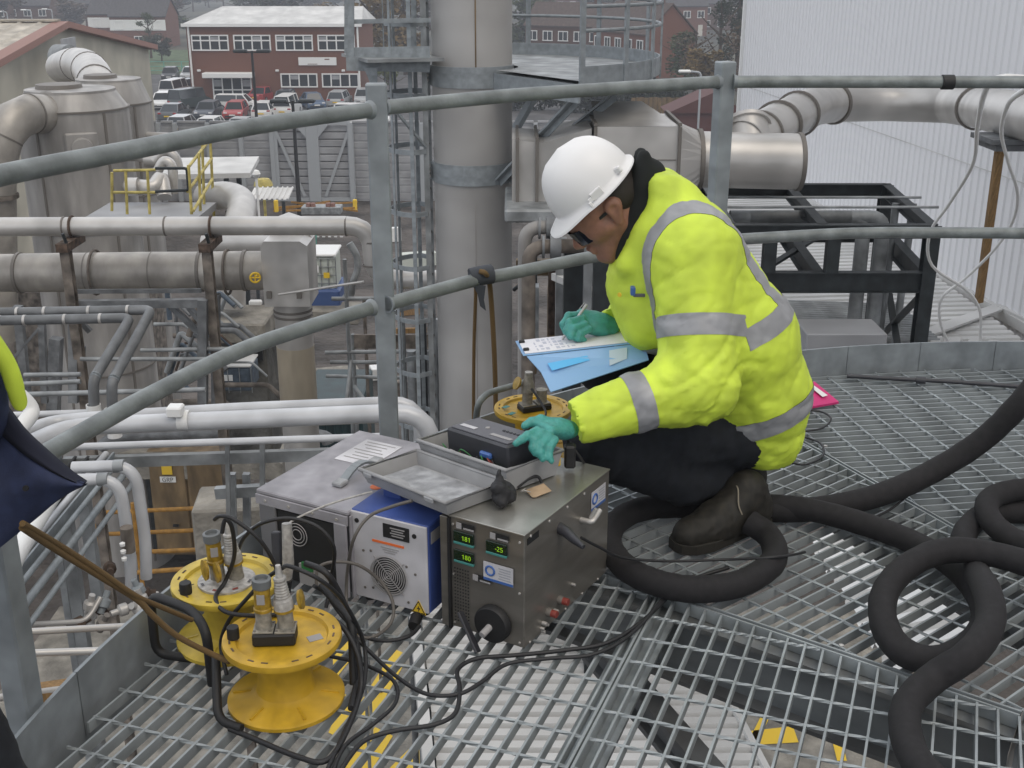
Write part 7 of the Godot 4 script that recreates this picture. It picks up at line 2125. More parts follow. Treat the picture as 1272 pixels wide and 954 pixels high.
func reels() -> void:
	mk("reel_yellow", Color(0.64, 0.47, 0.055), 0.45, 0, "soft", Vector3.ONE * 5, "b_fine", 0.08)
	mk("reel_amber", Color(0.62, 0.38, 0.025), 0.45, 0, "soft", Vector3.ONE * 5, "b_fine", 0.08)
	mk("socket_grey", Color(0.40, 0.375, 0.32), 0.6, 0, "blotch", Vector3.ONE * 8)
	mk("plug_yellow", Color(0.52, 0.33, 0.035), 0.45, 0, "blotch", Vector3.ONE * 8)
	mk("plug_white", Color(0.62, 0.60, 0.57), 0.45, 0, "blotch", Vector3.ONE * 8)
	mk("cap_grey", Color(0.14, 0.15, 0.155), 0.5)
	var b: B
	# front reel
	var t := make_reel(Vector3(-0.478, 0, -2.108), "amber-yellow cable reel lying on its side, nearest and lowest of the reels", "reel_amber", 0.0)
	put(t, "socket_box", Vector3(-0.012, 0.163, 0.01), Vector3(0.088, 0.028, 0.05), "black", 0.004, Basis(Vector3.UP, 0.06))
	for i in 2: put(t, "socket_plate", Vector3(-0.034 + 0.045 * i, 0.179, 0.008), Vector3(0.042, 0.004, 0.046), "socket_grey", 0.001, Basis(Vector3.UP, 0.06))
	for i in 8: disc(t, "screw", Vector3(-0.05 + 0.032 * (i % 2) + 0.045 * ((i / 2) % 2), 0.181, -0.01 + 0.036 * (i / 4)), Vector3.UP, 0.003, 0.0015, "seam", 6)
	plug(t, Vector3(-0.034, 0.181, 0.008), "yellow", Vector3(0.02, 1, 0))
	plug(t, Vector3(0.012, 0.181, 0.006), "white", Vector3(-0.06, 1, 0.0))
	b = B.new(); b.lathe([Vector2(0.0, -0.003), Vector2(0.02, -0.003), Vector2(0.021, 0.003), Vector2(0.0, 0.006)], Transform3D(Basis(Vector3(0, 0, 1), Vector3(1, 0.2, 0).normalized(), Vector3(0, 1, 0)).orthonormalized(), Vector3(0.042, 0.235, -0.01)), 20)
	part(t, "hinged_lid", b, M.plug_yellow)
	disc(t, "winding_knob", Vector3(-0.098, 0.157, 0.012), Vector3.UP, 0.013, 0.026, "black", 12)
	put(t, "frosted_label", Vector3(0.068, 0.1495, 0.0), Vector3(0.03, 0.001, 0.022), "label_grey", 0.0, Basis(Vector3.UP, 0.5))
	b = B.new(); b.tube(bent([v3(-0.622, 0.1, -2.116), v3(-0.601, 0.015, -2.012), v3(-0.546, 0.015, -1.985)], 0.03, 4), 0.0095, 10)
	part(t, "stand_tube", b, M.black).global_transform = Transform3D.IDENTITY
	b = B.new(); b.tube(bent([v3(-0.34, 0.01, -2.147), v3(-0.345, 0.14, -2.194), v3(-0.425, 0.16, -2.305)], 0.03, 4), 0.0095, 10)
	part(t, "stand_tube", b, M.black).global_transform = Transform3D.IDENTITY
	# left reel
	t = make_reel(Vector3(-0.642, 0.012, -2.325), "lemon-yellow cable reel with a white socket plate, behind the front reel", "reel_yellow", 0.3)
	b = B.new(); b.lathe([Vector2(0.0, 0.149), Vector2(0.064, 0.149), Vector2(0.064, 0.154), Vector2(0.05, 0.157), Vector2(0.0, 0.157)], Transform3D.IDENTITY, 36)
	part(t, "socket_plate", b, M.plug_white)
	for i in 5:
		var a := 0.5 + i * 0.8
		put(t, "plate_print", Vector3(cos(a) * 0.055, 0.1565, sin(a) * 0.055), Vector3(0.006, 0.0006, 0.013), "red_cap" if i in [1, 2] else "print", 0.0, Basis(Vector3.UP, -a))
	plug(t, Vector3(-0.018, 0.157, -0.008), "yellow", Vector3(-0.05, 1, 0))
	plug(t, Vector3(0.022, 0.157, 0.002), "white", Vector3(-0.08, 1, 0.05))
	for q in [[-0.045, 0.02], [-0.02, 0.038]]:
		b = B.new(); b.lathe([Vector2(0.0, -0.003), Vector2(0.019, -0.003), Vector2(0.02, 0.003), Vector2(0.0, 0.006)], Transform3D(Basis(Vector3(0, 1.3, 0.1), Vector3(-0.9, 0, 0.4).normalized(), Vector3(0.3, 0, 0.95)), Vector3(q[0], 0.195, q[1])), 20)
		part(t, "hinged_lid", b, M.plug_yellow)
	disc(t, "winding_knob", Vector3(-0.09, 0.157, 0.042), Vector3.UP, 0.0135, 0.026, "black", 12)
	var vt := text_part(t, "VU", 0.022, M.black, Transform3D(Basis(Vector3(0.45, 0, 0.9).normalized(), Vector3(0.9, 0, -0.45).normalized(), Vector3.UP), Vector3(-0.088, 0.158, 0.0)), 0.0006)
	b = B.new(); b.tube(bent([v3(-0.711, 0.012, -2.243), v3(-0.799, 0.012, -2.262), v3(-0.796, 0.165, -2.26), v3(-0.683, 0.165, -2.192), v3(-0.642, 0.15, -2.133), v3(-0.644, 0.012, -2.144)], 0.035, 5), 0.0105, 10)
	part(t, "stand_tube", b, M.black).global_transform = Transform3D.IDENTITY
	# rear reel
	t = make_reel(v3(0.066, 0.15, -3.439) * Vector3(1, 0, 1), "yellow cable reel with grey plugs behind the open case, farthest of the reels", "reel_amber", 0.4)
	put(t, "socket_box", Vector3(0.005, 0.158, 0.0), Vector3(0.1, 0.02, 0.052), "black", 0.004)
	for i in 2: put(t, "socket_plate", Vector3(-0.02 + 0.05 * i, 0.17, 0.0), Vector3(0.044, 0.004, 0.046), "socket_grey", 0.001)
	plug(t, Vector3(-0.02, 0.172, 0.0), "grey", Vector3(0.05, 1, 0))
	plug(t, Vector3(0.03, 0.172, 0.0), "socket", Vector3.UP)
	for q in [[-0.085, 0.03], [-0.08, -0.03]]: put(t, "frosted_label", Vector3(q[0], 0.1585, q[1]), Vector3(0.024, 0.001, 0.016), "teal_strip", 0.0, Basis(Vector3.UP, 0.5))
	b = B.new(); b.lathe([Vector2(0.0, -0.003), Vector2(0.02, -0.003), Vector2(0.021, 0.003), Vector2(0.0, 0.006)], Transform3D(Basis(Vector3(0, 0, 1), Vector3(-1, 0.5, 0).normalized(), Vector3(0, 1, 0)).orthonormalized(), Vector3(-0.05, 0.24, -0.01)), 20)
	part(t, "hinged_lid", b, M.plug_yellow)
	b = B.new(); b.tube(bent([v3(-0.122, 0.06, -3.411), v3(-0.103, 0.21, -3.337), v3(-0.075, 0.215, -3.409), v3(0.049, 0.22, -3.5)], 0.03, 5), 0.0105, 10)
	part(t, "stand_tube", b, M.rail_tube).global_transform = Transform3D.IDENTITY

func hoses() -> void:
	var b: B
	mk("hose_rubber", Color(0.019, 0.0175, 0.02), 0.85, 0, "blotch", Vector3.ONE * 6, "b_weave", 0.25)
	var A := spline([v3(1.898, 0.9, -2.961), v3(1.641, 0.75, -2.887), v3(1.539, 0.5, -3.07), v3(1.429, 0.34, -3.042), v3(1.341, 0.2, -3.071), v3(1.211, 0.1, -3.072), v3(1.059, 0.06, -3.01), v3(0.909, 0.045, -2.958), v3(0.781, 0.04, -2.937), v3(0.66, 0.04, -2.948), v3(0.528, 0.04, -2.968), v3(0.368, 0.04, -2.948), v3(0.282, 0.04, -2.858), v3(0.255, 0.04, -2.74), v3(0.282, 0.04, -2.618), v3(0.345, 0.04, -2.54), v3(0.438, 0.04, -2.501), v3(0.55, 0.04, -2.524), v3(0.634, 0.04, -2.597), v3(0.676, 0.04, -2.674), v3(0.682, 0.04, -2.782), v3(0.636, 0.06, -2.827)], 7)
	var worn := func(n: int, r: float) -> Array:
		var out := []
		for i in n: out.append(r * (1.0 + rng.randf_range(-0.025, 0.025)))
		return out
	b = B.new(); b.tube(A, worn.call(A.size(), 0.0335), 18)
	solo("thick_hose", b, M.hose_rubber, "thick black hose sweeping down from the right and looping round the technician's boots", "hose", "thick black hoses on the deck")
	var C := spline([v3(0.566, 0.035, -2.917), v3(0.638, 0.04, -2.948), v3(0.727, 0.05, -2.947), v3(0.831, 0.05, -2.917), v3(0.949, 0.04, -2.858), v3(1.051, 0.035, -2.764), v3(1.113, 0.035, -2.64), v3(1.127, 0.035, -2.486), v3(1.091, 0.035, -2.351), v3(1.011, 0.035, -2.249), v3(0.923, 0.035, -2.201), v3(0.862, 0.04, -2.232), v3(0.844, 0.06, -2.31), v3(0.878, 0.08, -2.419), v3(0.962, 0.1, -2.512), v3(1.068, 0.11, -2.567), v3(1.171, 0.11, -2.551), v3(1.274, 0.11, -2.47), v3(1.448, 0.06, -2.417), v3(1.681, 0.04, -2.291), v3(1.982, 0.04, -2.47), v3(1.993, 0.04, -2.674)], 7)
	b = B.new(); b.tube(C, worn.call(C.size(), 0.032), 18)
	solo("thick_hose", b, M.hose_rubber, "thick black hose running right from the boots into the coil at the lower right", "hose", "thick black hoses on the deck")
	var E := spline([v3(1.914, 0.04, -2.548), v3(1.562, 0.05, -2.563), v3(1.415, 0.06, -2.636), v3(1.322, 0.06, -2.697), v3(1.279, 0.07, -2.788), v3(1.292, 0.09, -2.879), v3(1.376, 0.1, -2.935), v3(1.552, 0.1, -2.956), v3(1.857, 0.06, -3.01), v3(2.139, 0.04, -2.907)], 7)
	b = B.new(); b.tube(E, worn.call(E.size(), 0.031), 18)
	solo("thick_hose", b, M.hose_rubber, "thick black hose loop at the right edge above the coil", "hose", "thick black hoses on the deck")
	var G2 := spline([v3(1.992, 0.04, -2.81), v3(1.709, 0.04, -2.848), v3(1.535, 0.04, -2.897), v3(1.419, 0.04, -2.927), v3(1.3, 0.04, -2.907), v3(1.198, 0.035, -2.782), v3(1.167, 0.035, -2.64), v3(1.085, 0.12, -2.35), v3(1.038, 0.12, -2.211), v3(0.959, 0.11, -2.11), v3(0.884, 0.06, -2.096), v3(0.809, 0.045, -2.024), v3(0.775, 0.04, -1.925), v3(0.776, 0.04, -1.816), v3(0.833, 0.04, -1.705)], 7)
	b = B.new(); b.tube(G2, worn.call(G2.size(), 0.032), 18)
	solo("thick_hose", b, M.hose_rubber, "thick black hose dropping through the coil to the bottom edge", "hose", "thick black hoses on the deck")
	b = B.new(); b.tube([v3(1.256, 0.018, -4.131), v3(1.392, 0.018, -4.104), v3(1.62, 0.018, -4.068), v3(1.918, 0.018, -3.998)], 0.0085, 8)
	b.rod(v3(1.501, 0.018, -4.086), v3(1.533, 0.018, -4.077), 0.014, 8)
	solo("black_rod", b, M.meter_dark, "long black rod lying on the grating by the toe plate", "rod")
	# pink folder
	mk("pink_card", Color(0.55, 0.03, 0.17), 0.6)
	var t := thing("pink_folder", "bright pink folder lying on the grating behind the technician", "folder")
	b = B.new()
	var P := [v3(0.993, 0.012, -3.8), v3(1.158, 0.012, -3.872), v3(1.095, 0.05, -3.978), v3(1.012, 0.05, -3.961)]
	b.quad(P[0], P[1], P[2], P[3]); b.quad(P[0] - Vector3(0, 0.006, 0), P[1] - Vector3(0, 0.006, 0), P[2] - Vector3(0, 0.01, 0), P[3] - Vector3(0, 0.01, 0), Vector3.DOWN)
	for i in 4: b.quad(P[i], P[(i + 1) % 4], P[(i + 1) % 4] - Vector3(0, 0.008, 0), P[i] - Vector3(0, 0.008, 0), Vector3.BACK)
	part(t, "cover", b, M.pink_card)
	b = B.new()
	var w := [v3(1.064, 0.047, -3.935), v3(1.081, 0.047, -3.943), v3(1.122, 0.026, -3.892), v3(1.1, 0.026, -3.875)]
	b.quad(w[0] + Vector3(0, 0.003, 0), w[1] + Vector3(0, 0.003, 0), w[2] + Vector3(0, 0.003, 0), w[3] + Vector3(0, 0.003, 0))
	part(t, "white_label", b, M.white_paint)

static func along(p: Vector3, a: Vector3, b: Vector3) -> float:
	return (p - a).dot(b - a) / (b - a).length_squared()

static func seg_dist(p: Vector3, a: Vector3, b: Vector3) -> float:
	return p.distance_to(a.lerp(b, clampf(along(p, a, b), 0.0, 1.0)))

func people_materials() -> void:
	mk("hi_vis", Color(0.70, 0.88, 0.075), 0.62, 0, "soft", Vector3.ONE * 3, "b_weave", 0.12)
	mk("reflective", Color(0.37, 0.375, 0.39), 0.5, 0.1, "soft", Vector3.ONE * 4)
	mk("trousers", Color(0.014, 0.017, 0.024), 0.9, 0, "blotch", Vector3.ONE * 4, "b_weave", 0.2)
	mk("boot_leather", Color(0.028, 0.024, 0.017), 0.7, 0, "stain", Vector3.ONE * 7, "b_fine", 0.2)
	mk("boot_sole", Color(0.024, 0.022, 0.018), 0.9)
	mk("lace", Color(0.25, 0.22, 0.17), 0.9)
	mk("skin", Color(0.33, 0.16, 0.11), 0.55, 0, "soft", Vector3.ONE * 8)
	M.skin.subsurf_scatter_enabled = true; M.skin.subsurf_scatter_strength = 0.15
	mk("hair", Color(0.018, 0.013, 0.010), 0.7)
	mk("helmet_white", Color(0.74, 0.735, 0.73), 0.42)
	mk("fleece", Color(0.012, 0.014, 0.014), 1.0, 0, "", Vector3.ONE * 6, "b_weave", 0.4)
	mk("glove_teal", Color(0.065, 0.345, 0.305), 0.5, 0, "soft", Vector3.ONE * 12, "b_fine", 0.12)
	mk("lens", Color(0.012, 0.014, 0.02), 0.12)
	mk("navy", Color(0.035, 0.05, 0.125), 0.85, 0, "blotch", Vector3.ONE * 3, "b_weave", 0.2)
	mk("navy_dark", Color(0.010, 0.012, 0.026), 0.9, 0, "", Vector3.ONE, "")

func hand(t: Node3D, palm: Array, fingers: Array, mat: Material) -> void:   # palm: wrist, knuckle middle, side axis
	var lo := Vector3(99, 99, 99)
	var hi := -lo
	for f in fingers + [[palm[0], palm[1]]]:
		for p in f: lo = lo.min(p); hi = hi.max(p)
	var F := Field.new(lo - Vector3.ONE * 0.05, hi + Vector3.ONE * 0.05, 0.0032)
	var side: Vector3 = palm[2].normalized()
	var nrm: Vector3 = side.cross(palm[1] - palm[0]).normalized()
	F.bone(palm[0], palm[0].lerp(palm[1], 0.45), 0.029, 0.031, 0.012, nrm, 0.8)
	for s in [-0.026, -0.009, 0.009, 0.026]:
		F.bone(palm[0].lerp(palm[1], 0.25) + side * s * 0.6, palm[1] + side * s, 0.019, 0.0125, 0.012)
	for i in fingers.size():
		var f: Array = fingers[i]
		var r: float = 0.0118 if i == 4 else [0.0102, 0.0106, 0.01, 0.0088][i]
		F.chain(f, [r * 1.12, r * 1.03, r * 0.96, r * 0.86].slice(0, f.size()), 0.006)
	var fn := FastNoiseLite.new()
	fn.frequency = 60.0; fn.seed = 4
	part(t, "glove", soup(F.net(func(p: Vector3) -> float: return fn.get_noise_3dv(p) * 0.0006 - pow(1.0 - absf(fn.get_noise_3dv(p * 1.6)), 8.0) * 0.0011)), mat)

func head_mesh() -> B:   # face towards +z, up +y, origin between the ears
	var F := Field.new(Vector3(-0.11, -0.24, -0.14), Vector3(0.11, 0.15, 0.15), 0.0042)
	var X := Vector3.RIGHT
	F.bone(Vector3(0, 0.035, -0.03), Vector3(0, 0.035, 0.03), 0.078, 0.073, 0.03)
	F.bone(Vector3(0, 0.06, 0.02), Vector3(0, 0.02, 0.055), 0.06, 0.045, 0.03, X, 1.15)
	F.bone(Vector3(0, -0.02, 0.045), Vector3(0, -0.085, 0.07), 0.05, 0.026, 0.03, X, 1.1)     # face to chin
	for s in [-1.0, 1.0]:
		F.bone(Vector3(s * 0.055, -0.035, 0.0), Vector3(s * 0.02, -0.09, 0.068), 0.022, 0.018, 0.03)   # jaw
		F.bone(Vector3(s * 0.045, -0.012, 0.06), Vector3(s * 0.055, -0.01, 0.03), 0.018, 0.02, 0.02)  # cheekbone
		F.bone(Vector3(s * 0.012, 0.032, 0.09), Vector3(s * 0.045, 0.033, 0.07), 0.011, 0.009, 0.014)   # brow
		F.bone(Vector3(s * 0.032, 0.014, 0.094), Vector3(s * 0.032, 0.013, 0.1), 0.013, 0.011, 0.006, Vector3.UP, 0.75, true)   # eye hollow
		F.bone(Vector3(s * 0.032, 0.013, 0.078), Vector3(s * 0.032, 0.013, 0.08), 0.0125, 0.0125, 0.004)
		F.bone(Vector3(s * 0.083, 0.022, -0.016), Vector3(s * 0.079, -0.018, -0.004), 0.025, 0.013, 0.005, X, 0.42)   # ear
		F.bone(Vector3(s * 0.094, 0.018, -0.012), Vector3(s * 0.091, -0.004, -0.005), 0.013, 0.008, 0.004, X, 0.6, true)
		F.bone(Vector3(s * 0.011, -0.02, 0.108), Vector3(s * 0.009, -0.02, 0.104), 0.009, 0.008, 0.006)
	F.bone(Vector3(0, 0.022, 0.094), Vector3(0, -0.014, 0.119), 0.0085, 0.012, 0.012)          # nose
	F.bone(Vector3(0, -0.045, 0.095), Vector3(0, -0.046, 0.093), 0.017, 0.017, 0.014, Vector3.UP, 0.6)
	F.bone(Vector3(-0.018, -0.044, 0.1), Vector3(0.018, -0.044, 0.1), 0.0062, 0.0062, 0.005)     # lips
	F.bone(Vector3(-0.016, -0.055, 0.098), Vector3(0.016, -0.055, 0.098), 0.0068, 0.0068, 0.005)
	F.bone(Vector3(-0.02, -0.0495, 0.108), Vector3(0.02, -0.0495, 0.108), 0.0035, 0.0035, 0.003, Vector3.ZERO, 1.0, true)
	F.bone(Vector3(0, -0.083, 0.085), Vector3(0, -0.088, 0.082), 0.018, 0.016, 0.014)
	F.bone(Vector3(0, -0.03, -0.035), Vector3(0, -0.2, -0.045), 0.058, 0.062, 0.03)             # neck
	return soup(F.net())

func helmet(t: Node3D) -> void:
	var b := B.new()
	var n := 48
	var rows := []
	# dome rows from rim to crown, slightly egg-shaped with a raised centre ridge
	for j in 13:
		var f := j / 12.0
		var row := []
		for i in n:
			var a := TAU * i / n
			var s := sqrt(maxf(0.0, 1.0 - pow(f, 2.3)))
			var x := sin(a) * 0.108 * s
			var z := cos(a) * 0.134 * s
			var y := 0.038 + 0.132 * f
			var rg := exp(-pow(x / 0.02, 2.0)) * 0.0065 * smoothstep(0.35, 0.75, f)
			var slope := 0.010 * cos(a) * (1.0 - f)
			row.append(Vector3(x, y + rg - slope * 0.0, z - 0.005))
		rows.append(row)
	var V := PackedVector3Array()
	var I := PackedInt32Array()
	var all := []
	# rim: gutter lip and peak
	var lip := []
	for i in n:
		var a := TAU * i / n
		var pk := smoothstep(0.35, 0.95, cos(a))
		lip.append(Vector3(sin(a) * (0.121 + 0.002 * pk), 0.030 - 0.012 * pk, cos(a) * (0.146 + 0.0) + pk * 0.034 - 0.005))
	var under := []
	for i in n: under.append(lip[i] + Vector3(0, -0.006, 0))
	var inner := []
	for i in n:
		var a := TAU * i / n
		inner.append(Vector3(sin(a) * 0.102, 0.032, cos(a) * 0.127 - 0.005))
	var inner_top := []
	for i in n:
		var a := TAU * i / n
		inner_top.append(Vector3(sin(a) * 0.07, 0.13, cos(a) * 0.09 - 0.005))
	all = [inner_top, inner, under, lip] + rows
	for r in all:
		for p in r: V.append(p)
	for j in all.size() - 1:
		for i in n:
			var k := (i + 1) % n
			I.append_array(PackedInt32Array([j * n + i, j * n + k, (j + 1) * n + k, j * n + i, (j + 1) * n + k, (j + 1) * n + i]))
	var N := Field.norm(V, I)
	for i in N.size():
		if i >= 2 * n and N[i].dot(V[i] - Vector3(0, 0.03, 0)) < 0.0: N[i] = -N[i]
	for i in range(0, I.size(), 3): b.tri(V[I[i]], V[I[i + 1]], V[I[i + 2]], N[I[i]], N[I[i + 1]], N[I[i + 2]])
	part(t, "shell", b, M.helmet_white)
	for s in [-1.0, 1.0]:
		b = B.new()
		b.box(Vector3(s * 0.1115, 0.048, 0.0), Vector3(0.008, 0.024, 0.038), Basis(Vector3.FORWARD, s * 0.2), 0.002)
		b.box(Vector3(s * 0.114, 0.036, 0.032), Vector3(0.006, 0.016, 0.01), Basis.IDENTITY, 0.002)
		b.box(Vector3(s * 0.113, 0.046, 0.024), Vector3(0.004, 0.012, 0.016), Basis.IDENTITY, 0.001)
		part(t, "accessory_slot", b, M.helmet_white)
		b = B.new(); b.box(Vector3(s * 0.088, 0.05, -0.086), Vector3(0.014, 0.018, 0.03), Basis(Vector3.UP, s * -0.75), 0.003)
		part(t, "accessory_slot", b, M.helmet_white)
	b = B.new()
	b.tube(ring(Vector3(0, 0.022, -0.008), Vector3.UP, 0.1, 32).map(func(p: Vector3) -> Vector3: return Vector3(p.x * 0.86, p.y, p.z * 1.1)), 0.008, 6, false, true)
	part(t, "headband", b, M.black)

func technician() -> void:
	people_materials()
	var t := thing("person", "person in white hard hat and yellow hi-vis jacket crouching to write on a clipboard", "person")
	var L := Vector3(0.1, 0, 0.995)
	var mid := Vector3(0.56, 0.5, -3.06)
	var b: B
	# ---- jacket ----
	var S1 := Vector3(0.462, 0.775, -2.885)      # near shoulder, elbow, cuff
	var E1 := Vector3(0.468, 0.478, -2.765)
	var W1 := v3(0.172, 0.403, -2.7)
	var S2 := Vector3(0.435, 0.775, -3.235)
	var E2 := Vector3(0.40, 0.53, -3.30)
	var W2 := v3(0.291, 0.519, -3.13)
	var F := Field.new(Vector3(0.06, 0.1, -3.52), Vector3(0.9, 1.06, -2.58), 0.0088)
	for s in [-1.0, 1.0]:
		F.bone(Vector3(0.455, 0.745, -3.055) + L * s * 0.085, Vector3(0.585, 0.52, -3.06) + L * s * 0.085, 0.142, 0.16, 0.06)
		F.bone(Vector3(0.585, 0.52, -3.06) + L * s * 0.085, Vector3(0.665, 0.36, -3.065) + L * s * 0.075, 0.16, 0.136, 0.05)
		F.bone(Vector3(0.665, 0.36, -3.065) + L * s * 0.075, Vector3(0.695, 0.25, -3.07) + L * s * 0.09, 0.136, 0.098, 0.05)
	F.bone(Vector3(0.36, 0.52, -3.05) + L * -0.06, Vector3(0.36, 0.56, -3.05) + L * 0.06, 0.07, 0.07, 0.07)   # front hanging open
	F.bone(Vector3(0.355, 0.66, -3.05), Vector3(0.40, 0.78, -3.05), 0.105, 0.09, 0.07)
	F.bone(S2.lerp(S1, 0.06), S1.lerp(S2, 0.06), 0.088, 0.09, 0.06)
	F.bone(Vector3(0.43, 0.84, -3.05) + L * -0.08, Vector3(0.43, 0.84, -3.05) + L * 0.08, 0.075, 0.075, 0.06)
	F.bone(Vector3(0.41, 0.905, -3.05) + L * -0.06, Vector3(0.41, 0.905, -3.05) + L * 0.065, 0.055, 0.055, 0.04)   # hood roll and collar
	F.bone(Vector3(0.372, 0.93, -3.05) + L * -0.06, Vector3(0.372, 0.93, -3.05) + L * 0.06, 0.034, 0.034, 0.03)
	F.bone(Vector3(0.30, 0.735, -2.97), Vector3(0.37, 0.86, -2.965), 0.03, 0.034, 0.03)                        # collar wing
	F.bone(Vector3(0.30, 0.735, -3.13), Vector3(0.37, 0.86, -3.135), 0.03, 0.034, 0.03)
	F.bone(S1, E1, 0.105, 0.094, 0.05)
	F.bone(E1, W1, 0.09, 0.061, 0.045)
	F.bone(S2, E2, 0.1, 0.085, 0.05)
	F.bone(E2, W2, 0.08, 0.056, 0.04)
	var d1 := (W1 - E1).normalized()
	var d2 := (W2 - E2).normalized()
	F.bone(W1 + d1 * 0.062, W1 + d1 * 0.16, 0.068, 0.09, 0.004, Vector3.ZERO, 1.0, true)
	F.bone(W2 + d2 * 0.058, W2 + d2 * 0.16, 0.06, 0.08, 0.004, Vector3.ZERO, 1.0, true)
	# room for the neck
	F.bone(Vector3(0.345, 0.80, -3.05), Vector3(0.27, 0.99, -3.05), 0.066, 0.085, 0.015, Vector3.ZERO, 1.0, true)
	var fold := FastNoiseLite.new()
	fold.frequency = 5.5; fold.seed = 11; fold.fractal_type = FastNoiseLite.FRACTAL_RIDGED; fold.fractal_octaves = 2; fold.domain_warp_enabled = true; fold.domain_warp_amplitude = 0.1; fold.domain_warp_frequency = 3.0
	var soft := FastNoiseLite.new()
	soft.frequency = 9.0; soft.seed = 7
	var crease := FastNoiseLite.new()
	crease.frequency = 3.2; crease.seed = 23; crease.fractal_type = FastNoiseLite.FRACTAL_NONE
	var puff := func(p: Vector3) -> float:
		var q := Vector3(p.x * 1.0 + p.y * 0.7, p.y * 1.5 - p.x * 0.5, p.z * 0.9)
		var near_elbow := exp(-pow(p.distance_to(E1) / 0.13, 2.0))
		var hem := smoothstep(0.5, 0.25, p.y)
		var k := 0.003 + 0.009 * near_elbow + 0.003 * hem
		var ringf := sin(along(p, E1, W1) * 26.0 + soft.get_noise_3dv(p) * 4.0) * 0.0035 * exp(-pow(seg_dist(p, E1, W1) / 0.12, 4.0)) * smoothstep(1.05, 0.2, along(p, E1, W1))
		var g1 := pow(1.0 - absf(crease.get_noise_3dv(q)), 7.0)
		var g2 := pow(1.0 - absf(crease.get_noise_3dv(Vector3(p.y * 1.4, p.z * 0.7, p.x * 0.8) * 1.7)), 8.0)
		return fold.get_noise_3dv(q) * k - g1 * (0.004 + 0.007 * near_elbow + 0.004 * hem) - g2 * 0.003 + soft.get_noise_3dv(p * 0.6) * 0.003 + ringf
	var net := F.net(puff, 1)
	var J := soup(net)
	var P0 := Vector3(0.66, 0.36, -3.06)
	var P1 := Vector3(0.43, 0.80, -3.06)
	var ax := (P1 - P0).normalized()
	var where := func(p: Vector3) -> int:   # 1 near upper arm, 2 near forearm, 3 far upper arm, 4 far forearm, 0 body
		var torso := minf(seg_dist(p, P0 + L * 0.08, P1 + L * 0.08) - 0.05, seg_dist(p, P0 - L * 0.08, P1 - L * 0.08) - 0.05)
		var best := torso
		var got := 0
		var arms := [[S1.lerp(E1, 0.2), E1], [E1, W1], [S2.lerp(E2, 0.2), E2], [E2, W2]]
		for i in 4:
			var d := seg_dist(p, arms[i][0], arms[i][1])
			if d < best: best = d; got = i + 1
		return got
	var score := func(p: Vector3, n: Vector3) -> float:
		var w: int = where.call(p)
		if w == 1 and along(p, S1, E1) < 0.4 and p.y > 0.62:
			return minf(0.024 - absf((p - mid).dot(L) - 0.158), 0.08 + absf(p.x - S1.x))
		if w == 1: return 0.027 - absf(along(p, S1, E1) - 0.56) * S1.distance_to(E1)
		if w == 2: return 0.026 - absf(along(p, E1, W1) - 0.52) * E1.distance_to(W1)
		if w == 3: return 0.026 - absf(along(p, S2, E2) - 0.6) * S2.distance_to(E2)
		if w == 4: return 0.026 - absf(along(p, E2, W2) - 0.5) * E2.distance_to(W2)
		var s := (p - P0).dot(ax) - 0.08 * (0.56 - p.x)
		var l := (p - mid).dot(L)
		var waist := 0.027 - absf(s + 0.035)
		var chest := 0.027 - absf(s - 0.225)
		var strap := minf(0.024 - absf(absf(l) - 0.158), s - 0.215)
		return maxf(waist, maxf(chest, strap))
	var cutr := cut(J, score, 0.0012)
	part(t, "jacket", cutr[0], M.hi_vis)
	part(t, "reflective_band", cutr[1], M.reflective)
	# chest badge, press studs
	b = B.new()
	var bp := Vector3(0.328, 0.675, -2.925)
	put(t, "badge", v3(0.31, 0.681, -2.9), Vector3(0.012, 0.022, 0.022), "socket_blue", 0.002)
	put(t, "badge_print", v3(0.326, 0.67, -2.895), Vector3(0.03, 0.008, 0.008), "print", 0.001)
	disc(t, "press_stud", v3(0.28, 0.662, -2.93), Vector3(-0.7, 0, 0.7), 0.006, 0.003, "sign_yellow", 12)
	# ---- fleece collar and lining ----
	F = Field.new(Vector3(0.17, 0.6, -3.2), Vector3(0.46, 1.09, -2.92), 0.008)
	F.chain([Vector3(0.315, 0.755, -3.05), Vector3(0.335, 0.80, -3.05), Vector3(0.356, 0.87, -3.05), Vector3(0.358, 0.95, -3.05)], [0.055, 0.068, 0.066, 0.046], 0.03)
	for s in [-1.0, 1.0]: F.bone(Vector3(0.335, 0.93, -3.05) + L * 0.03 * s, Vector3(0.338, 1.005, -3.05) + L * 0.02 * s, 0.03, 0.017, 0.02)
	part(t, "fleece_collar", soup(F.net()), M.fleece)
	# ---- trousers ----
	F = Field.new(Vector3(0.1, 0.02, -3.42), Vector3(0.86, 0.6, -2.72), 0.0115)
	var K1 := v3(0.23, 0.28, -2.85)
	var A1 := v3(0.581, 0.115, -3)
	var K2 := Vector3(0.265, 0.385, -3.2)
	var A2 := Vector3(0.66, 0.135, -3.22)
	var H1 := Vector3(0.63, 0.27, -2.99)
	var H2 := Vector3(0.64, 0.28, -3.15)
	F.bone(H1, H2, 0.105, 0.105, 0.05)
	F.bone(Vector3(0.64, 0.28, -3.07), Vector3(0.57, 0.45, -3.06), 0.1, 0.11, 0.05)
	F.bone(H1, K1, 0.1, 0.08, 0.035); F.bone(H2, K2, 0.105, 0.075, 0.035)
	F.bone(K1, v3(0.474, 0.127, -2.93), 0.08, 0.062, 0.03)
	F.bone(K1, A1, 0.082, 0.08, 0.03); F.bone(K2, A2, 0.078, 0.066, 0.03)
	var tf := func(p: Vector3) -> float: return fold.get_noise_3dv(Vector3(p.x * 1.6, p.y * 1.2, p.z) * 1.3) * 0.008
	part(t, "trousers", soup(F.net(tf)), M.trousers)
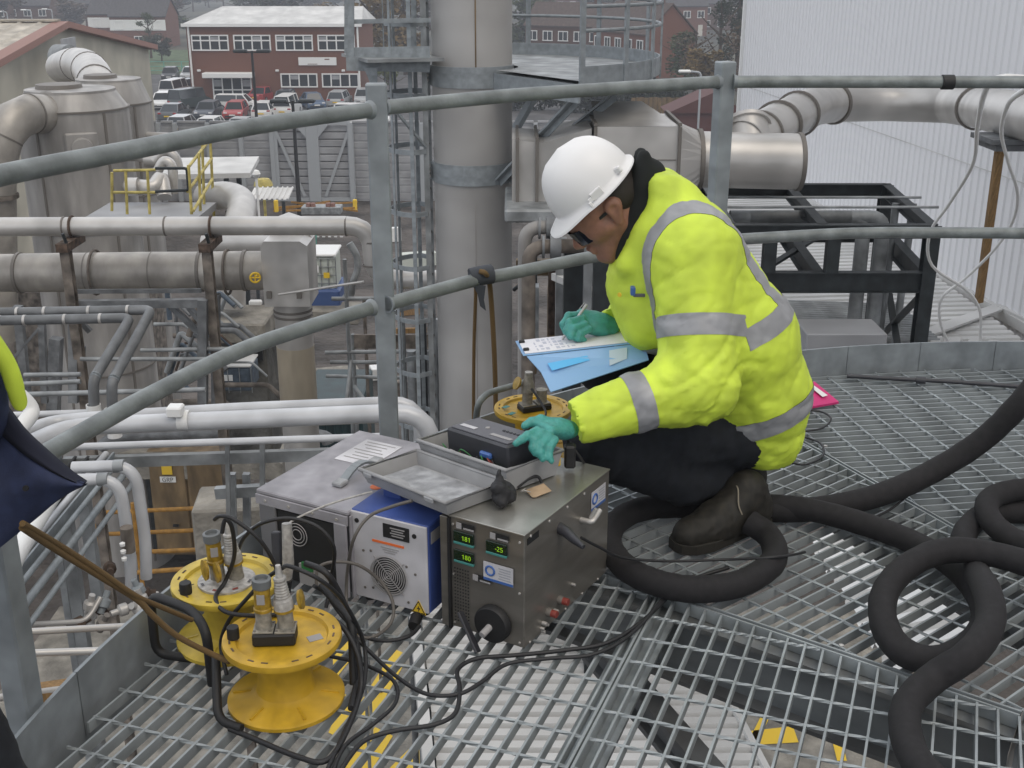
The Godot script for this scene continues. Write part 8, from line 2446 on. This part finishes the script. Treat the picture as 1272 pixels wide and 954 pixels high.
	b = B.new()
	var ad := (A1 - K1).normalized()
	for k in [0.0, 0.014]: b.tube(ring(A1 + ad * (0.03 - k), ad, 0.079, 36), 0.0016, 5, false, true)
	part(t, "ankle_trim", b, M.label_grey)
	# ---- boots ----
	for i in 2:
		var o: Vector3 = [Vector3.ZERO, Vector3(0.03, 0, -0.215)][i]
		F = Field.new(Vector3(0.32, -0.02, -3.22) + o, Vector3(0.82, 0.28, -2.7) + o, 0.007)
		var hl := v3(0.662, 0.05, -2.917) + o
		var to := v3(0.472, 0.04, -2.791) + o
		var bl := hl.lerp(to, 0.62)
		F.bone(hl, hl.lerp(to, 0.35), 0.047, 0.05, 0.03)
		F.bone(hl.lerp(to, 0.35), bl, 0.052, 0.054, 0.03)
		F.bone(bl, to, 0.055, 0.045, 0.02)
		F.bone(hl + Vector3(0, 0.02, 0), hl.lerp(to, 0.1) + Vector3(0.0, 0.07, 0), 0.052, 0.054, 0.03)
		F.bone(hl.lerp(to, 0.25) + Vector3(0, 0.045, 0), hl.lerp(to, 0.55) + Vector3(0, 0.022, 0), 0.05, 0.04, 0.03)
		var n := F.net(func(p: Vector3) -> float: return fold.get_noise_3dv(p * 3.0) * 0.003)
		var V: PackedVector3Array = n[0]
		for k in V.size(): V[k].y = maxf(V[k].y, 0.02)
		n[0] = V
		var boot := part(t, "boot", soup(n), M.boot_leather)
		b = B.new()
		var poly := PackedVector2Array()
		var dirv: Vector3 = ((to - hl) * Vector3(1, 0, 1)).normalized()
		for q in [[-0.16, 0.0], [-0.155, 0.03], [-0.13, 0.043], [-0.05, 0.043], [0.02, 0.05], [0.07, 0.055], [0.12, 0.046], [0.148, 0.022], [0.152, 0.0], [0.145, -0.03], [0.115, -0.05], [0.06, -0.055], [0.0, -0.05], [-0.06, -0.043], [-0.13, -0.043], [-0.155, -0.03]]: poly.append(Vector2(q[0], q[1]))
		b.prism(poly, Transform3D(Basis(dirv, dirv.cross(Vector3.UP) * -1.0, Vector3.UP), Vector3((hl.x + to.x) / 2, 0.003, (hl.z + to.z) / 2)).scaled_local(Vector3(1.08, 1.08, 1)), 0.026)
		part(boot, "sole", b, M.boot_sole)
		b = B.new()
		for k in 4:
			var c := hl.lerp(to, 0.3 + 0.1 * k) + Vector3(0, 0.094 - 0.012 * k, 0)
			var sd := dirv.cross(Vector3.UP)
			b.tube([c - sd * 0.024 + Vector3(0, -0.01, 0), c + Vector3(0, 0.002, 0), c + sd * 0.024 + Vector3(0, -0.01, 0)], 0.0022, 5)
		var k0 := hl.lerp(to, 0.3) + Vector3(0, 0.098, 0)
		b.tube(spline([k0, k0 + Vector3(0.0, 0.0, 0.035), k0 + Vector3(0.0, -0.035, 0.055), k0 + Vector3(0.01, -0.06, 0.06)], 4), 0.0022, 5)
		part(boot, "lace", b, M.lace)
	# ---- head, helmet, glasses ----
	var hf := Vector3(-0.73, -0.67, 0.10).normalized()
	var hx := Vector3.UP.cross(hf).normalized()
	var hb := Basis(hx, hf.cross(hx), hf)
	var C := v3(0.263, 0.856, -2.975) - hx * 0.082
	var head := mi("head", head_mesh().mesh(), M.skin, t)
	head.transform = Transform3D(hb, C)
	b = B.new()
	F = Field.new(Vector3(-0.1, -0.1, -0.13), Vector3(0.1, 0.14, 0.1), 0.006)
	F.bone(Vector3(0, 0.038, -0.034), Vector3(0, 0.045, 0.01), 0.0805, 0.0765, 0.02)
	F.bone(Vector3(0, -0.03, -0.07), Vector3(0, 0.0, -0.06), 0.045, 0.06, 0.03)
	F.bone(Vector3(-0.09, -0.05, 0.1), Vector3(0.09, -0.05, 0.1), 0.085, 0.085, 0.02, Vector3.ZERO, 1.0, true)
	part(head, "hair", soup(F.net()), M.hair)
	b = B.new()
	var arc := []
	for i in 9:
		var a := -0.95 + 1.9 * i / 8.0
		arc.append(Vector3(sin(a) * 0.068, 0.012, 0.034 + cos(a) * 0.083))
	for i in 8:
		var p: Vector3 = arc[i]
		var q: Vector3 = arc[i + 1]
		b.quad(p + Vector3(0, 0.016, 0), q + Vector3(0, 0.016, 0), q + Vector3(0, -0.03, -0.002), p + Vector3(0, -0.03, -0.002), p)
		b.quad(p + Vector3(0, 0.016, -0.002), q + Vector3(0, 0.016, -0.002), q + Vector3(0, -0.03, -0.004), p + Vector3(0, -0.03, -0.004), -p)
	var gl := part(head, "safety_glasses", b, M.lens)
	b = B.new()
	for s in [-1.0, 1.0]: b.beam(Vector3(s * 0.057, 0.02, 0.078), Vector3(s * 0.084, 0.022, -0.005), 0.003, 0.008)
	part(head, "glasses_arm", b, M.black)
	var hat := Node3D.new()
	hat.name = "hard_hat"; t.add_child(hat, true)
	hat.transform = Transform3D(hb * Basis(Vector3.RIGHT, 0.0) * Basis.from_scale(Vector3(0.98, 1.0, 0.9)), C + hb.y * 0.038 - hb.z * 0.006)
	helmet(hat)
	# ---- gloved hands ----
	var ph: Array = [[v3(0.138, 0.385, -2.685), v3(0.078, 0.418, -2.613)]][0]
	hand(t, [ph[0], ph[1], Vector3(0.62, -0.1, 0.75)], [
		[v3(0.06, 0.421, -2.585), v3(0.036, 0.423, -2.55), v3(0.023, 0.419, -2.535), v3(0.009, 0.413, -2.525)],
		[v3(0.073, 0.418, -2.577), v3(0.053, 0.412, -2.547), v3(0.049, 0.398, -2.536), v3(0.055, 0.385, -2.533)],
		[v3(0.088, 0.412, -2.572), v3(0.07, 0.402, -2.541), v3(0.066, 0.388, -2.531), v3(0.072, 0.374, -2.525)],
		[v3(0.103, 0.405, -2.569), v3(0.089, 0.392, -2.54), v3(0.087, 0.378, -2.53), v3(0.093, 0.368, -2.524)],
		[v3(0.106, 0.41, -2.654), v3(0.071, 0.425, -2.649), v3(0.047, 0.424, -2.635), v3(0.031, 0.418, -2.624)]], M.glove_teal)
	var pr: Array = [v3(0.272, 0.52, -3.12), v3(0.196, 0.54, -3.1)]
	hand(t, [pr[0], pr[1], Vector3(-0.05, -0.65, 0.75)], [
		[v3(0.192, 0.552, -3.12), v3(0.156, 0.556, -3.1), v3(0.14, 0.536, -3.08), v3(0.148, 0.516, -3.07)],
		[v3(0.193, 0.55, -3.09), v3(0.159, 0.548, -3.065), v3(0.149, 0.527, -3.05), v3(0.159, 0.509, -3.05)],
		[v3(0.201, 0.539, -3.07), v3(0.169, 0.535, -3.045), v3(0.162, 0.518, -3.035), v3(0.176, 0.506, -3.045)],
		[v3(0.214, 0.529, -3.06), v3(0.186, 0.521, -3.04), v3(0.182, 0.509, -3.035), v3(0.198, 0.503, -3.045)],
		[v3(0.229, 0.547, -3.13), v3(0.194, 0.551, -3.14), v3(0.164, 0.538, -3.12), v3(0.147, 0.52, -3.095)]], M.glove_teal)
	# ---- pen and clipboard ----
	var pen := thing("pen", "slim silver pen held in the right glove above the paper", "pen")
	b = B.new(); b.tube([v3(0.136, 0.484, -3.085), v3(0.143, 0.498, -3.085), v3(0.206, 0.588, -3.1)], [0.001, 0.0042, 0.0042], 10)
	part(pen, "barrel", b, M.steel_clean)
	b = B.new(); b.rod(v3(0.191, 0.574, -3.1) + Vector3(-0.006, 0.002, 0.005), v3(0.206, 0.593, -3.1) + Vector3(-0.006, 0.002, 0.005), 0.0015, 6)
	part(pen, "clip", b, M.label_grey)
	var cb := thing("clipboard", "translucent blue clipboard folder with a printed form on the crouching person's knee", "clipboard")
	var bl := mk("blue_plastic", Color(0.27, 0.47, 0.74), 0.22)
	bl.backlight_enabled = true; bl.backlight = Color(0.15, 0.3, 0.5)
	mk("blue_label", Color(0.12, 0.45, 0.80), 0.3)
	mk("frost_label", Color(0.45, 0.55, 0.64), 0.5)
	mk("paper", Color(0.72, 0.71, 0.75), 0.8)
	mk("form_print", Color(0.47, 0.48, 0.56), 0.8)
	var q0 := v3(0, 0.473, -3.12)
	var q1 := v3(0.039, 0.487, -2.96)
	var q2 := v3(0.356, 0.511, -3)
	var q3 := q2 + q0 - q1
	var ux := (q2 - q1).normalized()
	var uz := (q1 - q0)
	uz = (uz - ux * uz.dot(ux)).normalized()
	var kk := Basis(ux, uz.cross(ux), uz)
	var wl := q1.distance_to(q2)
	var dl := q0.distance_to(q1)
	var c0 := (q0 + q2) / 2
	b = B.new(); b.box(c0, Vector3(wl, 0.004, dl), kk, 0.001)
	part(cb, "board", b, M.blue_plastic)
	b = B.new(); b.box(c0 + kk.y * 0.0032 - ux * 0.008, Vector3(wl - 0.03, 0.0012, dl - 0.012), kk)
	var pp := part(cb, "paper", b, M.paper)
	b = B.new()
	for i in 9:
		for j in 4:
			if (i * 7 + j * 3) % 5 == 0: continue
			b.box(c0 + kk.y * 0.0041 - ux * (wl * 0.36 - 0.014 * i) + uz * (-dl * 0.3 + dl * 0.2 * j), Vector3(0.010 if i % 3 else 0.004, 0.0003, dl * (0.15 if (i + j) % 2 else 0.08)), kk)
	part(pp, "form_print", b, M.form_print)
	b = B.new()
	for s in [-0.28, 0.28]: b.box(c0 + kk.y * 0.007 - ux * (wl * 0.5 - 0.014) + uz * dl * s, Vector3(0.016, 0.008, 0.012), kk, 0.002)
	part(cb, "clip", b, M.black)
	var fl := v3(0.101, 0.419, -2.86)
	var fr := v3(0.362, 0.484, -2.93)
	b = B.new()
	var e0 := q1 - kk.y * 0.003
	var e1 := q2 - kk.y * 0.003
	var fn := (e1 - e0).cross(fl - e0).normalized()
	var ml := v3(0.077, 0.453, -2.92)
	for z in [0.0, 0.0035]:
		var w: Vector3 = fn * z
		b.quad(e0 + w, e1 + w, fr + w, ml + w, fn); b.flat(ml + w, fr + w, fl + w, fn)
	var rimp := [e0, e1, fr, fl, ml]
	for i in 5: b.quad(rimp[i], rimp[(i + 1) % 5], rimp[(i + 1) % 5] + fn * 0.0035, rimp[i] + fn * 0.0035, fn)
	part(cb, "flap", b, M.blue_plastic)
	var outw := fn if fn.z > 0 else -fn
	var at := func(a: float, c: float) -> Vector3: return e0.lerp(e1, a).lerp(fl.lerp(fr, a), c) + outw * 0.0055
	b = B.new(); b.quad(at.call(0.12, 0.3), at.call(0.48, 0.26), at.call(0.48, 0.44), at.call(0.12, 0.52), outw)
	part(cb, "blue_label", b, M.blue_label)
	b = B.new(); b.quad(at.call(0.68, 0.2), at.call(0.84, 0.18), at.call(0.80, 0.7), at.call(0.62, 0.8), outw)
	part(cb, "frosted_label", b, M.frost_label)

func colleague() -> void:
	var t := thing("person", "second person in a dark navy jacket standing at the left edge, mostly out of view", "person")
	var F := Field.new(Vector3(-1.35, 0.0, -1.95), Vector3(-0.55, 1.5, -1.1), 0.013)
	# jacket: torso bent over the rail, tail hanging to the right
	F.bone(Vector3(-1.02, 0.95, -1.52), Vector3(-1.06, 1.28, -1.58), 0.16, 0.15, 0.05)
	F.bone(Vector3(-1.02, 0.95, -1.52), Vector3(-0.99, 0.78, -1.6), 0.17, 0.13, 0.05)
	F.bone(Vector3(-1.05, 1.25, -1.5), Vector3(-1.22, 1.0, -1.55), 0.075, 0.06, 0.03)
	F.bone(v3(-0.859, 0.924, -1.72), v3(-0.865, 0.775, -1.76), 0.06, 0.05, 0.04)
	var fold := FastNoiseLite.new()
	fold.frequency = 4.0; fold.seed = 31; fold.fractal_type = FastNoiseLite.FRACTAL_RIDGED; fold.fractal_octaves = 2
	part(t, "jacket", soup(F.net(func(p: Vector3) -> float: return fold.get_noise_3dv(p) * 0.01)), M.navy)
	# loose tail of the jacket: a doubled sheet of cloth with a turned dark edge
	var up: Array = spline([v3(-0.929, 0.83, -1.8), v3(-0.873, 0.823, -1.79), v3(-0.833, 0.8, -1.78), v3(-0.805, 0.769, -1.77), v3(-0.779, 0.739, -1.76), v3(-0.75, 0.707, -1.755), v3(-0.722, 0.678, -1.755), v3(-0.703, 0.663, -1.755)], 5)
	var low: Array = spline([v3(-0.949, 0.488, -1.72), v3(-0.889, 0.526, -1.72), v3(-0.847, 0.558, -1.725), v3(-0.818, 0.582, -1.73), v3(-0.786, 0.606, -1.74), v3(-0.753, 0.631, -1.75), v3(-0.723, 0.649, -1.755), v3(-0.703, 0.658, -1.757)], 5)
	var cnt := up.size()
	var rows := []
	for j in 15:
		var row := []
		for i in cnt:
			var v := j / 14.0
			var u := float(i) / (cnt - 1)
			var p: Vector3 = up[i].lerp(low[i], v)
			var f := 0.016 * sin(v * 7.0 + u * 5.0 + 1.0) * (1.0 - u) + 0.010 * sin(v * 3.0 - u * 9.0) + fold.get_noise_3dv(p * 1.5) * 0.012
			row.append(p + Vector3(0, 0.3, 0.95) * (f * (1.0 - 0.7 * u) + 0.02 * sin(PI * v)))
		rows.append(row)
	for side in 2:
		var V := PackedVector3Array()
		var I := PackedInt32Array()
		var k0 := 0 if side == 0 else 3
		var k1 := 3 if side == 0 else 14
		var raised := 0.005 if side == 0 else 0.0
		var cols := (k1 - k0 + 1) * 2
		for i in cnt:
			for j in range(k0, k1 + 1): V.append(rows[j][i] + Vector3(0, 0, raised))
			for j in range(k1, k0 - 1, -1): V.append(rows[j][i] - Vector3(0, 0, 0.009))
		for i in cnt - 1:
			for j in cols:
				var a := i * cols + j
				var c := i * cols + (j + 1) % cols
				I.append_array(PackedInt32Array([a, c, c + cols, a, c + cols, a + cols]))
		part(t, "jacket_tail" if side == 1 else "turned_edge", soup([V, Field.norm(V, I), I]), M.navy if side == 1 else M.navy_dark)
	var b := B.new(); b.tube(spline([v3(-0.813, 0.963, -1.7), v3(-0.792, 0.924, -1.7), v3(-0.78, 0.882, -1.71), v3(-0.778, 0.838, -1.72), v3(-0.779, 0.804, -1.73)], 5), [0.012, 0.013, 0.014, 0.014, 0.014, 0.014, 0.014, 0.014, 0.014, 0.014, 0.014, 0.014, 0.014, 0.014, 0.014, 0.013, 0.013, 0.013, 0.012, 0.01, 0.006], 10)
	part(t, "hi_vis_trim", b, M.hi_vis)
	disc(t, "press_stud", v3(-0.781, 0.675, -1.71), Vector3(0, 0.2, 1), 0.005, 0.004, "black", 12)
	F = Field.new(Vector3(-1.3, 0.0, -1.85), Vector3(-0.6, 0.95, -1.15), 0.014)
	F.bone(Vector3(-1.0, 0.86, -1.48), Vector3(-1.0, 0.86, -1.6), 0.14, 0.14, 0.04)
	F.bone(Vector3(-0.97, 0.8, -1.55), Vector3(-0.96, 0.45, -1.60), 0.105, 0.08, 0.04)
	F.bone(Vector3(-0.96, 0.45, -1.60), Vector3(-0.86, 0.08, -1.60), 0.085, 0.07, 0.03)
	F.bone(Vector3(-1.02, 0.8, -1.45), Vector3(-1.0, 0.45, -1.38), 0.105, 0.08, 0.04)
	F.bone(Vector3(-1.0, 0.45, -1.38), Vector3(-0.98, 0.08, -1.36), 0.078, 0.065, 0.03)
	part(t, "trousers", soup(F.net(func(p: Vector3) -> float: return fold.get_noise_3dv(p * 1.3) * 0.008)), M.trousers)
	for q in [Vector3(-0.85, 0, -1.62), Vector3(-0.97, 0, -1.37)]:
		F = Field.new(q + Vector3(-0.12, -0.03, -0.2), q + Vector3(0.12, 0.17, 0.16), 0.009)
		F.bone(q + Vector3(0, 0.05, 0.06), q + Vector3(0, 0.045, -0.12), 0.045, 0.044, 0.02)
		F.bone(q + Vector3(0, 0.05, 0.04), q + Vector3(0, 0.12, 0.02), 0.045, 0.05, 0.02)
		var n := F.net()
		var V: PackedVector3Array = n[0]
		for k in V.size(): V[k].y = maxf(V[k].y, 0.004)
		n[0] = V
		part(t, "boot", soup(n), M.boot_leather)
	var head := mi("head", head_mesh().mesh(), M.skin, t)
	head.transform = Transform3D(Basis(Vector3.UP, PI) * Basis(Vector3.RIGHT, 0.4), Vector3(-1.06, 1.53, -1.66))
	var hat := Node3D.new()
	hat.name = "hard_hat"; t.add_child(hat, true)
	hat.transform = head.transform
	helmet(hat)

func cables() -> void:
	var cab := mk("cable_black", Color(0.017, 0.017, 0.019), 0.55)
	mk("cable_grey", Color(0.11, 0.10, 0.09), 0.6)
	var runs := [
		[[v3(-0.622, 0.01, -2.183), v3(-0.641, 0.06, -2.226), v3(-0.613, 0.13, -2.211), v3(-0.56, 0.2, -2.193), v3(-0.51, 0.27, -2.14), v3(-0.469, 0.31, -2.112), v3(-0.443, 0.33, -2.082), v3(-0.382, 0.3, -2.077), v3(-0.349, 0.2, -2.153), v3(-0.326, 0.06, -2.226), v3(-0.318, 0.012, -2.144), v3(-0.337, 0.008, -1.995), v3(-0.357, 0.008, -1.857)], 0.0046, "cable_black", "black cable looping from the drum past the white plug and down to the bottom edge"],
		[[v3(-0.642, 0.34, -2.275), v3(-0.622, 0.36, -2.25), v3(-0.591, 0.36, -2.235), v3(-0.541, 0.32, -2.228), v3(-0.517, 0.26, -2.243), v3(-0.506, 0.2, -2.255), v3(-0.502, 0.16, -2.255)], 0.0046, "cable_black", "black cable arching from the grey-capped yellow plug of the rear-left reel"],
		[[v3(-0.622, 0.32, -2.25), v3(-0.613, 0.35, -2.251), v3(-0.602, 0.33, -2.257), v3(-0.608, 0.25, -2.28), v3(-0.636, 0.18, -2.291), v3(-0.646, 0.17, -2.238), v3(-0.614, 0.162, -2.191), v3(-0.551, 0.16, -2.178), v3(-0.496, 0.15, -2.198), v3(-0.439, 0.1, -2.261)], 0.0048, "cable_black", "black cable hanging in a loop in front of the white socket plate"],
		[[v3(-0.628, 0.2, -2.373), v3(-0.595, 0.27, -2.325), v3(-0.546, 0.32, -2.296), v3(-0.485, 0.33, -2.3), v3(-0.424, 0.31, -2.297), v3(-0.392, 0.26, -2.298), v3(-0.41, 0.16, -2.352), v3(-0.42, 0.1, -2.312)], 0.0044, "cable_black", "black cable arching high in front of the grey analyser"],
		[[v3(-0.524, 0.255, -2.406), v3(-0.49, 0.27, -2.429), v3(-0.428, 0.275, -2.487), v3(-0.357, 0.278, -2.534), v3(-0.335, 0.28, -2.544)], 0.0026, "plug_white", "thin white cable running over the grey analyser's front edge"],
		[[v3(-0.231, 0.3, -2.452), v3(-0.283, 0.28, -2.46), v3(-0.333, 0.26, -2.45), v3(-0.365, 0.22, -2.422), v3(-0.39, 0.12, -2.463), v3(-0.396, 0.04, -2.451), v3(-0.376, 0.02, -2.323)], 0.0042, "cable_grey", "grey-brown cable dropping in front of the blue unit's left edge"],
		[[v3(-0.456, 0.1, -2.403), v3(-0.453, 0.14, -2.423), v3(-0.417, 0.15, -2.435), v3(-0.361, 0.14, -2.438), v3(-0.313, 0.09, -2.451), v3(-0.282, 0.05, -2.423), v3(-0.285, 0.015, -2.384), v3(-0.326, 0.01, -2.332), v3(-0.384, 0.01, -2.353)], 0.004, "cable_grey", "grey cable looping across the white fan panel"],
		[[v3(-0.217, 0.006, -2.388), v3(-0.238, 0.008, -2.342), v3(-0.288, 0.008, -2.322), v3(-0.342, 0.01, -2.339), v3(-0.396, 0.04, -2.378), v3(-0.432, 0.09, -2.391), v3(-0.453, 0.13, -2.358)], 0.0048, "cable_black", "black mains cable leaving the blue unit's plug"],
		[[v3(0.553, 0.02, -2.646), v3(0.431, 0.01, -2.582), v3(0.312, 0.008, -2.413), v3(0.219, 0.008, -2.315), v3(0.116, 0.008, -2.282), v3(0.007, 0.008, -2.262), v3(-0.079, 0.008, -2.249), v3(-0.119, 0.008, -2.205), v3(-0.112, 0.008, -2.135), v3(-0.117, 0.008, -2.049), v3(-0.158, 0.008, -2.008), v3(-0.238, 0.008, -1.987), v3(-0.299, 0.008, -1.95), v3(-0.333, 0.008, -1.852)], 0.005, "cable_black", "black cable trailing over the grating from the hose ring to the bottom edge, upper strand"],
		[[v3(0.411, 0.016, -2.583), v3(0.289, 0.008, -2.37), v3(0.188, 0.008, -2.269), v3(0.079, 0.008, -2.249), v3(-0.011, 0.008, -2.227), v3(-0.063, 0.008, -2.162), v3(-0.113, 0.008, -2.114), v3(-0.181, 0.008, -2.114), v3(-0.247, 0.008, -2.174), v3(-0.313, 0.02, -2.25), v3(-0.354, 0.05, -2.275)], 0.0046, "cable_black", "black cable trailing over the grating past the stainless unit, lower strand"],
		[[v3(0.161, 0.215, -2.432), v3(0.209, 0.16, -2.489), v3(0.274, 0.1, -2.549), v3(0.392, 0.06, -2.606), v3(0.538, 0.05, -2.633), v3(0.662, 0.075, -2.6), v3(0.767, 0.02, -2.729)], 0.0036, "cable_black", "thin black cable from the stainless unit's side plug across the hose ring"],
		[[v3(-0.426, 0.13, -2.244), v3(-0.365, 0.13, -2.185), v3(-0.328, 0.08, -2.147), v3(-0.321, 0.02, -2.109), v3(-0.335, 0.008, -1.982), v3(-0.362, 0.008, -1.893), v3(-0.419, 0.008, -1.905), v3(-0.527, 0.008, -1.968), v3(-0.573, 0.01, -1.992)], 0.0058, "cable_black", "heavier black cable round the foot of the amber reel"],
		[[v3(-0.405, 0.02, -2.24), v3(-0.331, 0.01, -2.224), v3(-0.258, 0.008, -2.165), v3(-0.244, 0.008, -2.086), v3(-0.281, 0.008, -2.013), v3(-0.33, 0.008, -1.943), v3(-0.345, 0.008, -1.852)], 0.0044, "cable_black", "black cable curving over the grating right of the amber reel"],
		[[v3(-0.456, 0.22, -2.298), v3(-0.405, 0.22, -2.255), v3(-0.377, 0.14, -2.279), v3(-0.354, 0.05, -2.275), v3(-0.334, 0.02, -2.193), v3(-0.335, 0.01, -2.06)], 0.0075, "cable_black", "thick black cable bundle dropping right of the front reel"],
		[[v3(0.791, 0.02, -3.488), v3(0.93, 0.01, -3.582), v3(1.034, 0.01, -3.624), v3(1.089, 0.01, -3.713), v3(1.067, 0.01, -3.782), v3(0.989, 0.012, -3.784)], 0.0034, "cable_black", "thin black lead curled in front of the pink folder"],
		[[v3(0.816, 0.01, -3.419), v3(0.853, 0.01, -3.355), v3(0.909, 0.01, -3.323), v3(0.981, 0.01, -3.393), v3(0.997, 0.01, -3.498), v3(0.938, 0.01, -3.561), v3(0.873, 0.02, -3.571)], 0.0034, "cable_black", "thin black lead looped on the grating behind the boots"],
		[[v3(1.02, 0.012, -2.954), v3(1.082, 0.02, -2.999), v3(1.164, 0.05, -3.065), v3(1.179, 0.1, -3.043)], 0.0038, "cable_black", "thin black lead rising under the sweeping thick hose"],
		[[v3(0.137, 0.36, -2.667), v3(0.171, 0.32, -2.65), v3(0.21, 0.2, -2.821), v3(0.28, 0.1, -2.988), v3(0.383, 0.03, -3.086)], 0.0034, "cable_black", "thin black lead behind the gloved hand"],
		[[v3(0.057, 0.3, -3.212), v3(0.084, 0.27, -3.178), v3(0.097, 0.25, -3.132), v3(0.064, 0.24, -3.076), v3(0.009, 0.27, -2.93)], 0.0034, "cable_black", "thin black lead from the rear reel to the black meter"]]
	for r in runs:
		var b := B.new()
		b.tube(spline(r[0], 6), r[1], 9)
		solo("cable", b, M[r[2]], r[3], "cable", "cables among the instruments")
	var b := B.new(); b.rod(v3(-0.536, 0.235, -2.172), v3(-0.509, 0.27, -2.144), 0.0068, 12)
	solo("cable_marker", b, M.plug_white, "white marker sleeve on the cable above the amber reel", "marker")
	# hand-held tester standing between the reels and the grey analyser
	var t := thing("white_tester", "white and black hand-held tester standing behind the front reel", "tester")
	b = B.new(); b.tube([v3(-0.517, 0.12, -2.324), v3(-0.495, 0.22, -2.298), v3(-0.496, 0.31, -2.316)], [0.012, 0.013, 0.011], 14)
	part(t, "barrel", b, M.plug_white)
	b = B.new(); b.tube([v3(-0.521, 0.02, -2.289), v3(-0.517, 0.12, -2.324), v3(-0.503, 0.18, -2.305)], [0.011, 0.014, 0.014], 14)
	part(t, "grip", b, M.black)
	b = B.new(); b.beam(v3(-0.527, 0.2, -2.335), v3(-0.53, 0.27, -2.356), 0.02, 0.018, Vector3.BACK, 0.003)
	part(t, "black_display", b, M.meter_dark)
	# brown rope from the post to the reels
	b = B.new(); b.tube(spline([v3(-0.783, 0.62, -1.68), v3(-0.783, 0.52, -1.793), v3(-0.757, 0.42, -1.887), v3(-0.72, 0.32, -1.97), v3(-0.701, 0.27, -1.994), v3(-0.672, 0.2, -2.034), v3(-0.621, 0.13, -2.079), v3(-0.58, 0.12, -2.065)], 5), 0.0062, 8)
	solo("brown_rope", b, M.rope, "brown rope drawn tight from the left post to the amber reel, lower strand", "rope", "brown ropes at the left post")
	b = B.new(); b.tube(spline([v3(-0.779, 0.63, -1.674), v3(-0.78, 0.53, -1.795), v3(-0.753, 0.43, -1.886), v3(-0.721, 0.34, -1.956), v3(-0.705, 0.27, -2.034), v3(-0.674, 0.17, -2.145)], 5), 0.0055, 8)
	solo("brown_rope", b, M.rope, "brown rope drawn tight from the left post to the left reel, upper strand", "rope", "brown ropes at the left post")
